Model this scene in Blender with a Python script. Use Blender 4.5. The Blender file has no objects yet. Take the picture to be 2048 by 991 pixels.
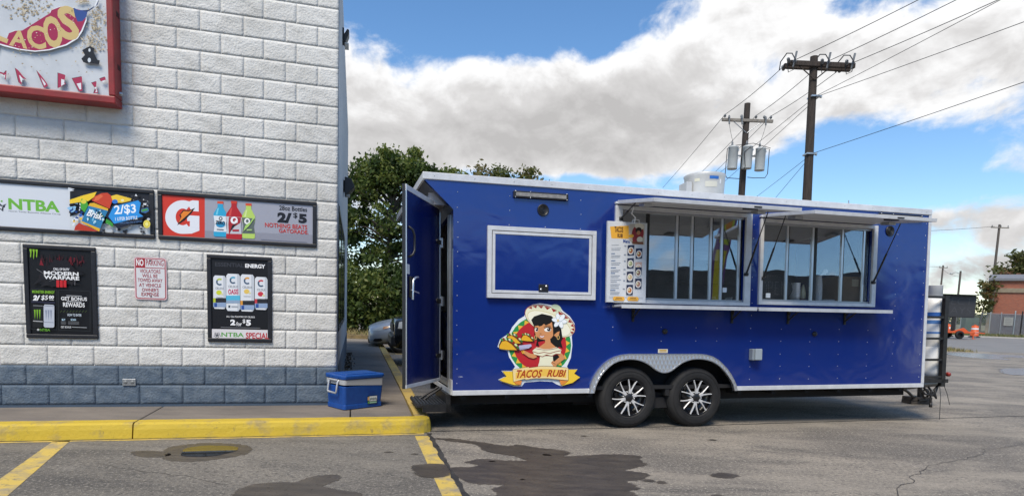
import bpy, bmesh, math, random
import numpy as np
from mathutils import Matrix, Vector
random.seed(7)
R = math.radians
S = bpy.context.scene
COL = S.collection

# ------------------------------------------------------------ camera
cam = bpy.data.cameras.new('camera')
cam.sensor_width = 36.0
cam.lens = 21.15
cam.shift_y = 0.1134
cam.clip_start = 0.05
cam.clip_end = 6000
cam_ob = bpy.data.objects.new('camera', cam)
COL.objects.link(cam_ob)
PIT, ROL, CAMH = -0.0979, 0.0354, 1.3554
_cp, _sp, _c, _s = math.cos(PIT), math.sin(PIT), math.cos(ROL), math.sin(ROL)
_fw = Vector((0, _cp, _sp)); _u0 = Vector((0, -_sp, _cp)); _r0 = Vector((1, 0, 0))
_r = _c*_r0 + _s*_u0; _u = -_s*_r0 + _c*_u0
cam_ob.matrix_world = Matrix(((_r.x, _u.x, -_fw.x, 0), (_r.y, _u.y, -_fw.y, 0), (_r.z, _u.z, -_fw.z, CAMH), (0, 0, 0, 1)))
S.camera = cam_ob

# ------------------------------------------------------------ exposure, sun, sky
S.view_settings.view_transform = 'Standard'
S.view_settings.look = 'None'
S.view_settings.exposure = 0.75
S.view_settings.gamma = 1.0
S.view_settings.use_curve_mapping = False
S.cycles.max_bounces = 8
S.cycles.transparent_max_bounces = 12

SUN_EL, SUN_AZ = R(56), R(196)          # azimuth clockwise from +Y: behind the camera, a little to the left
sun = bpy.data.lights.new('sun', 'SUN')
sun.energy = 2.5
sun.angle = R(24)
sun.color = (1.0, 0.905, 0.77)
sun_ob = bpy.data.objects.new('sun', sun)
COL.objects.link(sun_ob)
sd = Vector((math.sin(SUN_AZ)*math.cos(SUN_EL), math.cos(SUN_AZ)*math.cos(SUN_EL), math.sin(SUN_EL)))
sun_ob.rotation_euler = sd.to_track_quat('Z', 'Y').to_euler()
sun_ob.location = sd*60

W = bpy.data.worlds.new('World'); S.world = W; W.use_nodes = True
nt = W.node_tree; N = nt.nodes; LK = nt.links
for n in list(N): N.remove(n)
def wn(t, **k):
    n = N.new(t)
    for a, b in k.items(): setattr(n, a, b)
    return n
def wm(op, a, b=None, c=None):
    n = N.new('ShaderNodeMath'); n.operation = op
    for i, x in enumerate((a, b, c)):
        if x is None: continue
        if isinstance(x, (int, float)): n.inputs[i].default_value = x
        else: LK.new(x, n.inputs[i])
    return n.outputs[0]
sky = wn('ShaderNodeTexSky', sky_type='NISHITA', sun_disc=False, sun_elevation=SUN_EL, sun_rotation=SUN_AZ)
sky.altitude = 150; sky.air_density = 1.0; sky.dust_density = 0.15; sky.ozone_density = 1.6
tc = wn('ShaderNodeTexCoord')
sx = wn('ShaderNodeSeparateXYZ'); LK.new(tc.outputs['Generated'], sx.inputs[0])
az = wm('ARCTAN2', sx.outputs[0], sx.outputs[1])
el = wm('ARCSINE', sx.outputs[2])
# cloud layer: noise on the sky direction, flattened towards the horizon
elp = wm('MAXIMUM', wm('ADD', sx.outputs[2], 0.22), 0.05)
cx = wm('DIVIDE', sx.outputs[0], elp); cyy = wm('DIVIDE', sx.outputs[1], elp)
cv = wn('ShaderNodeCombineXYZ'); LK.new(cx, cv.inputs[0]); LK.new(cyy, cv.inputs[1])
def noise(vec, scale, detail, rough, dist=0.0, off=(0, 0, 0), scl=(1, 1, 1)):
    mp = wn('ShaderNodeMapping'); mp.inputs['Location'].default_value = off; mp.inputs['Scale'].default_value = scl
    LK.new(vec, mp.inputs['Vector'])
    n = wn('ShaderNodeTexNoise'); n.inputs['Scale'].default_value = scale
    n.inputs['Detail'].default_value = detail; n.inputs['Roughness'].default_value = rough
    n.inputs['Distortion'].default_value = dist
    LK.new(mp.outputs[0], n.inputs['Vector'])
    return n.outputs['Fac']
big = noise(cv.outputs[0], 0.9, 8, 0.55, 0.3, (3.1, 1.7, 0))
ang = wn('ShaderNodeCombineXYZ'); LK.new(az, ang.inputs[0]); LK.new(el, ang.inputs[1])
fine = noise(ang.outputs[0], 7.0, 10, 0.58, 0.35, (0.3, 0.8, 0), (1.0, 1.5, 1))
puff = noise(ang.outputs[0], 16.0, 8, 0.6, 0.4, (5.3, 2.8, 0), (1.0, 1.25, 1))
# cloud banks (+) and blue gaps (-) over the lot: azimuth, elevation, radii, weight
BANKS = [(-0.12, 0.245, 0.26, 0.085, 0.75), (0.06, 0.27, 0.20, 0.085, 0.65), (0.22, 0.29, 0.15, 0.12, 0.75), (0.40, 0.40, 0.22, 0.12, 0.42),
         (0.62, 0.335, 0.20, 0.085, 0.5), (0.36, 0.26, 0.10, 0.06, 0.35), (-0.26, 0.27, 0.08, 0.09, 0.4),
         (0.63, 0.135, 0.16, 0.032, 0.55), (0.66, 0.06, 0.22, 0.03, 0.4), (0.66, 0.20, 0.045, 0.035, 0.3), (0.02, 0.165, 0.2, 0.02, 0.1),
         (-0.03, 0.47, 0.22, 0.085, -1.0), (0.02, 0.345, 0.2, 0.04, 0.35), (0.40, 0.45, 0.25, 0.06, 0.15), (0.56, 0.40, 0.05, 0.03, -0.45), (0.36, 0.345, 0.035, 0.03, -0.4), (0.45, 0.27, 0.04, 0.03, -0.3), (0.12, 0.40, 0.05, 0.05, -0.4), (0.52, 0.20, 0.13, 0.055, -0.85), (0.10, 0.195, 0.20, 0.024, -0.9), (2.65, 0.42, 0.5, 0.16, -0.25),
         (0.475, 0.415, 0.045, 0.028, -0.6), (0.30, 0.315, 0.03, 0.035, -0.5), (0.37, 0.30, 0.02, 0.02, -0.3), (0.38, 0.20, 0.10, 0.05, -0.6), (0.60, 0.09, 0.2, 0.012, -0.25)]
acc = None
for a, e, ra, re, w in BANKS:
    da = wm('DIVIDE', wm('SUBTRACT', az, a), ra); de = wm('DIVIDE', wm('SUBTRACT', el, e), re)
    g = wm('MULTIPLY', wm('EXPONENT', wm('MULTIPLY', wm('ADD', wm('MULTIPLY', da, da), wm('MULTIPLY', de, de)), -1.0)), w)
    acc = g if acc is None else wm('ADD', acc, g)
den = wm('ADD', wm('ADD', acc, wm('MULTIPLY', wm('SUBTRACT', big, 0.48), 0.8)),
         wm('ADD', wm('MULTIPLY', wm('SUBTRACT', fine, 0.5), 1.5), wm('MULTIPLY', wm('SUBTRACT', puff, 0.5), 0.8)))
# the same noise a little higher in the sky: less cloud above means a sunlit top
fine_up = noise(ang.outputs[0], 7.0, 6, 0.58, 0.35, (0.3, 0.83, 0), (1.0, 1.5, 1))
puff_up = noise(ang.outputs[0], 16.0, 5, 0.6, 0.4, (5.3, 2.815, 0), (1.0, 1.25, 1))
lit = wm('ADD', wm('MULTIPLY', wm('SUBTRACT', fine_up, fine), 1.25), wm('MULTIPLY', wm('SUBTRACT', puff_up, puff), 0.5))
mr = wn('ShaderNodeMapRange', interpolation_type='SMOOTHSTEP'); LK.new(den, mr.inputs['Value'])
mr.inputs['From Min'].default_value = 0.0; mr.inputs['From Max'].default_value = 0.42
# thick cloud is grey, thin sunlit edges are white
ramp = wn('ShaderNodeValToRGB'); LK.new(wm('ADD', wm('ADD', wm('MULTIPLY', den, 0.5), wm('MULTIPLY', lit, 1.15)), wm('ADD', wm('MULTIPLY', wm('SUBTRACT', 0.36, el), 1.5), 0.10)), ramp.inputs[0])
cr = ramp.color_ramp
cr.elements[0].position = 0.18; cr.elements[0].color = (8.1, 8.1, 8.15, 1)
cr.elements[1].position = 0.92; cr.elements[1].color = (4.1, 4.02, 4.0, 1)
e = cr.elements.new(0.36); e.color = (7.3, 7.28, 7.3, 1)
e = cr.elements.new(0.58); e.color = (5.5, 5.42, 5.4, 1)
# hazier, whiter towards the horizon
sat = wn('ShaderNodeHueSaturation'); sat.inputs['Saturation'].default_value = 1.2; sat.inputs['Value'].default_value = 1.35
LK.new(sky.outputs[0], sat.inputs['Color'])
mixc = wn('ShaderNodeMix', data_type='RGBA')
LK.new(mr.outputs[0], mixc.inputs['Factor']); LK.new(sat.outputs[0], mixc.inputs['A']); LK.new(ramp.outputs[0], mixc.inputs['B'])
bg = wn('ShaderNodeBackground'); bg.inputs['Strength'].default_value = 0.08
LK.new(mixc.outputs['Result'], bg.inputs['Color'])
wo = wn('ShaderNodeOutputWorld'); LK.new(bg.outputs[0], wo.inputs['Surface'])

# ------------------------------------------------------------ helpers
def lin(h):
    h = h.lstrip('#'); o = []
    for i in (0, 2, 4):
        c = int(h[i:i+2], 16)/255
        o.append(c/12.92 if c <= 0.04045 else ((c+0.055)/1.055)**2.4)
    return (o[0], o[1], o[2], 1)
def col(c):
    if isinstance(c, str): return lin(c)
    return (c[0], c[1], c[2], 1)
MATS = {}
def mat(name, c, rough=0.5, metal=0.0, c2=None, nscale=6.0, nlo=0.35, nhi=0.65, detail=6, bump=None, spec=0.5, coat=0.0, stretch=(1, 1, 1), local=False):
    """procedural material: base colour mottled to c2 by noise, optional list of bumps (scale, distance)"""
    if name in MATS: return MATS[name]
    m = bpy.data.materials.new(name); m.use_nodes = True
    t = m.node_tree; b = t.nodes['Principled BSDF']
    b.inputs['Base Color'].default_value = col(c); b.inputs['Roughness'].default_value = rough
    b.inputs['Metallic'].default_value = metal; b.inputs['Specular IOR Level'].default_value = spec
    b.inputs['Coat Weight'].default_value = coat
    vec = None
    if c2 is not None or bump:
        if local:
            g = t.nodes.new('ShaderNodeTexCoord'); src = g.outputs['Object']
        else:
            g = t.nodes.new('ShaderNodeNewGeometry'); src = g.outputs['Position']
        mp = t.nodes.new('ShaderNodeMapping'); mp.inputs['Scale'].default_value = stretch
        t.links.new(src, mp.inputs['Vector']); vec = mp.outputs[0]
    if c2 is not None:
        n = t.nodes.new('ShaderNodeTexNoise'); n.inputs['Scale'].default_value = nscale; n.inputs['Detail'].default_value = detail
        n.inputs['Roughness'].default_value = 0.62
        t.links.new(vec, n.inputs['Vector'])
        r = t.nodes.new('ShaderNodeMapRange'); r.inputs['From Min'].default_value = nlo; r.inputs['From Max'].default_value = nhi
        t.links.new(n.outputs['Fac'], r.inputs['Value'])
        x = t.nodes.new('ShaderNodeMix'); x.data_type = 'RGBA'
        x.inputs['A'].default_value = col(c); x.inputs['B'].default_value = col(c2)
        t.links.new(r.outputs[0], x.inputs['Factor']); t.links.new(x.outputs['Result'], b.inputs['Base Color'])
    prev = None
    for sc, dist in (bump or []):
        n = t.nodes.new('ShaderNodeTexNoise'); n.inputs['Scale'].default_value = sc; n.inputs['Detail'].default_value = 5
        t.links.new(vec, n.inputs['Vector'])
        bp = t.nodes.new('ShaderNodeBump'); bp.inputs['Strength'].default_value = 1.0; bp.inputs['Distance'].default_value = dist
        t.links.new(n.outputs['Fac'], bp.inputs['Height'])
        if prev: t.links.new(prev, bp.inputs['Normal'])
        prev = bp.outputs[0]
    if prev: t.links.new(prev, b.inputs['Normal'])
    MATS[name] = m
    return m
def PC(h):
    return mat('print_'+h.strip('#'), h, 0.42, spec=0.4)

class MB:
    """collects shapes; build() links them as one mesh object"""
    def __init__(s): s.v = []; s.f = []; s.m = []; s.sm = []
    def add(s, vs, fs, mi=0, smooth=False):
        o = len(s.v); s.v += [tuple(p) for p in vs]
        for f in fs: s.f.append([i+o for i in f]); s.m.append(mi); s.sm.append(smooth)
        return s
    def box(s, x0, x1, y0, y1, z0, z1, mi=0, M=None):
        vs = [Vector((x, y, z)) for z in (z0, z1) for y in (y0, y1) for x in (x0, x1)]
        if M: vs = [M @ p for p in vs]
        return s.add(vs, [(0, 2, 3, 1), (4, 5, 7, 6), (0, 1, 5, 4), (2, 6, 7, 3), (0, 4, 6, 2), (1, 3, 7, 5)], mi)
    def prism(s, pts, d0, d1, mi=0, plane='xz', M=None):
        """extrude a polygon: 'xz' along y, 'xy' along z, 'yz' along x"""
        def P(a, b, d): return Vector((a, d, b)) if plane == 'xz' else Vector((a, b, d)) if plane == 'xy' else Vector((d, a, b))
        n = len(pts); vs = [P(a, b, d0) for a, b in pts] + [P(a, b, d1) for a, b in pts]
        if M: vs = [M @ p for p in vs]
        fs = [tuple(range(n)), tuple(range(2*n-1, n-1, -1))] + [(i, i+n, (i+1) % n+n, (i+1) % n) for i in range(n)]
        return s.add(vs, fs, mi)
    def tube(s, path, r, n=8, mi=0, caps=True):
        path = [Vector(p) for p in path]; k = len(path)
        rr = r if isinstance(r, (list, tuple)) else [r]*k
        vs = []; up = Vector((0, 0, 1)); prevx = None
        for i, p in enumerate(path):
            t = (path[min(i+1, k-1)]-path[max(i-1, 0)])
            if t.length < 1e-9: t = Vector((0, 0, 1))
            t.normalize()
            if prevx is None:
                a = up if abs(t.z) < 0.9 else Vector((1, 0, 0)); x = t.cross(a).normalized()
            else:
                x = (prevx-t*prevx.dot(t)).normalized()
            prevx = x; y = t.cross(x)
            vs += [p+rr[i]*(math.cos(2*math.pi*j/n)*x+math.sin(2*math.pi*j/n)*y) for j in range(n)]
        fs = [(i*n+j, i*n+(j+1) % n, (i+1)*n+(j+1) % n, (i+1)*n+j) for i in range(k-1) for j in range(n)]
        s.add(vs, fs, mi, True)
        if caps: s.add(vs[:n], [tuple(range(n))], mi); s.add(vs[-n:], [tuple(range(n))], mi)
        return s
    def lathe(s, prof, c=(0, 0, 0), axis='z', n=24, mi=0, a0=0.0):
        vs = []
        for r, h in prof:
            for j in range(n):
                a = a0+2*math.pi*j/n; p, q = r*math.cos(a), r*math.sin(a)
                v = (p, q, h) if axis == 'z' else (p, h, q) if axis == 'y' else (h, p, q)
                vs.append(Vector(v)+Vector(c))
        fs = [(i*n+j, i*n+(j+1) % n, (i+1)*n+(j+1) % n, (i+1)*n+j) for i in range(len(prof)-1) for j in range(n)]
        return s.add(vs, fs, mi, True)
    def build(s, name, mats, parent=None, M=None, bevel=0.0, seg=2, subsurf=0, fix=True):
        me = bpy.data.meshes.new(name); me.from_pydata(s.v, [], s.f)
        for m in (mats if isinstance(mats, (list, tuple)) else [mats]): me.materials.append(m)
        me.polygons.foreach_set('material_index', s.m); me.polygons.foreach_set('use_smooth', s.sm)
        me.update()
        if fix:
            b = bmesh.new(); b.from_mesh(me)
            if bevel or subsurf: bmesh.ops.remove_doubles(b, verts=b.verts, dist=1e-5)
            bmesh.ops.recalc_face_normals(b, faces=b.faces); b.to_mesh(me); b.free()
        o = bpy.data.objects.new(name, me); COL.objects.link(o)
        if parent: o.parent = parent
        if M is not None: o.matrix_local = M
        if bevel:
            md = o.modifiers.new('bevel', 'BEVEL'); md.width = bevel; md.segments = seg; md.limit_method = 'ANGLE'; md.angle_limit = R(40)
        if subsurf:
            md = o.modifiers.new('subsurf', 'SUBSURF'); md.levels = subsurf; md.render_levels = subsurf
        return o
def thing(name, label, cat, M=None, group=None, loc=None, rz=0.0):
    o = bpy.data.objects.new(name, None); COL.objects.link(o); o.empty_display_size = 0.2
    if M is not None: o.matrix_world = M
    elif loc is not None: o.location = loc; o.rotation_euler = (0, 0, rz)
    o['label'] = label; o['category'] = cat
    if group: o['group'] = group
    return o
def tag(o, label, cat, group=None):
    o['label'] = label; o['category'] = cat
    if group: o['group'] = group
    return o
def struct(o): o['kind'] = 'structure'; return o
def stuff(o): o['kind'] = 'stuff'; return o

TEXTS = {}
def text_mesh(body, bold=0.0, shear=0.0):
    k = (body, bold, shear)
    if k in TEXTS: return TEXTS[k]
    c = bpy.data.curves.new('t', 'FONT'); c.body = body; c.size = 1.0; c.offset = bold; c.shear = shear; c.resolution_u = 3
    o = bpy.data.objects.new('t', c); COL.objects.link(o)
    dg = bpy.context.evaluated_depsgraph_get()
    me = bpy.data.meshes.new_from_object(o.evaluated_get(dg))
    v = np.array([p.co[:2] for p in me.vertices]); f = [tuple(p.vertices) for p in me.polygons]
    bpy.data.objects.remove(o); bpy.data.curves.remove(c); bpy.data.meshes.remove(me)
    lo, hi = v.min(0), v.max(0); TEXTS[k] = ((v-lo)/(hi-lo), f)
    return TEXTS[k]

HW = np.array([0.004559744911103287, 3.0796664660364325e-05, -3.091868192816812, -6.103974281694466e-05, -0.004816375729993505, 4.062531701680933, -0.0001684207598370165, -6.94399670126216e-05, 1.0]).reshape(3, 3)
HT = np.array([0.00431200281446912, 1.782671249054644e-05, -3.917478272825051, -7.625397567002957e-05, -0.004301435773425384, 3.4676972581401273, -0.00017075556630845635, -3.8981707621252153e-05, 1.0]).reshape(3, 3)
def drawing(H, ox, oy, s):
    """drawing coordinates -> metres on a wall (x along it, z up)"""
    def f(x, y):
        p = H @ np.array([ox+x/s, oy+y/s, 1.0]); return (p[0]/p[2], p[1]/p[2])
    return f
class Art:
    """flat print made of thin layers on the front (-y) of a board"""
    def __init__(s, f, y, step=0.00022): s.f = f; s.y = y; s.step = step; s.mb = MB(); s.cols = []
    def mi(s, h):
        if h not in s.cols: s.cols.append(h)
        return s.cols.index(h)
    def _put(s, pts, fs, h):
        s.y -= s.step; s.mb.add([(a, s.y, b) for a, b in pts], fs, s.mi(h)); return s
    def poly(s, pts, h): return s._put([s.f(*p) for p in pts], [tuple(range(len(pts)))], h)
    def ell(s, cx, cy, rx, ry, h, rot=0.0, n=28, a0=0.0, a1=360.0):
        c, q = math.cos(R(rot)), math.sin(R(rot)); k = n if a1-a0 >= 360 else n+1
        pts = []
        for i in range(k):
            a = R(a0+(a1-a0)*i/n); x, y = rx*math.cos(a), ry*math.sin(a); pts.append((cx+x*c-y*q, cy+x*q+y*c))
        return s.poly(pts, h)
    def rect(s, x0, y0, x1, y1, h): return s.poly([(x0, y0), (x1, y0), (x1, y1), (x0, y1)], h)
    def line(s, pts, w, h):
        for (x0, y0), (x1, y1) in zip(pts[:-1], pts[1:]):
            L = math.hypot(x1-x0, y1-y0) or 1; nx, ny = -(y1-y0)/L*w/2, (x1-x0)/L*w/2
            s.poly([(x0+nx, y0+ny), (x1+nx, y1+ny), (x1-nx, y1-ny), (x0-nx, y0-ny)], h)
        return s
    def text(s, body, x0, x1, ytop, ybot, h, bold=0.0, shear=0.0, rot=0.0, dy=0.0):
        """fit body into the box; dy = how much lower its right end sits in the drawing; rot turns it in metres (deg, ccw)"""
        xm = (x0+x1)/2; v, fs = text_mesh(body, bold, shear)
        ax = s.f(x0, ybot-dy/2)[0]; bx = s.f(x1, ybot+dy/2)[0]; z0 = s.f(xm, ybot)[1]; z1 = s.f(xm, ytop)[1]
        p = np.stack([ax+(bx-ax)*v[:, 0], z0+(z1-z0)*v[:, 1]], 1)
        if rot:
            c = np.array([(ax+bx)/2, (z0+z1)/2]); a = R(rot); M2 = np.array([[math.cos(a), -math.sin(a)], [math.sin(a), math.cos(a)]]); p = (p-c) @ M2.T+c
        return s._put(p.tolist(), fs, h)
    def build(s, name, parent):
        return s.mb.build(name, [PC(h) for h in s.cols], parent, fix=False)
def TM(x, y, z, rz=0.0): return Matrix.Translation((x, y, z)) @ Matrix.Rotation(rz, 4, 'Z')

# ------------------------------------------------------------ shared materials
ALU = mat('white_aluminium', (0.66, 0.67, 0.68), 0.42, 0.15, (0.55, 0.56, 0.57), 9)
BRIGHT = mat('bright_aluminium', (0.72, 0.73, 0.74), 0.28, 0.9)
GALV = mat('galvanised_steel', (0.5, 0.52, 0.53), 0.4, 0.85, (0.38, 0.4, 0.42), 14)
BLACK = mat('black_plastic', (0.012, 0.012, 0.013), 0.4)
BLACKM = mat('black_steel', (0.014, 0.014, 0.015), 0.45, 0.2, (0.03, 0.027, 0.024), 20)
FRAME = mat('board_frame', (0.009, 0.010, 0.014), 0.45, c2=(0.016, 0.017, 0.022), nscale=12)
RUBBER = mat('tyre_rubber', (0.008, 0.008, 0.0085), 0.75, c2=(0.018, 0.0175, 0.017), nscale=9, bump=[(120, 0.0006)], local=True)
DARK = mat('dark_cavity', (0.012, 0.012, 0.013), 0.8)
WHITEP = mat('white_plastic', (0.75, 0.76, 0.76), 0.4)
CONC = None
# ============================================================ GROUND
def ground_material(nm='lot_surface', g_=1.0, w_=1.0):
    def k3(v): return (v[0]*g_*w_, v[1]*g_, v[2]*g_/w_)
    m = bpy.data.materials.new(nm); m.use_nodes = True; t = m.node_tree; b = t.nodes['Principled BSDF']
    g = t.nodes.new('ShaderNodeNewGeometry')
    def no(scale, detail, rough, st=(1, 1, 1), dist=0.0, rot=0.0):
        mp = t.nodes.new('ShaderNodeMapping'); mp.inputs['Scale'].default_value = st; mp.inputs['Rotation'].default_value = (0, 0, rot)
        t.links.new(g.outputs['Position'], mp.inputs['Vector'])
        n = t.nodes.new('ShaderNodeTexNoise'); n.inputs['Scale'].default_value = scale; n.inputs['Detail'].default_value = detail
        n.inputs['Roughness'].default_value = rough; n.inputs['Distortion'].default_value = dist
        t.links.new(mp.outputs[0], n.inputs['Vector']); return n.outputs['Fac']
    def mixc(fac, lo, hi, A, B, mode='MIX'):
        r = t.nodes.new('ShaderNodeMapRange'); r.inputs['From Min'].default_value = lo; r.inputs['From Max'].default_value = hi
        t.links.new(fac, r.inputs['Value'])
        x = t.nodes.new('ShaderNodeMix'); x.data_type = 'RGBA'; x.blend_type = mode
        t.links.new(r.outputs[0], x.inputs['Factor'])
        for k, v in (('A', A), ('B', B)):
            if isinstance(v, tuple): x.inputs[k].default_value = (*k3(v), 1)
            else: t.links.new(v, x.inputs[k])
        return x.outputs['Result']
    c = mixc(no(0.55, 6, 0.6, dist=0.4), 0.40, 0.62, (0.105, 0.095, 0.082), (0.215, 0.19, 0.155))
    c = mixc(no(1.6, 8, 0.65, (0.45, 1.4, 1), 0.5, 0.25), 0.50, 0.68, c, (0.075, 0.069, 0.062))
    c = mixc(no(3.2, 6, 0.6, (0.5, 1, 1), 0.3, 0.4), 0.60, 0.78, c, (0.235, 0.212, 0.18))
    c = mixc(no(9, 7, 0.7), 0.56, 0.74, c, (0.06, 0.056, 0.053))
    c = mixc(no(26, 6, 0.75), 0.50, 0.64, c, (0.06, 0.055, 0.049))
    c = mixc(no(40, 5, 0.75, (1, 1, 1), 0.2), 0.53, 0.66, c, (0.34, 0.305, 0.25))
    c = mixc(no(0.8, 9, 0.72, (0.35, 1.6, 1), 0.6, 0.26), 0.50, 0.72, c, (0.25, 0.222, 0.18))
    c = mixc(no(95, 3, 0.7), 0.54, 0.74, c, (0.22, 0.20, 0.172))
    c = mixc(no(140, 2, 0.7), 0.56, 0.70, c, (0.06, 0.058, 0.056))
    t.links.new(c, b.inputs['Base Color'])
    b.inputs['Roughness'].default_value = 0.85; b.inputs['Specular IOR Level'].default_value = 0.3
    bp = t.nodes.new('ShaderNodeBump'); bp.inputs['Distance'].default_value = 0.004
    t.links.new(no(85, 4, 0.7), bp.inputs['Height']); t.links.new(bp.outputs[0], b.inputs['Normal'])
    return m
LOT = ground_material('lot_surface', 1.36, 1.0); BAY = ground_material('bay_surface', 1.02, 0.98)
FIELD = mat('dry_field', (0.10, 0.095, 0.045), 0.95, c2=(0.17, 0.145, 0.075), nscale=0.4)
mb = MB(); mb.add([(-900, -900, -0.06), (900, -900, -0.06), (900, 1500, -0.06), (-900, 1500, -0.06)], [(0, 1, 2, 3)])
struct(mb.build('ground', FIELD))
mb = MB(); mb.add([(-70, -60, 0), (90, -60, 0), (90, 20.0, 0), (24.5, 27.2, 0), (20.5, 27.9, 0), (14, 33, 0), (-70, 33, 0)], [(0, 1, 2, 3, 4, 5, 6)])
struct(mb.build('parking_lot', LOT))
ROADM = mat('road_asphalt', (0.15, 0.148, 0.145), 0.85, c2=(0.215, 0.21, 0.20), nscale=0.9, stretch=(0.4, 1.6, 1), bump=[(70, 0.003)])
# the street runs away to the right, beyond the lot
mb = MB(); mb.add([(-40, 33.5, -0.03), (20.0, 28.4, -0.03), (24, 27.6, -0.03), (120, 14, -0.03), (140, 40, -0.03), (42, 53.5, -0.03), (20, 56.5, -0.03), (-40, 62, -0.03)], [tuple(range(8))])
struct(mb.build('road', ROADM))
GRASSM = mat('verge_grass', (0.085, 0.10, 0.03), 0.95, c2=(0.20, 0.165, 0.08), nscale=1.6)
mb = MB(); mb.add([(-40, 62, 0.02), (20, 56.5, 0.02), (42, 53.5, 0.02), (140, 40, 0.02), (160, 70, 0.02), (60, 90, 0.02), (-40, 100, 0.02)], [tuple(range(7))])
struct(mb.build('verge', GRASSM))
mb = MB(); mb.add([(-40, 61.6, -0.02), (20, 56.1, -0.02), (42, 53.1, -0.02), (140, 39.6, -0.02), (140, 40.05, 0.10), (42, 53.55, 0.10), (20, 56.55, 0.10), (-40, 62.05, 0.10)], [(0, 1, 6, 7), (1, 2, 5, 6), (2, 3, 4, 5)])
struct(mb.build('road_kerb', mat('pale_concrete', (0.33, 0.31, 0.27), 0.9, c2=(0.24, 0.225, 0.2), nscale=3)))
def tufts(name, n, fn, h0, h1, w, mats, seed):
    rng = np.random.default_rng(seed); v = []; f = []; mi = []
    for i in range(n):
        x, y, z = fn(rng); a = rng.uniform(0, math.pi); h = rng.uniform(h0, h1); dx, dy = math.cos(a)*w, math.sin(a)*w
        lx, ly = rng.normal(0, h*0.35, 2); o = len(v)
        v += [(x-dx, y-dy, z), (x+dx, y+dy, z), (x+lx, y+ly, z+h)]; f.append((o, o+1, o+2)); mi.append(int(rng.integers(len(mats))))
    b = MB(); b.v = v; b.f = f; b.m = mi; b.sm = [False]*len(f)
    return stuff(b.build(name, mats, fix=False))
G1 = mat('grass_blade_green', (0.075, 0.10, 0.025), 0.8); G2 = mat('grass_blade_straw', (0.26, 0.21, 0.09), 0.85); G3 = mat('grass_blade_olive', (0.13, 0.13, 0.045), 0.85)
def vf(rng):
    x = rng.uniform(26, 66); return (x, 53.8-(x-42)*0.138+rng.uniform(0, 8), 0.02)
tufts('verge_grass', 9000, vf, 0.10, 0.32, 0.035, [G1, G2, G3, G1], 3)
def kf(rng): return (rng.uniform(17.6, 20.6), rng.uniform(26.6, 28.4), 0.0)
tufts('dry_grass_clump', 900, kf, 0.05, 0.2, 0.02, [G2, G2, G3], 4)
def hf(rng): return (rng.uniform(-9.0, 2.0), rng.uniform(21.2, 23.5), 0.12)
tufts('hedge_foot_grass', 2600, hf, 0.08, 0.24, 0.02, [G2, G2, G3], 5)
mb = MB(); mb.box(-16, 6, 20.9, 24.0, -0.02, 0.12)
struct(mb.build('planting_strip', mat('leaf_litter', (0.22, 0.16, 0.07), 0.95, c2=(0.10, 0.075, 0.04), nscale=6)))

# painted lines, joints, cracks and stains of the lot
YEL = mat('yellow_line_paint', (0.56, 0.40, 0.085), 0.75, c2=(0.26, 0.225, 0.165), nscale=5, nlo=0.45, nhi=0.66, detail=9)
def sheet(name, pts, z, m):
    b = MB(); b.add([(x, y, z) for x, y in pts], [tuple(range(len(pts)))]); return struct(b.build(name, m))
_c, _s2 = math.cos(0.2573), math.sin(0.2573)
sheet('parking_bay', [(-1.9987-9*_c+0.85*_s2, 6.8209-9*_s2-0.85*_c), (-0.86, 6.24), (-0.585, 5.2), (-0.30, 4.15), (0.19, 2.2), (0.6, 0.5), (-12, -6)], 0.0018, BAY)
sheet('parking_line', [(-0.46, 4.13), (-0.32, 4.15), (-0.82, 6.02), (-0.96, 6.0)], 0.004, YEL)
sheet('parking_line', [(-0.46, 4.126), (-0.32, 4.146), (0.17, 2.2), (0.03, 2.2)], 0.004, YEL)
sheet('parking_line', [(-2.9, 2.5), (-2.68, 2.55), (-3.95, 5.31), (-4.07, 5.26)], 0.004, YEL)
for k in range(4):
    y0 = 9.9+k*2.7; sheet('parking_line', [(-1.75-0.255*(y0-9.9)*1.03, y0), (2.6-0.255*(y0-9.9), y0+1.15), (2.57-0.255*(y0-9.9), y0+1.27), (-1.78-0.255*(y0-9.9)*1.03, y0+0.12)], 0.004, YEL)
JOINT = mat('joint_tar', (0.018, 0.017, 0.017), 0.7, c2=(0.05, 0.047, 0.044), nscale=8)
def ribbon(name, pts, w, z, m, jit=0.0, seed=1):
    rr = random.Random(seed); P = []
    for (a, b) in zip(pts[:-1], pts[1:]):
        k = max(1, int(math.dist(a, b)/0.09)) if jit else 1
        for i in range(k): P.append((a[0]+(b[0]-a[0])*i/k+rr.uniform(-jit, jit), a[1]+(b[1]-a[1])*i/k+rr.uniform(-jit, jit)))
    P.append(pts[-1]); L = []; Rr = []
    for i, p in enumerate(P):
        q0, q1 = P[max(i-1, 0)], P[min(i+1, len(P)-1)]; d = math.dist(q0, q1) or 1; nx, ny = -(q1[1]-q0[1])/d, (q1[0]-q0[0])/d
        ww = w/2*(rr.uniform(0.55, 1.3) if jit else 1); L.append((p[0]+nx*ww, p[1]+ny*ww)); Rr.append((p[0]-nx*ww, p[1]-ny*ww))
    b = MB(); n = len(P); b.add([(x, y, z) for x, y in L]+[(x, y, z) for x, y in Rr], [(i, i+1, n+i+1, n+i) for i in range(n-1)])
    return struct(b.build(name, m))
ribbon('expansion_joint', [(-0.84, 6.14), (-0.585, 5.2), (-0.30, 4.15), (0.19, 2.2)], 0.05, 0.005, JOINT, 0.008, 2)
ribbon('slab_joint', [(-0.87, 6.24), (1.18, 6.76), (5.69, 8.18), (7.56, 8.76), (14, 10.9)], 0.02, 0.004, JOINT, 0.006, 3)
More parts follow.
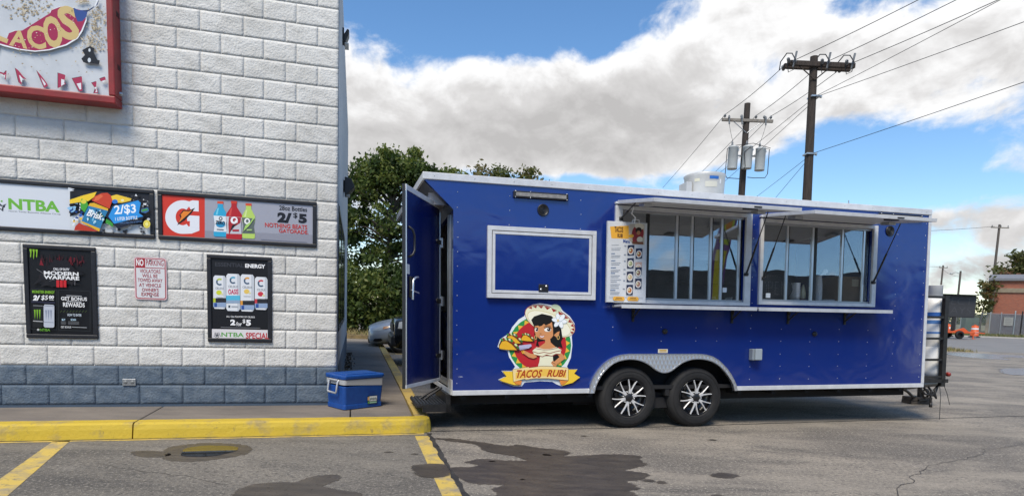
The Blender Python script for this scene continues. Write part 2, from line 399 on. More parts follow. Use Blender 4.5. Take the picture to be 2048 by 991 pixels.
ribbon('crack', [(2.85, 4.2), (3.0, 4.55), (3.14, 4.74), (3.36, 4.89), (3.47, 5.08), (3.62, 5.22), (3.94, 5.54), (4.25, 5.7), (4.51, 5.86), (4.72, 5.97), (5.1, 6.34), (5.9, 6.7)], 0.006, 0.004, JOINT, 0.028, 4)
ribbon('crack', [(-3.3, 4.62), (-2.9, 4.5), (-2.4, 4.38), (-2.0, 4.2)], 0.004, 0.004, JOINT, 0.022, 5)
def organic(pts, sub=7, amp=0.03, seed=1):
    """rough up a traced outline so that its edge is as uneven as a drying stain"""
    rr = random.Random(seed); o = []; n = len(pts)
    for i in range(n):
        p0, p1, p2, p3 = pts[i-1], pts[i], pts[(i+1) % n], pts[(i+2) % n]
        L = math.dist(p1, p2); k = max(2, min(sub*3, int(L/0.022)))
        for j in range(k):
            t = j/k
            q = [0.5*((2*p1[d])+(-p0[d]+p2[d])*t+(2*p0[d]-5*p1[d]+4*p2[d]-p3[d])*t*t+(-p0[d]+3*p1[d]-3*p2[d]+p3[d])*t**3) for d in (0, 1)]
            o.append((q[0]+rr.uniform(-amp, amp)*min(1, L*3), q[1]+rr.uniform(-amp, amp)*min(1, L*3)*0.7))
    return o
WET = mat('wet_pavement', (0.056, 0.048, 0.041), 0.42, c2=(0.105, 0.088, 0.07), nscale=7, nlo=0.4, nhi=0.7, detail=10, bump=[(85, 0.003)], spec=0.45, stretch=(0.5, 1.5, 1))
def filled(name, pts, z, m, soft=0.0):
    """flat outline; with soft, a fringe of that width fades out (attribute 'cover' is 1 inside, 0 at the rim)"""
    b = bmesh.new(); lay = b.verts.layers.float.new('cover'); n = len(pts); vs = [b.verts.new((x, y, z)) for x, y in pts]; es = [b.edges.new((vs[i], vs[(i+1) % n])) for i in range(n)]
    bmesh.ops.triangle_fill(b, use_beauty=True, edges=es)
    for v in vs: v[lay] = 1.0
    if soft:
        ar = sum(pts[i][0]*pts[(i+1) % n][1]-pts[(i+1) % n][0]*pts[i][1] for i in range(n)); sg = 1 if ar > 0 else -1; q = []
        for i in range(n):
            p0, p1 = pts[i-2], pts[(i+2) % n]; d = math.dist(p0, p1) or 1
            q.append(b.verts.new((pts[i][0]+sg*(p1[1]-p0[1])/d*soft, pts[i][1]-sg*(p1[0]-p0[0])/d*soft, z-0.0004)))
        for i in range(n): b.faces.new((vs[i], vs[(i+1) % n], q[(i+1) % n], q[i]))
    for f in b.faces:
        f.normal_update()
        if f.normal.z < 0: f.normal_flip()
    me = bpy.data.meshes.new(name); b.to_mesh(me); b.free(); me.materials.append(m)
    o = bpy.data.objects.new(name, me); COL.objects.link(o); return struct(o)
def soften(m):
    """let the stain soak into the surface unevenly along its rim"""
    t = m.node_tree; b = t.nodes['Principled BSDF']; a = t.nodes.new('ShaderNodeAttribute'); a.attribute_name = 'cover'
    g = t.nodes.new('ShaderNodeNewGeometry'); n = t.nodes.new('ShaderNodeTexNoise'); n.inputs['Scale'].default_value = 22; n.inputs['Detail'].default_value = 6; t.links.new(g.outputs['Position'], n.inputs['Vector'])
    k = t.nodes.new('ShaderNodeMath'); k.operation = 'MULTIPLY_ADD'; k.inputs[1].default_value = 2.2; k.inputs[2].default_value = -1.1; t.links.new(n.outputs['Fac'], k.inputs[0])
    s = t.nodes.new('ShaderNodeMath'); s.operation = 'ADD'; s.use_clamp = True; t.links.new(a.outputs['Fac'], s.inputs[0]); t.links.new(k.outputs[0], s.inputs[1])
    e = t.nodes.new('ShaderNodeMath'); e.operation = 'MULTIPLY'; t.links.new(s.outputs[0], e.inputs[0]); t.links.new(a.outputs['Fac'], e.inputs[1])
    c = t.nodes.new('ShaderNodeMapRange'); c.inputs['From Min'].default_value = 0.15; c.inputs['From Max'].default_value = 0.8; c.inputs['To Max'].default_value = 0.93; t.links.new(e.outputs[0], c.inputs['Value'])
    x = t.nodes.new('ShaderNodeMixShader'); tr = t.nodes.new('ShaderNodeBsdfTransparent'); t.links.new(c.outputs[0], x.inputs[0]); t.links.new(tr.outputs[0], x.inputs[1]); t.links.new(b.outputs[0], x.inputs[2])
    t.links.new(x.outputs[0], t.nodes['Material Output'].inputs['Surface'])
soften(WET)
wet1 = [(-0.75, 5.92), (-0.53, 5.92), (-0.27, 5.81), (-0.03, 5.7), (0.1, 5.76), (0.27, 5.67), (0.43, 5.63), (0.56, 5.52), (0.49, 5.38), (0.65, 5.41), (0.85, 5.48), (1.03, 5.52), (1.21, 5.48), (1.17, 5.36), (1.2, 5.21), (1.05, 5.05), (0.96, 4.98), (1.15, 4.89), (1.05, 4.72), (0.93, 4.66), (0.99, 4.48), (0.9, 4.41), (0.93, 4.29), (0.78, 3.94), (-0.03, 3.86), (-0.05, 4.18), (-0.09, 4.34), (-0.01, 4.45), (-0.23, 4.46), (-0.33, 4.53), (-0.41, 4.66), (-0.48, 4.85), (-0.3, 4.9), (-0.24, 4.99), (-0.36, 5.05), (-0.23, 5.18), (-0.11, 5.16), (0.16, 5.16), (0.08, 5.32), (-0.06, 5.39), (-0.22, 5.5), (-0.26, 5.63), (-0.36, 5.76), (-0.57, 5.84)]
filled('wet_patch', organic(wet1, 5, 0.024, 1), 0.003, WET, 0.045)
filled('wet_patch', organic([(-1.86, 3.97), (-1.85, 4.19), (-1.7, 4.29), (-1.55, 4.32), (-1.48, 4.48), (-1.33, 4.53), (-1.29, 4.42), (-1.35, 4.25), (-1.24, 4.18), (-1.08, 4.12), (-1.02, 4.07), (-0.85, 3.72), (-1.72, 3.63)], 6, 0.02, 2), 0.003, WET, 0.045)
filled('wet_patch', organic([(-3.18, 5.0), (-3.06, 5.05), (-2.88, 5.0), (-2.85, 4.91), (-3.04, 4.87)], 6, 0.012, 3), 0.003, WET, 0.045)
filled('wet_patch', organic([(-0.78, 4.86), (-0.62, 4.95), (-0.53, 4.9), (-0.48, 4.64), (-0.66, 4.58)], 6, 0.012, 4), 0.0055, WET, 0.045)
filled('oil_stain', organic([(1.7, 4.91), (1.82, 5.0), (1.92, 4.94), (1.80, 4.85)], 6, 0.006, 5), 0.003, WET, 0.045)
filled('oil_stain', organic([(1.19, 4.65), (1.22, 4.69), (1.25, 4.66), (1.21, 4.63)], 4, 0.003, 6), 0.003, WET, 0.045)
for k in range(16):
    rr = random.Random(40+k); cx0, cy0, r0 = rr.uniform(-3.2, 5.5), rr.uniform(4.0, 6.6), rr.uniform(0.012, 0.045)
    filled('oil_stain', [(cx0+r0*math.cos(a*0.785)*rr.uniform(0.7, 1.6), cy0+r0*math.sin(a*0.785)*rr.uniform(0.6, 1.1)) for a in range(8)], 0.003, WET, 0.045)
WATER = mat('puddle_water', (0.022, 0.021, 0.018), 0.03, spec=0.6); FILM_SKY = mat('puddle_film_sky_tint', (0.19, 0.19, 0.19), 0.22, spec=0.9)  # far puddles: the pale sky reflection is put into the base colour
filled('wet_patch', organic([(-2.87, 4.93), (-2.97, 5.22), (-2.74, 5.39), (-2.42, 5.37), (-2.29, 5.22), (-2.3, 5.02), (-2.42, 4.88), (-2.58, 4.78), (-2.78, 4.8)], 7, 0.02, 8), 0.003, WET, 0.045)
filled('puddle', organic([(-2.79, 5.03), (-2.83, 5.2), (-2.70, 5.31), (-2.46, 5.30), (-2.39, 5.19), (-2.42, 5.07), (-2.48, 4.97), (-2.6, 4.92), (-2.73, 4.93)], 6, 0.012, 7), 0.006, WATER)
filled('puddle', organic([(17.2, 22.6), (17.6, 24.4), (19.2, 25.7), (21.5, 25.2), (24, 24.2), (23, 22.6), (19.5, 23.6), (18.2, 22.0)], 7, 0.12, 9), 0.006, FILM_SKY)
filled('puddle', organic([(13.86, 17.06), (14.8, 17.9), (16.6, 18.3), (15.6, 16.8), (13.8, 15.7), (13.06, 15.8)], 7, 0.08, 10), 0.006, FILM_SKY)

# ============================================================ SIDEWALK AND KERB (frame of the store wall)
WALL = Matrix.Translation((-1.9987, 6.8209, 0)) @ Matrix.Rotation(0.2573, 4, 'Z')
SW = mat('sidewalk_concrete', (0.21, 0.18, 0.148), 0.9, c2=(0.125, 0.11, 0.096), nscale=2.2, nlo=0.34, nhi=0.7, detail=9, bump=[(60, 0.003)], stretch=(0.6, 1.4, 1))
KERBY = mat('kerb_yellow_paint', (0.52, 0.37, 0.028), 0.7, c2=(0.34, 0.255, 0.085), nscale=5.5, nlo=0.53, nhi=0.70, detail=10, bump=[(35, 0.004)])
KERBW = mat('kerb_worn_paint', (0.46, 0.33, 0.09), 0.75, c2=(0.24, 0.19, 0.115), nscale=4, nlo=0.47, nhi=0.70, detail=10, bump=[(35, 0.004)])
side_walk = bpy.data.objects.new('sidewalk', None); COL.objects.link(side_walk); side_walk.matrix_world = WALL; struct(side_walk)
def slab(pts):
    b = MB(); b.prism(pts, -0.04, 0.147, plane='xy'); return b.build('slab', SW, side_walk, bevel=0.006, seg=1)
g_ = 0.006
fx = [-9.0, -6.6, -4.2, -1.78, 0.16, 0.81]
for a, b_ in zip(fx[:-2], fx[1:-1]):
    slab([(a+g_, -0.75), (b_-g_+0.0, -0.75), (b_-g_, 0.06), (a+g_, 0.06)])
slab([(0.16+g_, -0.75), (0.74, -0.75), (0.80, -0.69), (0.81, 0.55), (0.16+g_, 0.55)])
for y0, y1 in ((0.55, 2.4), (2.4, 4.3), (4.3, 6.3), (6.3, 8.6)):
    slab([(-0.02, y0+g_), (0.81, y0+g_), (0.81, y1-g_), (-0.02, y1-g_)])
slab([(-6, 8.6+g_), (0.81, 8.6+g_), (0.81, 11.0), (-6, 11.0)])
# the kerb is swept along its outer edge, with a rounded corner
path = [(-9.0, -0.93), (-5, -0.93), (-1.78, -0.93), (-1.77, -0.93)] + [(-1.0, -0.93), (0, -0.93)]
cor = [(0.98-0.17+0.17*math.sin(a), -0.93+0.17-0.17*math.cos(a)) for a in [R(q) for q in range(0, 91, 15)]]
def sweep(path, prof):
    b = MB(); n = len(path); k = len(prof); vs = []
    for i, p in enumerate(path):
        q0, q1 = path[max(i-1, 0)], path[min(i+1, n-1)]; d = math.dist(q0, q1); nx, ny = (q1[1]-q0[1])/d, -(q1[0]-q0[0])/d
        for o, z in prof: vs.append((p[0]+nx*o, p[1]+ny*o, z))
    b.add(vs, [(i*k+j, i*k+(j+1) % k, (i+1)*k+(j+1) % k, (i+1)*k+j) for i in range(n-1) for j in range(k)], 0, False)
    b.add(vs[:k], [tuple(range(k))]); b.add(vs[-k:], [tuple(range(k))]); return b
prof = [(-0.16, -0.04), (0.02, -0.04), (0.02, 0.0), (0.006, 0.09), (-0.008, 0.132), (-0.03, 0.1485), (-0.16, 0.1495)]
def scuffs(m, lo, hi, c):
    t = m.node_tree; b = t.nodes['Principled BSDF']; l = b.inputs['Base Color'].links[0]; src = l.from_socket
    g = t.nodes.new('ShaderNodeNewGeometry'); mp = t.nodes.new('ShaderNodeMapping'); mp.inputs['Scale'].default_value = (1, 1, 0.5); t.links.new(g.outputs['Position'], mp.inputs[0])
    n = t.nodes.new('ShaderNodeTexNoise'); n.inputs['Scale'].default_value = 17; n.inputs['Detail'].default_value = 9; n.inputs['Roughness'].default_value = 0.7; t.links.new(mp.outputs[0], n.inputs['Vector'])
    r = t.nodes.new('ShaderNodeMapRange'); r.inputs['From Min'].default_value = lo; r.inputs['From Max'].default_value = hi; t.links.new(n.outputs['Fac'], r.inputs['Value'])
    x = t.nodes.new('ShaderNodeMix'); x.data_type = 'RGBA'; t.links.new(r.outputs[0], x.inputs['Factor']); t.links.new(src, x.inputs['A']); x.inputs['B'].default_value = (*c, 1); t.links.new(x.outputs['Result'], b.inputs['Base Color'])
scuffs(KERBY, 0.60, 0.72, (0.10, 0.085, 0.06)); scuffs(KERBW, 0.58, 0.72, (0.13, 0.11, 0.08)); scuffs(SW, 0.60, 0.74, (0.06, 0.055, 0.05)); scuffs(YEL, 0.56, 0.68, (0.12, 0.11, 0.095))
kerb = bpy.data.objects.new('kerb', None); COL.objects.link(kerb); kerb.matrix_world = WALL; struct(kerb)
def fine(path, st=0.12):
    o = []
    for a, b in zip(path[:-1], path[1:]):
        k = max(1, int(math.dist(a, b)/st)); o += [(a[0]+(b[0]-a[0])*i/k, a[1]+(b[1]-a[1])*i/k) for i in range(k)]
    o.append(path[-1]); return o
def rough_kerb(o, amp, seed):
    rr = random.Random(seed)
    for v in o.data.vertices:
        v.co.x += rr.uniform(-amp, amp); v.co.y += rr.uniform(-amp, amp); v.co.z += rr.uniform(-amp, amp)*0.6
    return o
rough_kerb(sweep(fine([(-9.0, -0.93), (-1.786, -0.93)]), prof).build('kerb_stone', KERBY, kerb), 0.0022, 1)
rough_kerb(sweep(fine([(-1.774, -0.93), (0.80, -0.93)]) + cor[1:], prof).build('kerb_stone', KERBY, kerb), 0.0022, 2)
rough_kerb(sweep(fine([(0.98, -0.755), (0.98, 2.3)]), prof).build('kerb_stone', KERBW, kerb), 0.003, 3)
rough_kerb(sweep(fine([(0.98, 2.31), (0.98, 5.5)]), prof).build('kerb_stone', KERBW, kerb), 0.003, 4)
rough_kerb(sweep(fine([(0.98, 5.51), (0.98, 10.6)]), prof).build('kerb_stone', KERBW, kerb), 0.003, 5)
b = MB(); b.add([(-9, -1.005, 0.004), (0.80, -1.005, 0.004), (0.90, -0.99, 0.004), (0.9, -0.9, 0.004), (-9, -0.9, 0.004)], [(0, 1, 2, 3, 4)])
ribbon_pts = [WALL @ Vector(p) for p in ((-9, -0.953, 0), (0.80, -0.953, 0), (0.93, -0.91, 0), (1.003, -0.76, 0), (1.003, 4, 0))]
ribbon('kerb_seam', [(p.x, p.y) for p in ribbon_pts], 0.014, 0.0075, JOINT, 0.004, 9)
o = b.build('gutter_line', YEL); o.matrix_world = WALL; struct(o)
# litter in the angle of wall and sidewalk
LIT = mat('dead_leaf', (0.05, 0.035, 0.02), 0.9)
def lf(rng): return (*(WALL @ Vector((rng.uniform(0.02, 0.10)+0.1*rng.random()**3, rng.uniform(0.3, 7), 0)))[:2], 0.148)
tufts('leaf_litter', 420, lf, 0.005, 0.03, 0.02, [LIT, mat('dead_leaf_tan', (0.14, 0.09, 0.045), 0.9), LIT], 6)

# ============================================================ STORE BUILDING
store = thing('store_building', 'white painted split-face block store with a blue-grey base course', 'building', WALL)
PAINTW = mat('white_wall_paint', (0.64, 0.635, 0.605), 0.8, c2=(0.50, 0.49, 0.455), nscale=2.6, nlo=0.45, nhi=0.72, detail=8, bump=[(48, 0.0095)])
PAINTB = mat('blue_base_paint', (0.08, 0.115, 0.158), 0.75, c2=(0.145, 0.18, 0.215), nscale=10, nlo=0.42, nhi=0.72, detail=9, bump=[(48, 0.0095)])
MORTW = mat('painted_mortar', (0.60, 0.595, 0.565), 0.8, bump=[(60, 0.003)])
SIDE_SHADED = mat('side_wall_shaded_white', (0.50, 0.53, 0.55), 0.75, c2=(0.40, 0.43, 0.46), nscale=3, bump=[(40, 0.006)])  # white paint; the bluish shade on this side is put into the colour
ZT = 5.2
b = MB(); b.box(-9, -0.012, -0.0169, 8.1, 0.5797, ZT); b.build('wall_core', MORTW, store)
b = MB(); b.box(-9, -0.012, -0.0169, 8.1, 0.1, 0.5797); b.build('base_core', mat('blue_mortar', (0.055, 0.085, 0.125), 0.8, bump=[(60, 0.003)]), store)
CW, CH = 0.413, 0.2032
def block_mesh(w, seed):
    rr = np.random.default_rng(seed); nx = max(5, int(w/0.026)); nz = 8; j = 0.0027
    xs = np.linspace(j, w-j, nx+1); zs = np.linspace(j, CH-j, nz+1)
    gx, gz = np.meshgrid(np.arange(nx+1), np.arange(nz+1))
    low = sum(rr.normal(0, 0.0014)*np.sin(gx*rr.uniform(.2, 1.1)+gz*rr.uniform(.3, 1.4)+rr.uniform(0, 6)) for _ in range(4))
    y = -0.0206+low+rr.normal(0, 0.0022, gx.shape)
    edge = np.minimum(np.minimum(gx, nx-gx)/1.0, np.minimum(gz, nz-gz)/1.0); y = np.where(edge < 1, -0.0190+rr.uniform(-0.0008, 0.0008, gx.shape), np.minimum(y, -0.0186))
    vs = [(float(xs[i]), float(y[k, i]), float(zs[k])) for k in range(nz+1) for i in range(nx+1)]
    fs = [(k*(nx+1)+i, k*(nx+1)+i+1, (k+1)*(nx+1)+i+1, (k+1)*(nx+1)+i) for k in range(nz) for i in range(nx)]
    rim = [k for k in range(nx+1)] + [k*(nx+1)+nx for k in range(1, nz+1)] + [nz*(nx+1)+i for i in range(nx-1, -1, -1)] + [k*(nx+1) for k in range(nz-1, 0, -1)]
    o0 = len(vs); vs += [(vs[i][0], -0.004, vs[i][2]) for i in rim]; n = len(rim)
    fs += [(rim[(q+1) % n], rim[q], o0+q, o0+(q+1) % n) for q in range(n)]
    me = bpy.data.meshes.new('block'); me.from_pydata(vs, [], fs); me.materials.append(PAINTW)
    me.polygons.foreach_set('use_smooth', [True]*(nx*nz)+[False]*n); me.update(); return me
BM = {'full': [block_mesh(CW, 10+i) for i in range(9)], 'cut': [block_mesh(0.325, 30+i) for i in range(4)], 'half': [block_mesh(0.213, 40+i) for i in range(3)], 'corner': [block_mesh(0.431, 50+i) for i in range(4)]}
rb = random.Random(5); rest = []
for k in range(-2, 23):
    z0 = 0.5797-0.02+0.0+CH*k+0.02
    x = 0.0; seq = ['half', 'cut'] if k % 2 else ['corner', 'cut']
    while x > -8.6:
        kind = seq.pop(0) if seq else 'full'; w = {'half': 0.213, 'cut': 0.325, 'corner': 0.431, 'full': CW}[kind]
        x -= w; me = rb.choice(BM[kind])
        if z0+CH > ZT: continue
        if x > -3.55:
            o = bpy.data.objects.new('block', me); COL.objects.link(o); o.parent = store; o.location = (x, 0, z0)
            if k < 0: o.material_slots[0].link = 'OBJECT'; o.material_slots[0].material = PAINTB
        else: rest.append((me, x, z0, k < 0))
for blue, nm in ((False, 'block_courses'), (True, 'base_courses')):
    b = MB()
    for me, x, z0, bl in rest:
        if bl == blue: b.add([(v.co.x+x, v.co.y, v.co.z+z0) for v in me.vertices], [tuple(p.vertices) for p in me.polygons], 0, True)
    stuff(b.build(nm, PAINTB if blue else PAINTW, store, fix=False))
b = MB(); b.box(-9, 0.004, -0.03, 8.13, ZT, ZT+0.12); b.build('coping', GALV, store)
# long side of the store, seen at a shallow angle
b = MB(); b.box(-0.012, 0.004, 0.22, 4.2, 0.556, 0.95); b.box(-0.012, 0.004, 0.02, 0.22, 0.556, ZT); b.box(-0.012, 0.004, 4.2, 8.1, 0.556, ZT); b.box(-0.012, 0.004, 0.22, 4.2, 2.45, ZT)
b.build('side_wall', SIDE_SHADED, store)
b = MB(); b.box(-0.012, 0.012, 0.0, 8.1, 0.1, 0.556); b.build('side_base', PAINTB, store)
SGLASS = mat('store_glass', (0.01, 0.012, 0.014), 0.05, spec=0.6)
for y0, y1 in ((0.30, 1.55), (1.65, 2.85), (2.95, 4.12)):
    b = MB(); b.box(-0.008, 0.014, y0-0.05, y0, 0.98, 2.42); b.box(-0.008, 0.014, y1, y1+0.05, 0.98, 2.42); b.box(-0.008, 0.014, y0, y1, 0.98, 1.03); b.box(-0.008, 0.014, y0, y1, 2.37, 2.42)
    w_ = b.build('window', BLACK, store)
    b = MB(); b.box(-0.008, 0.008, y0, y1, 1.03, 2.37); b.build('pane', SGLASS, w_)
scuffs(PAINTB, 0.58, 0.72, (0.045, 0.07, 0.105)); scuffs(PAINTW, 0.68, 0.84, (0.42, 0.405, 0.37))
# two lamps on the side wall
for nm, lb, y, z, tilt in (('wall_lamp', 'dark floodlight high on the store corner against the sky', 1.5, 4.78, 0.5), ('wall_lamp', 'dark wedge wall lamp below roof on the store side, in front of the tree', 2.86, 3.1, 0.0)):
    t_ = thing(nm, lb, 'lamp', WALL @ Matrix.Translation((0.005, y, z)))
    b = MB(); b.box(0, 0.02, -0.08, 0.08, -0.08, 0.08); b.build('bracket', BLACKM, t_)
    b = MB()
    if tilt: b.prism([(0.02, -0.09), (0.04, -0.10), (0.085, 0.02), (0.085, 0.06), (0.06, 0.07), (0.02, 0.0)], -0.09, 0.09)
    else: b.prism([(0.02, 0.12), (0.12, 0.10), (0.17, -0.02), (0.06, -0.14), (0.02, -0.14)], -0.16, 0.16)
    b.build('lamp_housing', mat('bronze_lamp', (0.03, 0.028, 0.027), 0.5), t_, bevel=0.008)
    b = MB(); b.box(0.045, 0.1, -0.11, 0.11, -0.15, -0.135) if not tilt else b.box(0.03, 0.08, -0.1, 0.1, -0.125, -0.11); b.build('lens', mat('lamp_lens', (0.5, 0.52, 0.5), 0.3), t_)
# outlet set in the base course
ob = MB(); ob.box(-2.155, -2.03, -0.034, -0.0, 0.372, 0.445); o = ob.build('outlet_plate', GALV, store, bevel=0.004)
for x in (-2.125, -2.06):
    b = MB(); b.lathe([(0.0, -0.037), (0.016, -0.037), (0.02, -0.033)], (x, 0, 0.408), 'y', 14); b.build('outlet_cover', mat('outlet_cover', (0.2, 0.21, 0.21), 0.5, 0.4), o)
# ============================================================ BOARDS AND SIGNS ON THE WALL
def board(name, label, cat, x0, x1, z0, z1, fr, panel_hex, depth=0.045, group=None):
    """framed board; returns the thing. local frame = wall frame"""
    t = thing(name, label, cat, WALL, group)
    for q in ((x0, x1, z1-fr, z1), (x0, x1, z0, z0+fr)):
        b = MB(); b.box(q[0], q[1], -depth, -0.006, q[2], q[3]); b.build('frame_rail', FRAME, t, bevel=0.008)
    for q in ((x0, x0+fr), (x1-fr, x1)):
        b = MB(); b.box(q[0], q[1], -depth+0.0015, -0.006, z0+fr, z1-fr); b.build('frame_rail', FRAME, t, bevel=0.006)
    b = MB(); b.box(x0+0.01, x1-0.01, -0.030, -0.008, z0+0.01, z1-0.01); b.build('panel', PC(panel_hex), t)
    return t
YP = -0.0302

# --- NTBA and bottle offer
t = board('banner_board', 'long framed board with green NTBA lettering and a 2/$3 bottle offer', 'sign board', -3.30, -1.818, 1.906, 2.403, 0.042, 'd3d9e0')
A = Art(drawing(HW, 0, 340, 6.0235), YP)
A.poly([(-250, 120), (0, 160), (848, 212), (845, 735), (0, 690), (-250, 670)], 'd3d9e0')
A.text('NTBA', 105, 722, 358, 492, '6db33f', 0.035, dy=30)
A.text('North Texas Business Alliance Co-op', 107, 732, 503, 526, '3b4048', 0.0, dy=50)
# star emblem
for (cx_, cy_) in ((22, 375), (50, 440), (-40, 440)): A.ell(cx_, cy_, 13, 11, '6db33f' if cy_ < 400 else '2b2f36')
A.poly([(0, 400), (30, 425), (80, 405), (45, 450), (40, 500), (5, 470), (-30, 500), (-20, 455), (-60, 415), (-18, 425)], '3b4048')
A.poly([(0, 425), (18, 440), (40, 430), (25, 452), (25, 472), (5, 460), (-12, 470), (-5, 450)], 'd3d9e0')
# offer panel
A.poly([(845, 212), (1826, 278), (1826, 785), (845, 735)], '23242a')
A.poly([(845, 560), (960, 520), (1150, 640), (1826, 660), (1826, 785), (845, 735)], 'cfd6da')
rr = random.Random(11)
def blobs(n, x0, x1, y0, y1, cols, r0, r1):
    for _ in range(n):
        cx_, cy_, r_ = rr.uniform(x0, x1), rr.uniform(y0, y1), rr.uniform(r0, r1); k = rr.choice((3, 4, 5, 6)); a0 = rr.uniform(0, 6)
        A.poly([(cx_+r_*rr.uniform(.5, 1.5)*math.cos(a0+i*6.283/k), cy_+r_*rr.uniform(.4, 1.2)*math.sin(a0+i*6.283/k)) for i in range(k)], rr.choice(cols))
blobs(46, 1480, 1800, 300, 480, ['e4e6e8', '1a1b20', 'd0d3d6', '3c3e44', '9a9da2'], 9, 26)
blobs(46, 1260, 1800, 590, 770, ['e4e6e8', '1a1b20', '2a2b30', '8d9196', 'c9cccf'], 9, 28)
blobs(26, 860, 1010, 400, 580, ['2b62b8', '8fc3e8', '1c3f86', 'e8eef2', '101420'], 10, 34)
blobs(14, 860, 990, 580, 700, ['e8eef2', '1a1b20', 'f0c330', 'e8eef2'], 9, 24)
A.poly([(855, 365), (1020, 310), (1180, 268), (1150, 330), (1080, 380), (960, 395), (862, 410)], 'f2cd35')
A.poly([(1000, 350), (1060, 370), (1080, 430), (1035, 515), (990, 470), (985, 400)], '49a63a'); A.ell(1025, 385, 32, 26, 'dfd24a')
A.poly([(1350, 320), (1420, 300), (1600, 350), (1560, 400), (1440, 400), (1370, 380)], 'efc93c')
A.ell(1400, 385, 34, 26, '2e72c8'); A.ell(1490, 370, 20, 14, 'f6e9b0')
A.poly([(1240, 285), (1310, 280), (1350, 310), (1370, 370), (1335, 470), (1200, 410), (1120, 370), (1160, 320)], 'c8452b')
A.poly([(1165, 330), (1230, 300), (1260, 320), (1200, 370), (1150, 380)], 'e06a42')
A.poly([(1100, 405), (1150, 400), (1320, 470), (1318, 500), (1080, 440)], 'e3b12b')
A.poly([(1085, 435), (1318, 495), (1270, 590), (1215, 735), (1180, 710), (1000, 630), (1040, 520)], '2f7fae')
for q in range(22):
    A.ell(rr.uniform(1070, 1270), rr.uniform(470, 650), rr.uniform(10, 30), rr.uniform(6, 16), rr.choice(['1c4f86', '6fb6d8', 'bfe0ea', '2c6a3c', '17304e']), rr.uniform(0, 180), 9)
A.text('Brisk', 1070, 1262, 500, 585, 'f4f7f8', 0.025, 0.3, -16)
A.poly([(985, 625), (1010, 622), (1225, 710), (1215, 745)], 'e3b12b')
A.poly([(975, 640), (1200, 740), (1180, 742), (915, 728), (930, 680)], 'b93a26')
A.poly([(1300, 590), (1380, 640), (1380, 690), (1290, 640)], '3f9a3a')
A.poly([(1310, 530), (1370, 430), (1690, 355), (1722, 400), (1705, 520), (1755, 560), (1725, 610), (1440, 712), (1290, 560)], '1b2233')
A.poly([(1325, 565), (1385, 445), (1680, 372), (1712, 402), (1690, 525), (1742, 562), (1395, 652)], '2f93de')
A.text('2/$3', 1390, 1660, 425, 545, 'f3f8fb', 0.02, 0.12, 9)
A.text('1 LITER BOTTLE', 1405, 1675, 567, 607, 'eaf4fa', 0.015, 0.1, 8)
A.text('+ APPLICABLE TAX & DEPOSIT', 1445, 1735, 626, 645, '5f86b8', 0.0, 0.1, 9)
A.poly([(1715, 480), (1800, 455), (1812, 500), (1770, 525), (1715, 515)], '3c6a9c'); A.poly([(1722, 485), (1790, 468), (1800, 490), (1725, 508)], '4f9a4a')
A.ell(1785, 655, 42, 48, 'efe06a'); A.ell(1785, 655, 32, 38, 'd8c63c'); A.ell(1785, 655, 20, 25, 'f0e98c')
A.poly([(845, 218), (925, 238), (880, 245), (920, 255), (845, 268)], 'd3d9e0')
A.build('print', t)

# --- big G board
t = board('banner_board', 'long framed board with a big white G on red and three bottles', 'sign board', -1.786, -0.220, 1.907, 2.403, 0.042, '9c9fac')
A = Art(drawing(HW, 310, 360, 5.851), YP)
A.poly([(70, 165), (1855, 295), (1855, 765), (75, 665)], '9fa2ae')
A.poly([(585, 590), (1855, 640), (1855, 765), (585, 690)], '8f919d')
A.poly([(70, 165), (583, 205), (583, 695), (75, 660)], 'cf3a2b')
def arc(cx_, cy_, rx, ry, a0, a1, n=26): return [(cx_+rx*math.cos(R(a0+(a1-a0)*i/n)), cy_+ry*math.sin(R(a0+(a1-a0)*i/n))) for i in range(n+1)]
A.poly(arc(325, 432, 204, 196, -52, -340, 44)[:0] + arc(325, 432, 204, 196, -58, -303, 40) + arc(325, 430, 82, 98, -303, -58, 30), 'e3e6ec')
A.poly([(520, 420), (375, 410), (378, 478), (410, 480), (408, 540), (330, 560), (345, 628), (430, 625), (520, 590)], 'e3e6ec')
A.poly([(438, 236), (512, 242), (512, 368), (430, 362), (395, 300), (360, 330), (345, 240), (400, 250)], 'e3e6ec')
A.poly([(262, 528), (300, 440), (286, 410), (330, 350), (395, 355), (470, 325), (430, 385), (350, 470)], '17151a')
A.poly([(278, 500), (312, 425), (300, 405), (338, 362), (400, 366), (440, 345), (390, 400), (330, 452)], 'e8862e')
A.text('28oz Bottles', 1455, 1780, 308, 362, '14161b', 0.018, dy=14)
A.text('2/', 1432, 1600, 380, 500, '1b1e25', 0.06); A.text('$', 1618, 1668, 382, 450, '1b1e25', 0.015); A.text('5', 1680, 1778, 395, 505, '1b1e25', 0.06)
A.text('NOTHING BEATS', 1287, 1782, 512, 563, 'c0392f', 0.02, dy=28); A.text('GATORADE.', 1450, 1796, 578, 624, 'c0392f', 0.02, dy=18)
A.line([(1240, 694), (1780, 728)], 5, '787a86')
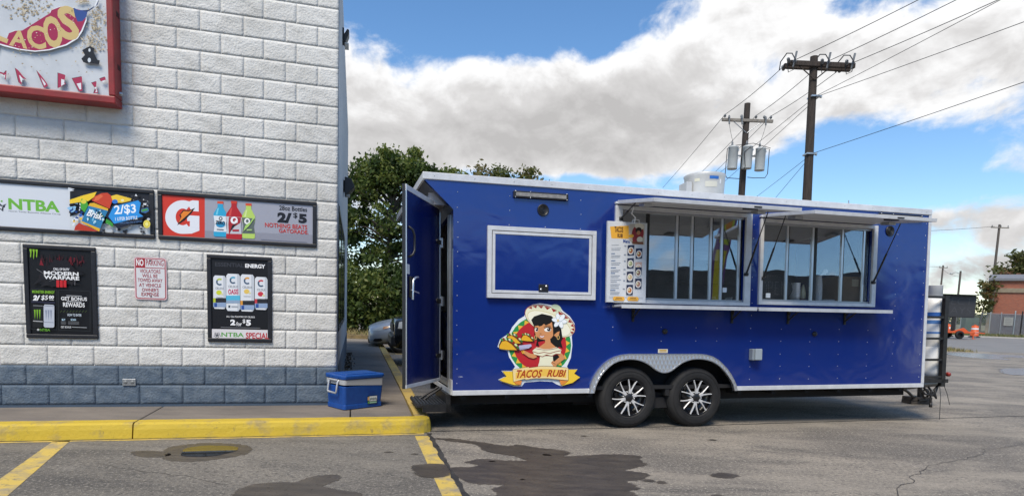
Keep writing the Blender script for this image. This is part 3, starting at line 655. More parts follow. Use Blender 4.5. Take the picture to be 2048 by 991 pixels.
def bottle(cx_, top, bot, hw, liquid, label, cap, neck):
    A.poly([(cx_-36, top), (cx_+36, top+3), (cx_+34, top+34), (cx_-34, top+30)], cap)
    h = bot-top
    A.poly([(cx_-30, top+28), (cx_+30, top+32), (cx_+32, top+70), (cx_+hw, top+.36*h), (cx_+hw+3, top+.46*h), (cx_+hw-14, top+.66*h), (cx_+hw, top+.86*h), (cx_+hw, bot-10), (cx_+hw-14, bot), (cx_-hw+14, bot-6), (cx_-hw, bot-16), (cx_-hw, top+.85*h), (cx_-hw+14, top+.64*h), (cx_-hw-3, top+.45*h), (cx_-hw, top+.34*h), (cx_-32, top+68)], liquid)
    A.poly([(cx_-hw*.45, top+.2*h), (cx_-hw*.2, top+.18*h), (cx_-hw*.4, top+.38*h), (cx_-hw*.7, top+.38*h)], neck)
    A.poly([(cx_-hw-1, top+.40*h), (cx_+hw+1, top+.43*h), (cx_+hw-13, top+.66*h), (cx_+hw-2, top+.86*h), (cx_-hw+2, top+.85*h), (cx_-hw+13, top+.64*h)], label)
bottle(1096, 272, 686, 74, 'b7d468', '5f6b66', 'd2532f', 'd3e69a')
bottle(766, 248, 664, 78, '2fa5cf', 'e1e6ea', 'd6502e', '74cbe4')
bottle(926, 244, 694, 92, 'b3262c', 'c4c6cc', 'cc3f2c', 'd24b46')
A.ell(770, 520, 54, 34, '2d90c0'); A.text('ZERO', 708, 822, 478, 520, '1d2026', 0.05, 0.1, -3); A.ell(770, 450, 22, 22, '23262c'); A.ell(770, 450, 12, 12, 'e1e6ea'); A.line([(725, 576), (805, 582)], 10, '3a3f4a')
A.poly([(868, 430), (1010, 440), (1000, 500), (905, 560), (868, 640), (860, 520)], 'a82a30')
A.ell(928, 470, 42, 42, 'f0f1f3'); A.ell(932, 468, 20, 22, 'a82a30'); A.rect(935, 470, 968, 500, 'f0f1f3'); A.poly([(880, 605), (905, 530), (960, 505)], '1b1b20'); A.rect(908, 578, 985, 600, 'b02a34')
A.ell(1080, 482, 34, 36, 'f0f1ee'); A.ell(1082, 480, 17, 19, '5f6b66'); A.poly([(1035, 600), (1060, 530), (1120, 490), (1150, 440), (1165, 450), (1100, 540)], 'a8d070'); A.rect(1075, 575, 1135, 592, 'a8c880')
A.build('print', t)

# --- energy drink poster
t = board('poster_frame', 'black framed dark poster with MODERN WARFARE lettering and a green claw mark', 'poster', -2.993, -2.361, 0.857, 1.788, 0.042, '121316')
A = Art(drawing(HW, 30, 470, 4.503), YP)
A.poly([(132, 118), (694, 150), (700, 890), (136, 880)], '111216')
for q in range(60):
    s_ = rr.random(); A.poly([(240+390*s_+rr.uniform(-20, 20), 165+130*rr.random()) for _ in range(3)], rr.choice(['5a1620', '3a1118', '7a1c28', '24131a', '1c1216']))
for q in range(26):
    A.poly([(rr.uniform(160, 660), rr.uniform(290, 470)) for _ in range(3)], rr.choice(['18181c', '1d1c20', '141418', '221f22']))
A.poly([(290, 300), (370, 215), (420, 235), (470, 215), (560, 320), (540, 350), (300, 350)], '17151a')
for k, x in enumerate((140, 167, 194)):
    A.poly([(x, 125+k*2), (x+20, 127+k*2), (x+17, 165), (x+14, 195), (x+10, 205+(k % 2)*16), (x+6, 190), (x+8, 160), (x+2, 140)], '86b82c')
A.text('CALL OF DUTY', 355, 500, 296, 318, 'd9dadc', 0.04, dy=8); A.text('MODERN', 270, 582, 328, 362, 'eceded', 0.035, dy=18); A.text('WARFARE', 270, 588, 366, 400, 'eceded', 0.035, dy=18)
for x in (382, 414, 446): A.poly([(x, 404), (x+26, 406), (x+26, 470), (x, 467)], 'c2252c')
A.line([(205, 305), (265, 345)], 4, '6d6c70'); A.line([(550, 400), (548, 450)], 3, '8a898c'); A.line([(320, 410), (370, 400)], 3, '777679')
A.text('MONSTER ENERGY', 166, 368, 498, 524, '7fb531', 0.03, dy=8)
A.text('2/', 172, 240, 540, 588, 'eff0f0', 0.06, .2); A.text('$5', 246, 310, 540, 588, 'eff0f0', 0.015, .2); A.text('00', 316, 362, 542, 572, 'eff0f0', 0.05, .2); A.line([(318, 580), (360, 582)], 4, 'eff0f0')
for seg in ([(155, 482), (388, 492), (388, 850), (155, 842), (155, 482)], [(404, 492), (686, 505), (686, 862), (404, 850), (404, 492)]): A.line(seg, 3, '34383a')
A.poly([(160, 590), (372, 600), (372, 615), (160, 606)], '27283c')
A.poly([(172, 630), (182, 620), (255, 622), (264, 634), (264, 820), (254, 830), (182, 828), (172, 818)], '1b1d1e'); A.line([(176, 632), (262, 636)], 5, '8a8d90'); A.line([(176, 770), (262, 776)], 7, 'b7b9ba')
for x in (183, 205, 227): A.poly([(x, 668), (x+16, 669), (x+13, 720), (x+9, 760), (x+5, 720)], '79ad2d')
A.poly([(270, 634), (280, 622), (356, 626), (366, 636), (366, 820), (356, 830), (282, 828), (271, 818)], 'b9bfca'); A.line([(275, 634), (362, 638)], 5, '7b818c'); A.line([(275, 780), (362, 784)], 6, '8e95a2')
for x in (284, 306, 328): A.poly([(x, 672), (x+16, 673), (x+13, 724), (x+9, 764), (x+5, 724)], '8b93a6')
A.text('NTBA', 238, 330, 838, 862, '5f9a2e', 0.03); A.ell(222, 848, 11, 10, 'b8bab8')
A.line([(475, 543), (612, 549)], 7, 'a7a9ab'); A.text('GET BONUS', 428, 660, 556, 588, 'eff0f0', 0.02, dy=8); A.line([(480, 594), (610, 600)], 8, 'b7b9bb'); A.text('REWARDS', 446, 640, 606, 646, 'eff0f0', 0.02, dy=8)
for k in range(9): A.line([(420+k*28, 692), (436+k*28, 676)], 6, '3c4a26')
A.text('HOW TO ENTER', 486, 612, 706, 728, 'c7d2dc', 0.02); A.text('BUY', 436, 468, 750, 768, 'b9d6e8', 0.03); A.text('SCAN', 516, 562, 750, 768, 'b9d6e8', 0.03)
for yy in (776, 786, 796): A.line([(428, yy), (472, yy+2)], 3, '7d8084'); A.line([(492, yy), (590, yy+3)], 3, '7d8084')
A.text('GET BONUS', 428, 520, 816, 834, 'c4c6c8', 0.03); A.line([(526, 824), (660, 830)], 6, '9a9da0')
A.build('print', t)

# --- no parking plate
t = thing('no_parking_sign', 'small white metal plate with red NO PARKING towing notice, between the two posters', 'sign', WALL)
def rrect(x0, x1, z0, z1, r, n=5):
    o = []
    for cx_, cz_, a0 in ((x1-r, z1-r, 0), (x0+r, z1-r, 90), (x0+r, z0+r, 180), (x1-r, z0+r, 270)):
        o += [(cx_+r*math.cos(R(a0+90*i/n)), cz_+r*math.sin(R(a0+90*i/n))) for i in range(n+1)]
    return o
b = MB(); b.prism(rrect(-2.016, -1.716, 1.278, 1.713, 0.028), -0.034, -0.030); b.build('plate', mat('plate_pink_edge', '#d9b8bc', 0.4), t)
A = Art(drawing(HW, 30, 470, 4.503), -0.0345)
ident = A.f
A.f = lambda x, y: (x, y)
A.poly(rrect(-2.007, -1.725, 1.288, 1.704, 0.024), 'a33a44'); A.poly(rrect(-1.999, -1.733, 1.296, 1.696, 0.018), 'd5d6d8')
A.poly([(-1.999, 1.607), (-1.914, 1.607), (-1.914, 1.696), (-1.981, 1.696), (-1.999, 1.68)], 'a02c36'); A.rect(-2.0, 1.603, -1.732, 1.611, 'a02c36')
A.f = ident
A.text('NO', 1094, 1160, 216, 276, 'eeeeee', 0.03); A.text('PARKING', 1183, 1340, 222, 276, 'a13a44', 0.01)
for wd, x0, x1, y0, y1 in (('VIOLATORS', 1126, 1312, 308, 342), ('WILL BE', 1148, 1286, 350, 382), ('TOWED AWAY', 1108, 1330, 390, 422), ('AT VEHICLE', 1120, 1318, 434, 466), ("OWNER'S", 1146, 1296, 476, 508), ('EXPENSE', 1142, 1298, 516, 548)):
    A.text(wd, x0, x1, y0, y1, 'a13a44', 0.012, dy=3)
A.build('print', t)
for z in (1.683, 1.312):
    b = MB(); b.lathe([(0.0, -0.040), (0.006, -0.039), (0.008, -0.0345)], (-1.866, 0, z), 'y', 10); b.build('bolt', BLACKM, t)

# --- can poster
t = board('poster_frame', 'black framed poster with four slim white cans, nearest the building corner', 'poster', -1.330, -0.684, 0.850, 1.779, 0.042, '17181c')
A = Art(drawing(HW, 390, 490, 4.719), YP)
A.poly([(158, 122), (690, 150), (692, 885), (160, 878)], '18191d')
A.text('ESSENTIAL', 190, 462, 166, 204, '3b3d44', 0.02, dy=18); A.text('ENERGY', 474, 664, 178, 216, 'f0f1f2', 0.04, dy=10)
for x, top, bot, cc, stripe, low, fruit in ((173, 280, 602, 'b8c93a', '2c2e34', '8ea4c4', 'cdd63a'), (296, 264, 622, '4fa8c8', '3fb0d0', 'd0d5d9', ''), (430, 270, 626, 'dd9a3c', '2c2e34', '93a8c8', 'e6c463'), (566, 294, 610, 'c8404a', '2c2e34', '8ea4c4', 'c83a48')):
    w = 120 if x != 296 and x != 430 else 130
    A.poly([(x, top+24), (x+16, top+4), (x+w-14, top+8), (x+w, top+30), (x+w, bot-22), (x+w-16, bot), (x+14, bot-4), (x, bot-26)], 'dfe3e7')
    A.poly([(x+w*.78, top+8), (x+w-14, top+8), (x+w, top+30), (x+w, bot-22), (x+w-16, bot), (x+w*.80, bot)], 'c3c9d0')
    cx_, cy_ = x+w*.5, top+66
    A.poly(arc(cx_, cy_, 34, 34, -50, -310, 18)+arc(cx_, cy_, 19, 19, -310, -50, 14), '4a6078'); A.poly(arc(cx_, cy_, 34, 34, -50, -140, 8)+arc(cx_, cy_, 19, 19, -140, -50, 8), cc)
    A.text('CELSIUS', x+20, x+w-20, top+116, top+136, '5b6168', 0.0)
    if fruit:
        A.ell(cx_-6, top+166, 26, 22, fruit); A.ell(cx_+22, top+180, 12, 10, 'dcd9a8')
        A.rect(x, bot-104, x+w, bot-62, '2b2c31'); A.rect(x, bot-104, x+22, bot-62, cc); A.rect(x, bot-62, x+w, bot-20, low); A.rect(x+10, bot-58, x+36, bot-20, '31539a'); A.line([(x+30, top+210), (x+w-30, top+212)], 5, 'b0b4b8')
    else:
        A.text('OASIS', x+18, x+w-16, top+150, top+198, 'c23a62', 0.03, 0.1, 3); A.rect(x, top+210, x+w, top+254, '55b7d6'); A.rect(x, top+254, x+w, top+282, '8fa6c0'); A.rect(x+20, top+302, x+38, top+324, '44505c'); A.line([(x+48, top+314), (x+112, top+316)], 12, 'a2a9b0')
A.text('ALL 12oz FLAVORS OF CELSIUS', 298, 566, 666, 682, 'e2e3e5', 0.02, dy=6); A.text('2', 336, 384, 700, 754, 'f2f3f4', 0.05); A.text('for', 392, 446, 722, 760, 'e6e7e8', 0.02); A.text('$', 452, 478, 696, 738, 'f2f3f4', 0.015); A.text('5', 484, 530, 702, 758, 'f2f3f4', 0.05)
A.line([(246, 772), (618, 780)], 4, '8b8d92')
A.poly([(163, 788), (688, 798), (688, 880), (163, 873)], 'd9d6d8'); A.text('NTBA', 252, 464, 822, 864, '4f9a3c', 0.02, dy=6); A.text('SPECIAL', 482, 700, 824, 882, 'b5303a', 0.03, dy=4)
for k in range(5):
    a = R(-90+72*k); A.line([(212, 846), (212+26*math.cos(a), 846+24*math.sin(a))], 9, '5b5d63'); A.ell(212+30*math.cos(a+.6), 846+26*math.sin(a+.6), 5, 5, '5b5d63')
A.build('print', t)

# --- weathered lightbox sign
t = thing('lightbox_sign', 'weathered red framed lightbox with a chili pepper and TACOS lettering, high on the wall', 'sign', WALL)
REDF = mat('red_sign_frame', (0.30, 0.022, 0.022), 0.5, c2=(0.20, 0.022, 0.02), nscale=5, bump=[(30, 0.001)])
SX1, SZ0, DP = -2.083, 3.168, -0.22
b = MB(); b.box(-6.2, SX1, DP, -0.03, SZ0, SZ0+0.075); b.build('frame_rail', REDF, t, bevel=0.012)
b = MB(); b.box(SX1-0.06, SX1, DP+0.002, -0.03, SZ0+0.075, 5.35); b.build('frame_rail', REDF, t, bevel=0.012)
b = MB(); b.box(-6.2, SX1, DP, -0.03, 5.35, 5.44); b.build('frame_rail', REDF, t, bevel=0.012)
b = MB(); b.box(-6.2, -6.1, DP+0.002, -0.03, SZ0+0.075, 5.35); b.build('frame_rail', REDF, t, bevel=0.012)
b = MB(); b.box(-6.1, SX1-0.06, -0.19, -0.04, SZ0+0.075, 5.35); b.build('face', mat('sign_face', (0.60, 0.63, 0.655), 0.5, c2=(0.50, 0.53, 0.56), nscale=3), t)
for z in (3.52, 4.02):
    for k in range(4): b = MB(); b.box(SX1-0.001, SX1+0.002, -0.14+k*0.02, -0.13+k*0.02, z, z+0.05); b.build('vent_slot', BLACKM, t)
b = MB(); b.lathe([(0, 0.03), (0.02, 0.02), (0.02, 0.0)], (SX1, -0.1, 3.30), 'x', 10); b.build('bolt', GALV, t)
# the sign face stands proud of the wall: its own drawing frame
def signf(x, y):
    px, py = x/4.129, y/4.129; p = HW @ np.array([px, py, 1.0]); X, Z = p[0]/p[2], p[1]/p[2]
    k = 0.9774; return (X*k+0.0045, Z*k+0.0306)
A = Art(signf, -0.1905, 0.00004)
def flakes(n, cxf, hexes, r0, r1):
    for _ in range(n):
        cx_, cy_ = cxf(); r_ = rr.uniform(r0, r1); k = rr.choice((3, 4, 5)); a0 = rr.uniform(0, 6)
        A.poly([(cx_+r_*rr.uniform(.6, 1.6)*math.cos(a0+i*6.283/k), cy_+r_*rr.uniform(.5, 1.2)*math.sin(a0+i*6.283/k)) for i in range(k)], rr.choice(hexes))
FL = ['c0b196', 'a8997c', 'd0c4ac', '9c8d74']
flakes(150, lambda: (max(0, rr.gauss(230, 90)), max(0, rr.gauss(75, 45))), FL, 4, 12)
flakes(200, lambda: (rr.gauss(800, 45), rr.uniform(60, 420)), FL, 4, 11); flakes(60, lambda: (rr.gauss(730, 50), rr.uniform(290, 430)), FL, 4, 11); flakes(26, lambda: (rr.uniform(30, 780), rr.uniform(440, 620)), FL, 4, 8); flakes(50, lambda: (rr.uniform(640, 740), rr.uniform(0, 30)), FL, 5, 11)
A.y -= 0.003
A.poly([(-420, 250), (-100, 345), (0, 350), (60, 350), (80, 290), (130, 262), (190, 268), (250, 225), (330, 180), (420, 120), (430, 95), (510, 62), (610, 75), (720, 110), (725, 180), (690, 270), (650, 330), (560, 385), (420, 425), (300, 437), (160, 420), (40, 390), (-60, 352), (-420, 300)], 'e9ecef')
A.poly([(-420, 262), (-60, 350), (0, 345), (60, 350), (85, 285), (135, 265), (195, 262), (260, 222), (340, 172), (425, 118), (435, 95), (515, 65), (612, 78), (716, 105), (718, 170), (680, 262), (640, 322), (550, 376), (415, 416), (300, 428), (170, 412), (50, 380), (-60, 350), (-420, 292)], 'a01f4c')
A.poly([(610, 72), (660, 95), (700, 95), (735, 92), (722, 150), (690, 185), (650, 190), (630, 140), (595, 125)], '2b4a8c'); A.poly([(690, 100), (740, 92), (790, 60), (812, 0), (830, 0), (815, 50), (770, 85), (730, 110)], '24365e')
A.poly([(810, 0), (828, 0), (800, 60), (785, 70)], 'e4e7ea')
LT = 'cdb478'
A.text('A', 95, 245, 262, 400, LT, 0.03, 0.0, -6); A.text('C', 238, 388, 222, 414, LT, 0.03, 0.0, 4); A.text('O', 374, 528, 145, 404, LT, 0.04, 0.0, 5); A.text('S', 502, 655, 62, 340, LT, 0.04, 0.0, 9); A.text('T', -130, 68, 290, 420, LT, 0.08, 0, -18)
for _ in range(70):
    x = rr.choice([170, 310, 450, 580])+rr.uniform(-60, 60); y = 520-0.62*x+rr.uniform(-70, 60); A.ell(x, y, rr.uniform(2, 7), rr.uniform(2, 5), rr.choice(['e6e2d8', 'a8945f', 'd8c694']), 0, 6)
A.y -= 0.002
A.poly([(690, 425), (725, 405), (755, 392), (790, 410), (785, 440), (800, 480), (815, 505), (835, 510), (828, 542), (790, 535), (765, 530), (735, 535), (700, 525), (683, 495), (712, 465)], '16181d')
A.ell(750, 425, 9, 14, 'cfd6da'); A.ell(748, 507, 13, 19, 'cfd6da')
for pts in ([(140, 572), (165, 590), (205, 640), (235, 665), (200, 655), (190, 710), (170, 690)], [(316, 592), (345, 625), (370, 655), (395, 690), (410, 715), (380, 738), (350, 670)], [(492, 612), (552, 630), (545, 690), (558, 700), (492, 738)], [(608, 658), (688, 642), (692, 760), (665, 765)], [(768, 695), (808, 682), (805, 720), (822, 775), (785, 780), (800, 740)], [(835, 660), (878, 645), (885, 668), (845, 682)], [(0, 600), (50, 615), (70, 592), (62, 672), (45, 625), (0, 612)]):
    A.poly([(x-5, y-3) for x, y in pts], '4c3b42'); A.poly(pts, 'a83050'); c_ = (sum(p[0] for p in pts)/len(pts), sum(p[1] for p in pts)/len(pts))
    A.poly([((x+c_[0]*1.2)/2.2+6, (y+c_[1]*1.2)/2.2+16) for x, y in pts], 'e0e3e6')
A.build('print', t)
# ============================================================ FOOD TRAILER
def paint(name, c):
    m = bpy.data.materials.new(name); m.use_nodes = True; t = m.node_tree; b = t.nodes['Principled BSDF']
    b.inputs['Base Color'].default_value = (*c, 1); b.inputs['Roughness'].default_value = 0.13; b.inputs['Specular IOR Level'].default_value = 0.85
    g = t.nodes.new('ShaderNodeTexCoord'); prev = None
    for sc, dist, st in ((2.1, 0.0055, (1, 1, 1.4)), (6.0, 0.0007, (1.0, 1, 1.0)), (0.9, 0.012, (1.2, 1, 0.7))):
        mp = t.nodes.new('ShaderNodeMapping'); mp.inputs['Scale'].default_value = st; t.links.new(g.outputs['Object'], mp.inputs['Vector'])
        n = t.nodes.new('ShaderNodeTexNoise'); n.inputs['Scale'].default_value = sc; n.inputs['Detail'].default_value = 1.5; n.inputs['Distortion'].default_value = 0.8
        t.links.new(mp.outputs[0], n.inputs['Vector'])
        bp = t.nodes.new('ShaderNodeBump'); bp.inputs['Distance'].default_value = dist; t.links.new(n.outputs['Fac'], bp.inputs['Height'])
        if prev: t.links.new(prev, bp.inputs['Normal'])
        prev = bp.outputs[0]
    t.links.new(prev, b.inputs['Normal']); return m
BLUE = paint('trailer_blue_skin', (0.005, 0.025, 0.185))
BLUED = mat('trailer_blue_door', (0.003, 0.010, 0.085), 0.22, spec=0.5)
STEEL = mat('stainless_steel', (0.52, 0.53, 0.54), 0.3, 0.9, (0.42, 0.43, 0.44), 5, stretch=(1, 1, 12))
UNDER = mat('underbody', (0.010, 0.010, 0.011), 0.85)
INT = mat('interior_panel', (0.34, 0.34, 0.34), 0.5, 0.2, (0.24, 0.24, 0.245), 3)
def tread_plate():
    m = bpy.data.materials.new('tread_plate'); m.use_nodes = True; t = m.node_tree; b = t.nodes['Principled BSDF']
    b.inputs['Base Color'].default_value = (0.56, 0.57, 0.585, 1); b.inputs['Metallic'].default_value = 0.65; b.inputs['Roughness'].default_value = 0.36
    g = t.nodes.new('ShaderNodeTexCoord'); prev = None
    for a in (R(45), R(-45)):
        mp = t.nodes.new('ShaderNodeMapping'); mp.inputs['Rotation'].default_value = (0, a, 0); mp.inputs['Scale'].default_value = (1, 1, 0.45); t.links.new(g.outputs['Object'], mp.inputs['Vector'])
        w = t.nodes.new('ShaderNodeTexVoronoi'); w.inputs['Scale'].default_value = 30; w.inputs['Randomness'].default_value = 0.0; t.links.new(mp.outputs[0], w.inputs['Vector'])
        bp = t.nodes.new('ShaderNodeBump'); bp.inputs['Distance'].default_value = 0.006; bp.invert = True; t.links.new(w.outputs['Distance'], bp.inputs['Height'])
        if prev: t.links.new(prev, bp.inputs['Normal'])
        prev = bp.outputs[0]
    t.links.new(prev, b.inputs['Normal']); return m
TREAD = tread_plate()
def glass_mat():
    m = bpy.data.materials.new('service_glass'); m.use_nodes = True; t = m.node_tree; t.nodes.clear()
    o = t.nodes.new('ShaderNodeOutputMaterial'); mx = t.nodes.new('ShaderNodeMixShader'); tr = t.nodes.new('ShaderNodeBsdfTransparent'); gl = t.nodes.new('ShaderNodeBsdfGlossy')
    tr.inputs['Color'].default_value = (0.95, 0.96, 0.96, 1); gl.inputs['Roughness'].default_value = 0.0; gl.inputs['Color'].default_value = (0.9, 0.95, 1, 1)
    lw = t.nodes.new('ShaderNodeLayerWeight'); lw.inputs['Blend'].default_value = 0.5; pw = t.nodes.new('ShaderNodeMath'); pw.operation = 'POWER'; pw.inputs[1].default_value = 4.0; t.links.new(lw.outputs['Facing'], pw.inputs[0])
    g = t.nodes.new('ShaderNodeTexCoord'); n = t.nodes.new('ShaderNodeTexNoise'); n.inputs['Scale'].default_value = 3.0; n.inputs['Detail'].default_value = 1; t.links.new(g.outputs['Object'], n.inputs['Vector'])
    bp = t.nodes.new('ShaderNodeBump'); bp.inputs['Distance'].default_value = 0.0006; t.links.new(n.outputs['Fac'], bp.inputs['Height']); t.links.new(bp.outputs[0], gl.inputs['Normal'])
    mm = t.nodes.new('ShaderNodeMath'); mm.operation = 'MULTIPLY_ADD'; mm.inputs[1].default_value = 0.8; mm.inputs[2].default_value = 0.20; t.links.new(pw.outputs[0], mm.inputs[0]); mm.use_clamp = True
    t.links.new(mm.outputs[0], mx.inputs[0]); t.links.new(tr.outputs[0], mx.inputs[1]); t.links.new(gl.outputs[0], mx.inputs[2]); t.links.new(mx.outputs[0], o.inputs['Surface']); return m
SVGLASS = glass_mat()

TR = Matrix.Translation((-0.6122, 6.2583, 0.3894)) @ Matrix.Rotation(0.2541, 4, 'Z') @ Matrix.Rotation(-0.0467, 4, 'X') @ Matrix.Rotation(-0.0144, 4, 'Y')
trailer = thing('food_trailer', 'long dark blue food trailer with white trim, open rear door and two raised awnings', 'food trailer', TR)
L, H, WD = 6.19, 2.286, 2.44
WIN = [(1.885, 3.455, 1.045, 2.035), (3.70, 5.285, 1.065, 1.995)]          # window holes
zoomf = lambda p: [(1160+x/4.956, 680+y/4.956) for x, y in p]
def tmap(px, py):
    p = HT @ np.array([px, py, 1.0]); return (p[0]/p[2], p[1]/p[2])
outer = [tmap(*p) for p in zoomf([(88, 505), (100, 440), (122, 385), (150, 335), (186, 285), (230, 238), (282, 198), (340, 168), (405, 149), (480, 141), (1180, 141), (1240, 148), (1300, 166), (1355, 198), (1400, 240), (1444, 288), (1480, 340), (1508, 392), (1528, 440), (1540, 490)])]
inner = [tmap(*p) for p in zoomf([(132, 512), (148, 455), (170, 405), (200, 352), (236, 306), (280, 262), (325, 228), (375, 206), (430, 193), (480, 188), (530, 190), (580, 200), (625, 216), (665, 238), (702, 264), (735, 290), (768, 309), (800, 319), (832, 321), (862, 316), (892, 303), (925, 280), (960, 252), (1000, 224), (1050, 202), (1100, 189), (1150, 185), (1200, 187), (1250, 196), (1300, 212), (1345, 238), (1385, 270), (1420, 308), (1452, 350), (1480, 392), (1503, 440), (1516, 490)])]
outer[0] = (outer[0][0], 0.0); outer[-1] = (outer[-1][0], 0.0)
inner[0] = (inner[0][0], 0.0); inner[-1] = (inner[-1][0], 0.0)
# near side skin, with window holes and wheel opening
b = MB(); T_ = 0.045; zb = 0.05
xs = sorted({0.0, WIN[0][0], WIN[0][1], WIN[1][0], WIN[1][1], L}); zs = sorted({0.48, 1.045, 1.065, 1.995, 2.035, 2.215})
for x0, x1 in zip(xs[:-1], xs[1:]):
    for z0, z1 in zip(zs[:-1], zs[1:]):
        if any(a-1e-6 <= x0 and x1 <= c+1e-6 and z0 >= e-1e-6 and z1 <= g+1e-6 for a, c, e, g in WIN): continue
        b.prism([(x0, z0), (x1, z0), (x1, z1), (x0, z1)], 0.0, T_)
b.prism([(0, zb), (outer[0][0], zb), (outer[0][0], 0.48), (0, 0.48)], 0, T_)
b.prism([(outer[-1][0], zb), (L, zb), (L, 0.48), (outer[-1][0], 0.48)], 0, T_)
b.prism([(outer[0][0], zb)] + [p for p in outer if p[1] > zb] + [(outer[-1][0], zb), (outer[-1][0], 0.48), (outer[0][0], 0.48)], 0, T_)
b.prism([(-0.30, 2.215), (0, 2.215), (0, 1.93)], 0.0, T_)
b.build('side_wall', BLUE, trailer)
b = MB()
zrows = [0.13+0.152*k for k in range(14)]
for k, x in enumerate([0.045, 0.60, 1.0, 1.40, 1.80, 2.40, 2.85, 3.12, 3.58, 4.0, 4.42, 4.84, 5.28, 5.68, 6.12]):
    for z in zrows:
        if any(a-0.12 < x < c+0.12 and e-0.18 < z < g+0.20 for a, c, e, g in WIN) or (0.33 < x < 1.59 and 1.0 < z < 1.8) or (1.42 < x < 3.5 and z < 0.46): continue
        if 0.42 < x < 1.45 and z < 0.98: continue
        b.lathe([(0.0058, 0.0), (0.0046, -0.0024), (0.0, -0.0032)], (x+random.uniform(-.004, .004), 0, z+random.uniform(-.005, .005)), 'y', 6)
stuff(b.build('rivets', mat('rivet_metal', (0.40, 0.42, 0.5), 0.35, 0.9), trailer))
# other walls, roof, floor
b = MB(); b.box(0, L, WD-T_, WD, 0.05, 2.215); b.build('far_wall', BLUE, trailer)
b = MB(); b.box(L-0.045, L-0.002, T_, WD-T_, 0.05, 2.215); b.build('front_wall', BLUE, trailer)
b = MB(); b.box(-0.31, L-0.004, 0.01, WD-0.01, 2.22, 2.278); b.build('roof', ALU, trailer)
b = MB(); b.box(0.02, L-0.05, T_, WD-T_, 0.03, 0.07); b.build('floor', UNDER, trailer)
b = MB(); b.box(-0.318, L+0.006, -0.014, 0.012, 2.215, 2.288); b.box(-0.318, L+0.006, WD-0.012, WD+0.014, 2.215, 2.288)
b.build('roof_rail', ALU, trailer, bevel=0.006)
b = MB()
for k in range(16): b.lathe([(0.006, -0.0145), (0.004, -0.018), (0, -0.0185)], (-0.2+k*0.42, 0, 2.252), 'y', 6)
stuff(b.build('rail_screws', GALV, trailer))
b = MB(); b.prism([(-0.318, 0.0), (-0.296, 0.0), (-0.40, WD), (-0.425, WD)], 2.205, 2.283, plane='xy'); b.build('spoiler_rail', ALU, trailer, bevel=0.004)
b = MB(); b.add([(-0.30, 0.046, 2.21), (0.0, 0.046, 1.93), (0.0, WD-0.046, 1.93), (-0.40, WD-0.046, 2.21)], [(0, 1, 2, 3)]); b.build('spoiler_soffit', mat('soffit', (0.09, 0.09, 0.1), 0.4), trailer)
for k in range(9):
    b = MB(); y = 0.12+k*0.1; b.box(-0.26+k*0.004, -0.05, y, y+0.035, 2.02, 2.14, M=None); b.build('soffit_light', mat('soffit_light', (0.35, 0.33, 0.33), 0.3), trailer, M=Matrix.Translation((0.02, 0, -0.03)))
b = MB(); b.box(-0.004, outer[0][0], -0.012, 0.05, 0.0, 0.052); b.build('bottom_rail', ALU, trailer, bevel=0.004)
b = MB(); b.box(outer[-1][0], L+0.004, -0.012, 0.05, 0.0, 0.052); b.build('bottom_rail', ALU, trailer, bevel=0.004)
b = MB(); b.box(L-0.035, L+0.008, -0.010, 0.02, 0.053, 2.213); b.build('corner_trim', ALU, trailer, bevel=0.004)
# rear wall with doorway (hinge side near the camera)
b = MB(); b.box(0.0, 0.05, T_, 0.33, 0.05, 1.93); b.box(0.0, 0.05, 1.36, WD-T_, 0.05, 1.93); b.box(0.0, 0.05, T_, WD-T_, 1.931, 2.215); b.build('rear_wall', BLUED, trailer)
b = MB(); b.box(-0.006, 0.052, 0.33, 0.37, 0.12, 1.93); b.box(-0.006, 0.052, 1.32, 1.36, 0.12, 1.93); b.box(-0.006, 0.052, 0.33, 1.36, 0.07, 0.12); b.build('door_jamb', BRIGHT, trailer)
b = MB(); b.box(-0.008, 0.0, 0.02, 0.30, 0.052, 0.16); b.box(-0.012, 0.0, 0.05, WD-0.05, 0.0, 0.05); b.build('rear_sill', ALU, trailer)
b = MB()
for y in (0.16, 0.22): b.box(-0.014, -0.002, y, y+0.03, 0.16, 1.9)
b.build('rear_post', GALV, trailer)
# rear door leaf, swung wide open
DHX, DHY = -0.100, 0.345
ang = math.atan2(-0.868, -0.442)
DM = Matrix.Translation((DHX, DHY, 0.13)) @ Matrix.Rotation(ang, 4, 'Z')
DW, DHt = 0.975, 1.90
b = MB(); b.box(0.03, DW-0.03, -0.016, 0.016, 0.03, DHt-0.03)
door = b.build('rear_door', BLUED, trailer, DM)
for q in ((0, DW, 0, 0.035), (0, DW, DHt-0.05, DHt), (0, 0.03, 0.035, DHt-0.05), (DW-0.016, DW, 0.035, DHt-0.05)):
    b = MB(); b.box(q[0], q[1], -0.02, 0.022, q[2], q[3]); b.build('door_rail', ALU if q[0] == 0 and q[1] == DW else BRIGHT, door, bevel=0.003)
b = MB(); b.box(DW-0.001, DW+0.016, -0.012, 0.012, 0.0, DHt); b.build('door_seal', BLACK, door)
b = MB(); b.box(DW-0.004, DW-0.001, 0.0222, 0.026, 0.0, DHt); b.build('door_edge_trim', BRIGHT, door)
for z in (1.50, 0.87, 0.28):
    b = MB(); b.box(-0.02, 0.12, 0.017, 0.026, z-0.022, z+0.022); b.lathe([(0.024, 0.017), (0.024, 0.028), (0, 0.028)], (0.12, 0, z), 'y', 12); h_ = b.build('hinge_strap', BLACKM, door, bevel=0.002)
    b = MB(); b.tube([(-0.01, 0.03, z-0.05), (-0.01, 0.03, z+0.05)], 0.012, 8); b.box(-0.09, -0.02, 0.005, 0.03, z-0.05, z+0.05); b.build('hinge_pin', BRIGHT, door)
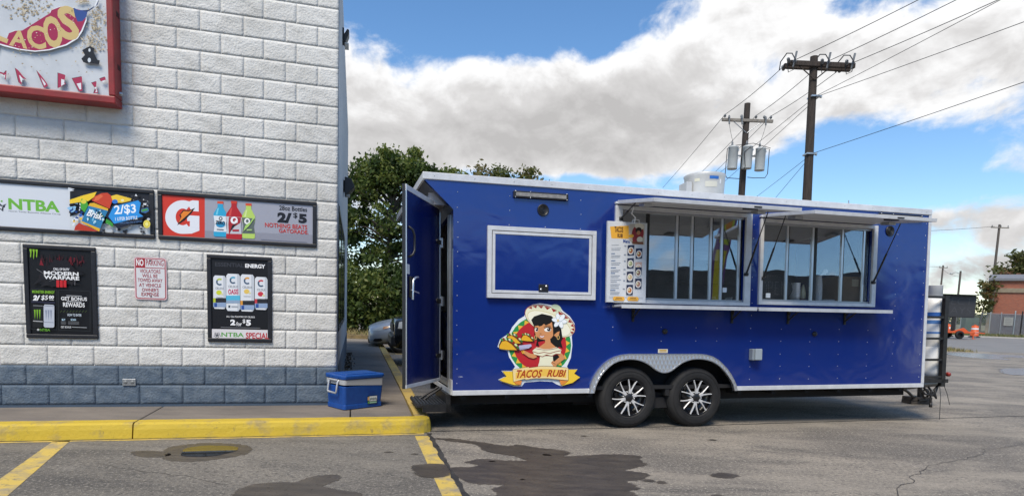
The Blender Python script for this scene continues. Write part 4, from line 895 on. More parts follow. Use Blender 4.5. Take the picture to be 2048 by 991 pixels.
b = MB(); b.box(DW-0.14, DW-0.07, 0.017, 0.035, 0.86, 1.06); b.build('latch_plate', BLACKM, door, bevel=0.004)
b = MB(); b.tube([(DW-0.10, 0.045, 0.84), (DW-0.10, 0.05, 1.02), (DW-0.13, 0.06, 1.05), (DW-0.2, 0.06, 1.06)], 0.011, 8); b.tube([(DW-0.08, 0.04, 0.93), (DW-0.22, 0.06, 0.91)], 0.008, 6); b.build('latch_handle', BRIGHT, door)
b = MB(); b.tube([(DW-0.07, 0.02, 1.52), (DW-0.07, 0.06, 1.49), (DW-0.1, 0.065, 1.44), (DW-0.1, 0.065, 1.30), (DW-0.07, 0.06, 1.26), (DW-0.07, 0.02, 1.24)], 0.012, 8); b.build('grab_handle', BLACK, door)
b = MB(); b.box(DW-0.09, DW-0.03, 0.0165, 0.0185, 1.08, 1.17); b.build('decal', PC('d8dadc'), door)
# folding step behind
b = MB(); b.box(-0.36, -0.02, 0.16, 1.0, -0.145, -0.115)
st = b.build('rear_step', BLACKM, trailer, bevel=0.004)
for k in range(9):
    b = MB(); b.box(-0.35+k*0.036, -0.332+k*0.036, 0.17, 0.99, -0.115, -0.103); b.build('tread_bar', mat('step_tread', (0.05, 0.052, 0.055), 0.5, 0.3), st)
b = MB(); b.box(-0.05, 0.0, 0.14, 1.02, -0.19, -0.0); b.box(-0.30, 0.0, 0.14, 0.16, -0.19, -0.11); b.box(-0.30, 0.0, 1.0, 1.02, -0.19, -0.11); b.tube([(-0.28, 0.7, -0.11), (-0.05, 0.7, 0.03)], 0.012); b.tube([(-0.24, 0.6, -0.11), (-0.03, 0.6, 0.03)], 0.012); b.build('step_bracket', BLACKM, trailer)
# chassis
b = MB()
for y in (0.28, WD-0.34): b.box(0.02, L, y, y+0.06, -0.13, 0.028)
for k in range(13): b.box(0.1+k*0.48, 0.15+k*0.48, 0.05, WD-0.05, -0.05, 0.027)
b.box(1.5, 3.42, 0.42, WD-0.42, -0.18, -0.05)
b.build('chassis', UNDER, trailer)
b = MB()
for x, z in ((2.04, -0.063), (2.91, -0.078)): b.tube([(x, 0.2, z), (x, WD-0.2, z)], 0.045, 8)
b.box(2.25, 2.7, 0.16, 0.24, -0.13, -0.02); b.box(2.38, 2.58, 0.12, 0.26, -0.2, -0.08)
b.build('axle', UNDER, trailer)
b = MB(); b.box(1.42, 3.5, WD-0.3, WD-0.28, -0.02, 0.62); b.build('wheel_well', DARK, trailer)
b = MB(); b.box(1.42, 3.5, 0.28, 0.30, -0.02, 0.62)
b.box(1.42, 3.5, T_+0.002, 0.31, 0.615, 0.64); b.box(1.40, 1.42, T_+0.002, 0.3, -0.02, 0.62); b.box(3.5, 3.52, T_+0.002, 0.3, -0.02, 0.62)
b.build('wheel_well', DARK, trailer)
# fender: tread-plate band with the dip between the wheels
b = MB(); b.prism(outer+inner[::-1], -0.028, 0.0); fen = b.build('fender', TREAD, trailer)
def edge_strip(path, w, y0, y1, name, m):
    bb = MB(); q = []
    for i, p in enumerate(path):
        a, c = path[max(i-1, 0)], path[min(i+1, len(path)-1)]; d = math.dist(a, c); q.append((p[0]-(c[1]-a[1])/d*w, p[1]+(c[0]-a[0])/d*w))
    n = len(path)
    vs = [(x, y0, z) for x, z in path]+[(x, y0, z) for x, z in q]+[(x, y1, z) for x, z in path]+[(x, y1, z) for x, z in q]
    fs = []
    for i in range(n-1): fs += [(i, i+1, n+i+1, n+i), (2*n+i, 3*n+i, 3*n+i+1, 2*n+i+1), (i, 2*n+i, 2*n+i+1, i+1), (n+i, n+i+1, 3*n+i+1, 3*n+i)]
    bb.add(vs, fs); return bb.build(name, m, fen)
edge_strip(inner, 0.012, -0.034, 0.004, 'fender_lip', BRIGHT)
edge_strip(outer, 0.010, -0.031, 0.004, 'fender_lip', BRIGHT)

# wheels
SILV = mat('polished_spoke', (0.80, 0.80, 0.80), 0.3, 0.35, (0.66, 0.66, 0.66), 30, local=True); GB = mat('gloss_black_rim', (0.008, 0.008, 0.009), 0.18)
RT = 0.352
def make_wheel(M, phase):
    w = bpy.data.objects.new('wheel', None); COL.objects.link(w); w.parent = trailer; w.matrix_local = M; w.empty_display_size = 0.2
    b = MB()
    b.lathe([(0.212, 0.02), (0.222, 0.003), (0.25, -0.004), (0.285, -0.004), (0.318, 0.004), (0.333, 0.016), (0.343, 0.03), (0.348, 0.036), (0.346, 0.05), (RT, 0.052), (RT, 0.085), (0.345, 0.087), (0.345, 0.096), (RT, 0.098), (RT, 0.13), (0.345, 0.132), (0.345, 0.142), (RT, 0.144), (RT, 0.17), (0.344, 0.186), (0.31, 0.2), (0.22, 0.2), (0.21, 0.18)], axis='y', n=64)
    for r_ in (0.235, 0.262, 0.300): b.lathe([(r_-0.002, -0.0035), (r_, -0.0075), (r_+0.002, -0.0035)], axis='y', n=64)
    b.build('tyre', RUBBER, w)
    b = MB(); b.lathe([(0.214, 0.012), (0.214, 0.004), (0.206, 0.004), (0.200, 0.02), (0.192, 0.09), (0.06, 0.085), (0.05, 0.03), (0.0, 0.03)], axis='y', n=48); b.build('rim', GB, w)
    b = MB(); b.lathe([(0.048, 0.03), (0.048, 0.0), (0.042, -0.006), (0, -0.006)], axis='y', n=24); b.build('hub_cap', BLACK, w)
    pm = None
    for k in range(6):
        A_ = phase+k*60
        def P(r, a): return (r*math.cos(R(A_+a)), r*math.sin(R(A_+a)))
        if pm is None:
            b = MB()
            for sgn in (1, -1):
                p = [(r*math.cos(R(a*sgn)), r*math.sin(R(a*sgn))) for r, a in ((0.045, -6), (0.088, 0.0), (0.106, 4.0), (0.15, 9.0), (0.198, 12.4), (0.201, 15.8), (0.15, 13.8), (0.105, 11.5), (0.085, 13.0), (0.045, 20))]
                b.prism(p, -0.001, 0.022)
                x, z = 0.203*math.cos(R(14.6*sgn)), 0.203*math.sin(R(14.6*sgn)); b.lathe([(0.006, 0.01), (0.006, -0.004), (0, -0.005)], (x, 0, z), 'y', 8)
            o = b.build('spoke', SILV, w, bevel=0.002, seg=1); pm = o
        else:
            o = pm.copy(); COL.objects.link(o); o.parent = w
        o.matrix_local = Matrix.Rotation(-R(A_), 4, 'Y')
        b = MB(); x, z = 0.067*math.cos(R(A_+30)), 0.067*math.sin(R(A_+30)); b.lathe([(0.0085, 0.05), (0.0085, 0.004), (0.004, -0.002), (0, -0.002)], (x, 0, z), 'y', 6); b.build('lug_nut', SILV, w)
    return w
make_wheel(Matrix.Translation((2.035, 0.035, -0.063)), 18)
make_wheel(Matrix.Translation((2.895, 0.035, -0.078)), 25)
for x, z in ((2.035, 0.045), (2.895, 0.03)): make_wheel(Matrix.Translation((x, WD-0.035, z-0.11)) @ Matrix.Rotation(math.pi, 4, 'Z'), 0)

# closed serving hatch at the left
hx = bpy.data.objects.new('hatch', None); COL.objects.link(hx); hx.parent = trailer
def rect_ring(x0, x1, z0, z1, w, y0, y1, name, m, parent, bevel=0.003):
    os_ = []
    for q in ((x0, x1, z1-w, z1), (x0, x1, z0, z0+w)):
        b = MB(); b.box(q[0], q[1], y0, y1, q[2], q[3]); os_.append(b.build(name, m, parent, bevel=bevel))
    for q in ((x0, x0+w), (x1-w, x1)):
        b = MB(); b.box(q[0], q[1], y0+0.001, y1, z0+w, z1-w); os_.append(b.build(name, m, parent, bevel=bevel))
    return os_
rect_ring(0.355, 1.570, 1.028, 1.777, 0.046, -0.050, -0.001, 'hatch_frame', ALU, hx)
b = MB(); b.box(0.401, 1.524, -0.030, -0.001, 1.074, 1.731); b.build('hatch_gap', mat('gap_dark_grey', (0.05, 0.05, 0.05), 0.7), hx)  # dark filler that shows in the gap round the hatch door
rect_ring(0.408, 1.517, 1.081, 1.724, 0.030, -0.046, -0.0305, 'hatch_door_rail', ALU, hx)
b = MB(); b.box(0.438, 1.487, -0.040, -0.0306, 1.111, 1.694); b.build('hatch_panel', BLUE, hx)
b = MB(); b.box(0.915, 1.025, -0.052, -0.0402, 1.10, 1.185); lt = b.build('latch', BLACK, hx, bevel=0.006)
b = MB(); b.lathe([(0.012, -0.052), (0.012, -0.056), (0, -0.057)], (1.0, 0, 1.165), 'y', 10); b.lathe([(0.012, -0.052), (0.012, -0.056), (0, -0.057)], (0.94, 0, 1.13), 'y', 10); b.build('keyhole', BRIGHT, lt)
def light_bar(x0, x1, z0, z1):
    b = MB(); b.box(x0, x1, -0.03, 0, z0, z1); o = b.build('light_bar', BLACKM, trailer, bevel=0.006)
    b = MB(); b.box(x0+0.025, x1-0.025, -0.034, -0.03, z0+0.016, z1-0.016)
    b.build('light_lens', mat('led_strip_lens', (0.30, 0.29, 0.265), 0.35, c2=(0.2, 0.19, 0.18), nscale=30), o)
    b = MB()
    for x in (x0+0.02, x0+(x1-x0)*.3, x1-0.02):
        for z in (z0+0.004, z1-0.004): b.lathe([(0.006, -0.03), (0.006, -0.036), (0, -0.037)], (x, 0, z), 'y', 6)
    b.build('screws', BRIGHT, o)
light_bar(0.634, 1.245, 2.088, 2.158); light_bar(5.36, 6.03, 2.13, 2.195)
def speaker(x, z):
    b = MB(); b.lathe([(0.064, 0.0), (0.064, -0.012), (0.056, -0.018), (0.052, -0.012), (0.02, -0.009), (0, -0.01)], (x, 0, z), 'y', 28); o = b.build('speaker', BLACK, trailer)
    b = MB()
    for r_ in (0.015, 0.028, 0.041): b.lathe([(r_-0.002, -0.011), (r_, -0.016), (r_+0.002, -0.011)], (x, 0, z), 'y', 20)
    b.build('grille', mat('speaker_grille', (0.02, 0.02, 0.021), 0.5), o)
speaker(0.968, 1.977); speaker(5.547, 1.985)
# service windows
SVIN = mat('window_jamb', (0.45, 0.46, 0.47), 0.35, 0.6)
def service_window(hole, outer_r, mull, opened):
    x0, x1, z0, z1 = hole
    w = bpy.data.objects.new('service_window', None); COL.objects.link(w); w.parent = trailer
    ox0, ox1, oz0, oz1 = outer_r
    for q in ((ox0, ox1, z1, oz1), (ox0, ox1, oz0, z0), (ox0, x0, z0, z1), (x1, ox1, z0, z1)):
        b = MB(); b.box(q[0], q[1], -0.030, 0.004, q[2], q[3]); b.build('window_frame', ALU, w, bevel=0.003)
    for q in ((x0, x1, z0, z0+0.025), (x0, x1, z1-0.02, z1)):
        b = MB(); b.box(q[0], q[1], 0.012, 0.075, q[2], q[3]); b.build('track', SVIN, w)
    for k, x in enumerate(mull):
        dk = k in opened
        b = MB(); b.box(x-0.014, x+0.014, 0.03, 0.055, z0+0.025, z1-0.02); b.build('mullion', BRIGHT if not dk else BLACK, w, bevel=0.002)
        b = MB(); b.box(x+0.015, x+0.028, 0.035, 0.056, z0+0.025, z1-0.02); b.build('mullion_seal', BLACK, w)
    ed = [x0]+mull+[x1]
    for k, (a, c) in enumerate(zip(ed[:-1], ed[1:])):
        b = MB(); b.box(a+0.012, c-0.012, 0.042, 0.046, z0+0.025, z1-0.02); b.build('pane', SVGLASS, w, M=Matrix.Rotation(R([0.1, -0.15, 0.12, -0.08, 0.14, 0.05, -0.1][k]), 4, 'X')) if k not in opened or True else None
    return w
service_window(WIN[0], (1.80, 3.535, 1.003, 2.078), [2.216, 2.590, 2.785, 3.03, 3.175, 3.41], [0])
service_window(WIN[1], (3.655, 5.345, 1.025, 2.035), [4.075, 4.44, 4.475, 4.875, 5.20], [2])
b = MB(); b.box(3.20, 3.26, 0.036, 0.040, 1.16, 1.215); b.build('sticker', PC('dfe3e4'), trailer)
b = MB(); b.box(3.80, 3.86, 0.036, 0.040, 1.11, 1.165); b.build('sticker', PC('dfe3e4'), trailer)
# the awning over each window: a lifted panel held by gas struts
def awning(x0, x1, zh, zf, depth, sx):
    dy, dz = -depth, zf-zh; Ln = math.hypot(dy, dz); a = math.atan2(-dz, depth)
    M = Matrix.Translation((0, -0.03, zh)) @ Matrix.Rotation(a, 4, 'X')
    b = MB(); b.box(x0+0.03, x1-0.03, -Ln+0.03, -0.02, 0.004, 0.030); aw = b.build('awning', mat('awning_panel', (0.60, 0.60, 0.60), 0.5), trailer, M)
    for q in ((x0, x1, -Ln, -Ln+0.03), (x0, x1, -0.03, 0.0), ):
        b = MB(); b.box(q[0], q[1], q[2], q[3], -0.002, 0.036); b.build('awning_rail', ALU, aw, bevel=0.003)
    for q in ((x0, x0+0.03), (x1-0.03, x1)):
        b = MB(); b.box(q[0], q[1], -Ln+0.03, -0.03, -0.001, 0.035); b.build('awning_rail', ALU, aw, bevel=0.003)
    lx = x0+(x1-x0)*0.68
    b = MB(); b.box(lx-0.06, lx+0.06, -Ln+0.06, -Ln+0.15, -0.012, 0.003); b.box(lx-0.03, lx+0.06, -Ln-0.004, -Ln, 0.008, 0.022); b.build('awning_latch', BLACK, aw)
    b = MB(); b.box(x0-0.02, x1+0.02, -0.04, -0.001, zh-0.002, zh+0.022); b.build('awning_hinge', ALU, trailer, bevel=0.003)
    for x, zz in ((sx[0], -0.55), (sx[1], -0.55)):
        p0 = Vector((x, -0.03, zh-(0.72 if x > 2 else 0.16))); p1 = M @ Vector((x, -Ln*0.42, 0.0)); mid = p0.lerp(p1, 0.5)
        b = MB(); b.tube([p0, mid], 0.011, 8); b.tube([mid, p1], 0.006, 8); b.lathe([(0, -0.02), (0.02, -0.02), (0.02, 0.02), (0, 0.02)], p0, 'x', 10); b.build('gas_strut', BLACK, trailer)
    for x in (x0+0.16, x1-0.16): b = MB(); b.box(x-0.05, x+0.05, -Ln*0.5, -Ln*0.36, -0.03, -0.001); b.build('strut_bracket', GALV, aw)
awning(1.815, 3.50, 2.092, 1.945, 0.85, (1.86, 3.47))
awning(3.665, 5.27, 2.050, 1.935, 0.85, (3.70, 5.30))
# serving shelves on folding brackets
for (x0, x1, z), bx in (((1.787, 3.468, 0.958), (2.04, 3.31)), ((3.492, 5.385, 0.958), (4.085, 4.91))):
    b = MB(); b.box(x0, x1, -0.25, -0.002, z, z+0.022); s_ = b.build('serving_shelf', ALU, trailer, bevel=0.003)
    b = MB(); b.box(x0, x1, -0.254, -0.251, z-0.018, z+0.022); b.build('shelf_lip', ALU, s_)
    for x in bx:
        b = MB(); b.box(x-0.012, x+0.012, -0.02, -0.001, z-0.16, z); b.tube([(x, -0.012, z-0.12), (x, -0.2, z-0.005)], 0.008, 6); b.tube([(x+0.02, -0.01, z-0.05), (x-0.03, -0.09, z-0.02)], 0.006, 6); b.build('shelf_bracket', BLACKM, s_)
# side fittings
b = MB(); b.box(3.56, 3.675, -0.075, 0.0, 0.362, 0.497); bx_ = b.build('outlet_box', mat('grey_box', (0.25, 0.29, 0.32), 0.5), trailer, bevel=0.008)
b = MB(); b.box(3.585, 3.678, -0.098, -0.0755, 0.365, 0.50); b.build('outlet_lid', mat('grey_lid', (0.33, 0.38, 0.41), 0.45), bx_, bevel=0.01)
b = MB(); b.box(2.365, 2.487, -0.004, 0.0, 0.448, 0.492); o = b.build('sticker', PC('dcd6c2'), trailer)
b = MB(); b.box(2.38, 2.472, -0.0052, -0.0041, 0.468, 0.484); b.box(2.38, 2.472, -0.0052, -0.0041, 0.455, 0.460); b.build('sticker_print', PC('c8a048'), o)
for x, z in ((2.442, 0.694), (4.475, 0.682)):
    b = MB(); b.lathe([(0.03, 0), (0.03, -0.02), (0.014, -0.032), (0, -0.032)], (x, 0, z), 'y', 12); b.build('drain_plug', BLACK, trailer)
A = Art(lambda x, y: tmap(x, y), -0.0006); A.text('GVWR', 917, 925, 751.5, 754, 'c8ccd4'); A.build('stencil', trailer)
# roof exhaust fan
ef = bpy.data.objects.new('exhaust_fan', None); COL.objects.link(ef); ef.parent = trailer; ef.matrix_local = Matrix.Translation((3.40, 0.8, 2.28)) @ Matrix.Diagonal((0.80, 0.80, 0.93, 1))
b = MB(); b.lathe([(0.30, 0.10), (0.30, 0.14), (0.318, 0.41), (0.332, 0.445), (0.325, 0.45), (0.308, 0.41), (0.29, 0.14)], n=48); b.build('fan_shroud', mat('fan_aluminium', (0.62, 0.62, 0.60), 0.4, 0.25, (0.52, 0.52, 0.5), 5), ef)
b = MB(); b.box(-0.30, 0.30, -0.3, 0.3, -0.005, 0.12); b.build('fan_curb', ALU, ef)
b = MB(); b.box(-0.40, -0.305, -0.14, 0.10, 0.10, 0.33); b.build('fan_switch_box', MATS['fan_aluminium'], ef, bevel=0.006)
b = MB(); b.lathe([(0.0, 0.44), (0.15, 0.42), (0.16, 0.30), (0.16, 0.12)], n=24); b.build('fan_motor_dome', STEEL, ef)
def curved_label(a0, a1, z0, z1, m, nm):
    b = MB(); n = 8; r_ = lambda z: 0.302+(z-0.14)*0.067
    vs = [(r_(z)*math.cos(R(a0+(a1-a0)*i/n))*1.004, r_(z)*math.sin(R(a0+(a1-a0)*i/n))*1.004, z) for z in (z0, z1) for i in range(n+1)]
    b.add(vs, [(i, i+1, n+2+i, n+1+i) for i in range(n)], 0, True); b.build(nm, m, ef)
curved_label(-108, -80, 0.355, 0.395, PC('2f66b0'), 'fan_decal'); curved_label(-150, -135, 0.33, 0.37, PC('d6d3bc'), 'fan_decal'); curved_label(-120, -84, 0.25, 0.325, PC('c9c8bb'), 'fan_decal'); curved_label(-76, -70, 0.30, 0.36, PC('dddfe0'), 'fan_decal')
b = MB(); b.tube([(5.2, 0.3, 2.28), (5.17, 0.28, 2.40)], 0.006); b.build('aerial', GALV, trailer)
# kitchen seen through the glass
b = MB(); b.box(0.3, 6.0, WD-0.4, WD-0.05, 0.07, 0.95); b.box(0.3, 6.0, 0.06, 0.42, 0.66, 0.92); b.build('counter', STEEL, trailer)
b = MB(); b.box(0.06, L-0.06, WD-0.06, WD-0.05, 0.95, 2.2); b.build('back_panel', INT, trailer)
b = MB(); b.prism([(0.75, 1.62), (0.75, 2.05), (WD-0.07, 2.05), (WD-0.07, 1.55)], 1.7, 3.6, plane='yz'); b.build('cooking_hood', STEEL, trailer)
b = MB(); b.box(3.75, 5.7, WD-0.4, WD-0.07, 1.45, 1.48); b.box(3.9, 4.3, WD-0.38, WD-0.1, 1.48, 1.75); b.box(4.6, 4.9, WD-0.36, WD-0.1, 1.48, 1.7); b.build('wall_shelf', INT, trailer)
b = MB(); b.box(1.0, 1.65, 1.5, WD-0.07, 0.95, 1.9); b.build('fridge', STEEL, trailer)
# front frame: A-frame coupler, jack, cylinder rack
b = MB()
for y in (0.45, WD-0.5): b.tube([(L-0.3, y, -0.07), (L+1.75, 1.22, -0.07)], 0.05, 6)
b.box(L, L+0.45, 0.5, WD-0.5, -0.05, -0.01)
b.build('tongue', BLACKM, trailer)
b = MB(); b.tube([(7.83, 1.48, -0.36), (7.83, 1.48, 0.06)], 0.035, 10); b.tube([(7.83, 1.48, 0.06), (7.83, 1.48, 0.5)], 0.045, 10); b.box(7.74, 7.92, 1.4, 1.56, -0.375, -0.35); b.build('jack_post', BLACKM, trailer)
b = MB(); b.tube([(7.0, 1.35, -0.10), (7.25, 1.3, -0.14), (7.45, 1.35, -0.22), (7.6, 1.4, -0.30), (7.7, 1.45, -0.31)], 0.022, 8); b.tube([(7.75, 1.48, -0.02), (7.3, 1.36, -0.05), (6.95, 1.3, -0.09), (7.0, 1.35, -0.10)], 0.018, 8); b.build('trailer_hose', BLACK, trailer)
b = MB()
for y in (0.04, 0.50): b.box(6.545, 6.61, y, y+0.05, 0.0, 1.20)
for z in (0.11, 0.34, 0.62, 0.90, 1.165):
    b.box(6.20, 6.58, 0.045, 0.08, z, z+0.03); b.box(6.20, 6.58, 0.505, 0.545, z, z+0.03)
b.box(6.20, 6.66, 0.04, 0.55, 0.05, 0.098); b.build('cylinder_rack', BLACKM, trailer)
b = MB(); b.lathe([(0, 0), (0.03, 0.0), (0.03, 0.03), (0, 0.04)], (6.66, 0.06, 0.16), 'x', 10); b.build('marker_lamp', mat('red_lens', (0.25, 0.02, 0.012), 0.3), trailer)
b = MB(); rr = random.Random(8)
for k in range(3): b.tube([(6.22+0.1*k, 0.12, 0.03-0.02*k), (6.32+.1*k, 0.08, -0.10-0.03*k), (6.5, 0.1, -0.13+0.04*k), (6.62, 0.14, 0.02)], 0.014, 6)
b.lathe([(0.05, 0), (0.07, 0.02), (0.05, 0.04), (0.05, 0)], (6.38, 0.1, -0.10), 'y', 14); b.tube([(6.45, 0.1, -0.05), (6.42, 0.08, -0.17), (6.44, 0.09, -0.24)], 0.012, 6); b.lathe([(0, -0.03), (0.02, -0.03), (0.02, 0.03), (0, 0.03)], (6.44, 0.09, -0.25), 'z', 8); b.build('safety_chain', BLACKM, trailer)
b = MB(); b.tube([(6.58, 0.1, 0.05), (6.58, 0.07, -0.14), (6.54, 0.04, -0.44)], 0.004, 5); b.tube([(6.64, 0.1, 0.05), (6.72, 0.1, -0.10), (6.80, 0.12, -0.26)], 0.004, 5); b.build('loose_wire', BLACK, trailer)

# emblem on the side
A = Art(drawing(HT, 980, 600, 5.2158), -0.0012, 0.00014)
CRM, SK, HR, RD_, GD, GN = 'e6e3c4', 'd08f5c', '17140f', 'b8252c', 'eab53a', '2d8f46'
A.poly([(78, 482), (105, 405), (200, 343), (232, 278), (298, 200), (357, 165), (388, 85), (440, 45), (520, 30), (600, 42), (640, 50), (690, 45), (735, 75), (760, 112), (830, 165), (880, 240), (886, 300), (852, 372), (858, 470), (842, 600), (802, 690), (822, 716), (912, 716), (880, 760), (942, 800), (862, 862), (750, 896), (690, 872), (650, 848), (520, 842), (360, 856), (330, 896), (240, 892), (120, 848), (85, 825), (160, 790), (120, 733), (230, 733), (262, 690), (198, 590), (182, 525), (112, 512)], 'dfe6e8')
A.ell(520, 470, 326, 308, GN); zz = []
for k in range(44):
    r_ = 1.0 if k % 2 else 0.84; a = R(360*k/44+3); zz.append((520+316*r_*math.cos(a), 470+300*r_*math.sin(a)))
A.poly(zz, GD); A.ell(520, 470, 276, 262, RD_)
A.poly([(470, 240), (430, 200), (458, 165), (540, 138), (640, 160), (705, 245), (745, 300), (760, 400), (740, 430), (758, 500), (720, 482), (690, 505), (640, 440), (560, 420), (500, 432), (512, 482), (478, 470), (490, 420), (462, 360)], HR)
A.ell(625, 215, 282, 142, '8a2a22', 24); A.ell(625, 217, 276, 136, CRM, 24)
A.ell(690, 85, 56, 40, 'c9d6b4', 24); tri = []
for k in range(11):
    a = R(-158+k*16.5); c_, q_ = math.cos(R(24)), math.sin(R(24))
    def E(rx, ry, aa): x, y = rx*math.cos(aa), ry*math.sin(aa); return (625+x*c_-y*q_, 217+x*q_+y*c_)
    A.poly([E(272, 132, a-R(7)), E(272, 132, a+R(7)), E(238, 100, a)], '9c2f2a')
A.ell(615, 238, 244, 100, 'c8b878', 24); A.ell(615, 240, 240, 97, 'f0edd6', 24)
A.poly([(455, 262), (428, 205), (458, 168), (540, 140), (640, 162), (700, 240), (742, 300), (756, 398), (740, 432), (757, 500), (720, 482), (690, 504), (640, 440), (560, 420), (500, 432), (512, 482), (478, 470), (490, 420), (466, 360), (456, 300)], HR)
A.poly([(466, 262), (500, 215), (640, 190), (655, 300), (658, 368), (636, 396), (580, 413), (520, 402), (480, 370), (462, 320)], SK)
A.poly([(664, 362), (700, 330), (725, 322), (718, 362), (690, 385)], SK)
A.poly([(572, 408), (626, 400), (632, 440), (692, 492), (620, 512), (560, 512), (494, 497), (556, 455), (574, 440)], SK)
A.poly([(466, 268), (475, 215), (560, 176), (655, 172), (655, 215), (625, 240), (580, 262), (562, 244), (540, 264), (515, 272), (500, 262)], HR)
for cx_, rx, px in ((484, 18, 487), (600, 36, 612)):
    A.ell(cx_, 306, rx, 21, 'f2efe6'); A.ell(px, 304, min(rx-5, 19), 18, '241810'); A.ell(px-6, 297, 5, 5, 'f2efe6')
A.line([(466, 288), (480, 282), (500, 290)], 5, HR); A.line([(566, 292), (590, 280), (620, 280), (640, 290)], 7, HR); A.line([(560, 276), (600, 262), (630, 268)], 4, HR); A.line([(518, 340), (524, 348), (534, 346)], 4, '7c4422')
A.poly([(512, 366), (540, 374), (568, 364), (552, 386), (530, 386)], 'f0dcd8'); A.line([(508, 364), (540, 372), (570, 362)], 4, 'a03a3a'); A.line([(528, 390), (552, 390)], 5, 'c06a60')
for cx_, rx in ((475, 13), (709, 15)): A.ell(cx_, 386, rx, 24, 'd7b26a'); A.ell(cx_, 386, rx-6, 17, HR)
for k in range(6):
    a = 60*k+10; A.ell(722+38*math.cos(R(a)), 212+38*math.sin(R(a)), 44, 24, 'aab7bd', a); A.ell(722+38*math.cos(R(a)), 212+38*math.sin(R(a)), 40, 20, 'eef2f4', a)
A.ell(706, 212, 12, 14, 'e0c48a')
A.poly([(642, 592), (690, 570), (715, 580), (735, 600), (700, 640), (655, 650)], HR)
A.poly([(520, 580), (652, 580), (660, 690), (496, 690), (512, 640)], CRM)
A.poly([(735, 542), (778, 590), (772, 612), (694, 668), (688, 690), (660, 690), (632, 650), (650, 628), (668, 638), (722, 590), (700, 560)], SK); A.line([(640, 640), (680, 665)], 4, '5a3018')
A.poly([(476, 558), (425, 556), (355, 522), (336, 548), (400, 592), (450, 606), (486, 592)], SK); A.line([(340, 550), (400, 594), (450, 608), (484, 595)], 4, '5a3018')
A.line([(340, 520), (356, 552)], 9, GD); A.line([(326, 528), (342, 556)], 8, GD)
A.poly([(440, 525), (480, 488), (560, 508), (620, 506), (690, 488), (742, 515), (728, 562), (684, 558), (640, 582), (585, 566), (545, 588), (490, 574), (455, 560)], CRM)
A.line([(445, 532), (500, 552), (560, 540), (620, 552), (680, 534), (738, 522)], 7, '9a4632'); A.line([(470, 568), (545, 586), (585, 566), (640, 580), (684, 558), (728, 560)], 6, '9a4632'); A.line([(470, 500), (560, 516), (620, 512), (700, 496)], 4, '9a4632')
A.poly([(300, 470), (425, 455), (432, 480), (400, 502), (310, 518), (290, 500)], 'b4b2d0'); A.line([(296, 505), (400, 502), (430, 480)], 4, HR)
for (x0, y0, s_) in ((322, 345, .78), (160, 345, 1.0), (92, 395, 1.18)):
    P = lambda a, q: (x0+a*s_, y0+q*s_)
    A.poly([P(-4, 60), P(20, 10), P(70, -6), P(110, 6), P(165, 70), P(180, 110), P(80, 105), P(0, 95)], HR)
    A.poly([P(10, 20), P(40, -2), P(80, -2), P(120, 20), P(172, 80), P(176, 104), P(150, 96), P(90, 40)], '6a2f1c')
    for k in range(9):
        t_ = k/8; A.ell(*P(24+140*t_, 12-18*math.sin(t_*2.6)+78*t_*t_), 15*s_, 9*s_, ('3f8f3a', '8f2a20', 'cfe0a0', '2f6f30', 'd8d4b8')[k % 5], 40)
    A.poly([P(2, 62), P(24, 26), P(62, 20), P(110, 52), P(158, 104), P(80, 102), P(2, 92)], 'e3ad28'); A.line([P(2, 64), P(24, 27), P(62, 20), P(110, 52), P(158, 104)], 4, '7a4a18')
# ribbon
for pts in ([(122, 735), (232, 738), (238, 850), (310, 886), (240, 884), (120, 846), (88, 826), (162, 792)], [(815, 716), (908, 718), (876, 760), (938, 800), (860, 860), (750, 892), (740, 850), (815, 836)]): A.poly(pts, HR); A.poly([((x-520)*.985+520, (y-790)*.95+790) for x, y in pts], 'ecc53a')
for pts in ([(236, 840), (325, 832), (312, 884), (262, 872)], [(720, 828), (812, 836), (770, 872), (738, 884)]): A.poly(pts, '8a4a1c'); A.poly([((x-520)*.985+520, (y-850)*.85+850) for x, y in pts], 'dc8a3c')
rb_ = [(228, 718), (320, 702), (395, 690), (400, 700), (530, 682), (640, 684), (770, 696), (812, 702), (812, 834), (720, 826), (600, 812), (460, 812), (370, 826), (352, 818), (236, 850)]
A.poly([(x, y) for x, y in rb_], '5a3a1c'); A.poly([((x-520)*.986+520, (y-765)*.95+765) for x, y in rb_], 'ecd394'); A.poly([(262, 752), (395, 722), (530, 712), (660, 716), (788, 732), (788, 806), (650, 792), (460, 790), (262, 822)], 'e9bd52')
A.text('TACOS', 272, 540, 722, 806, 'a8411c', 0.03, 0.35, 0); A.text('RUBI', 585, 790, 722, 796, 'a8411c', 0.03, 0.35, 0)
A.build('emblem', trailer)
# ============================================================ THINGS ROUND THE TRAILER
# menu board hung in front of the first window
mx0, mx1, mz0, mz1 = 1.685, 2.145, 1.008, 1.888
t = thing('menu_board', 'tall white menu board with food pictures standing at the left serving window', 'menu board', TR)
b = MB(); b.box(mx0, mx1, -0.085, -0.068, mz0, mz1); b.build('panel', mat('menu_panel', (0.62, 0.64, 0.66), 0.45, c2=(0.56, 0.58, 0.6), nscale=4), t, bevel=0.003)
b = MB(); b.box(mx0-0.006, mx0+0.002, -0.088, -0.06, mz0, mz1); b.box(mx1-0.002, mx1+0.006, -0.088, -0.06, mz0, mz1); b.build('panel_edge', ALU, t)
b = MB(); b.tube([(2.0, -0.08, mz1-0.01), (2.0, -0.10, mz1+0.05), (1.95, -0.11, mz1+0.09), (1.93, -0.2, 2.02)], 0.008, 6); b.tube([(2.06, -0.08, mz1-0.02), (2.05, -0.09, mz1+0.03), (1.98, -0.09, mz1+0.03), (1.97, -0.08, mz1-0.02)], 0.006, 6); b.build('hanger', WHITEP, t)
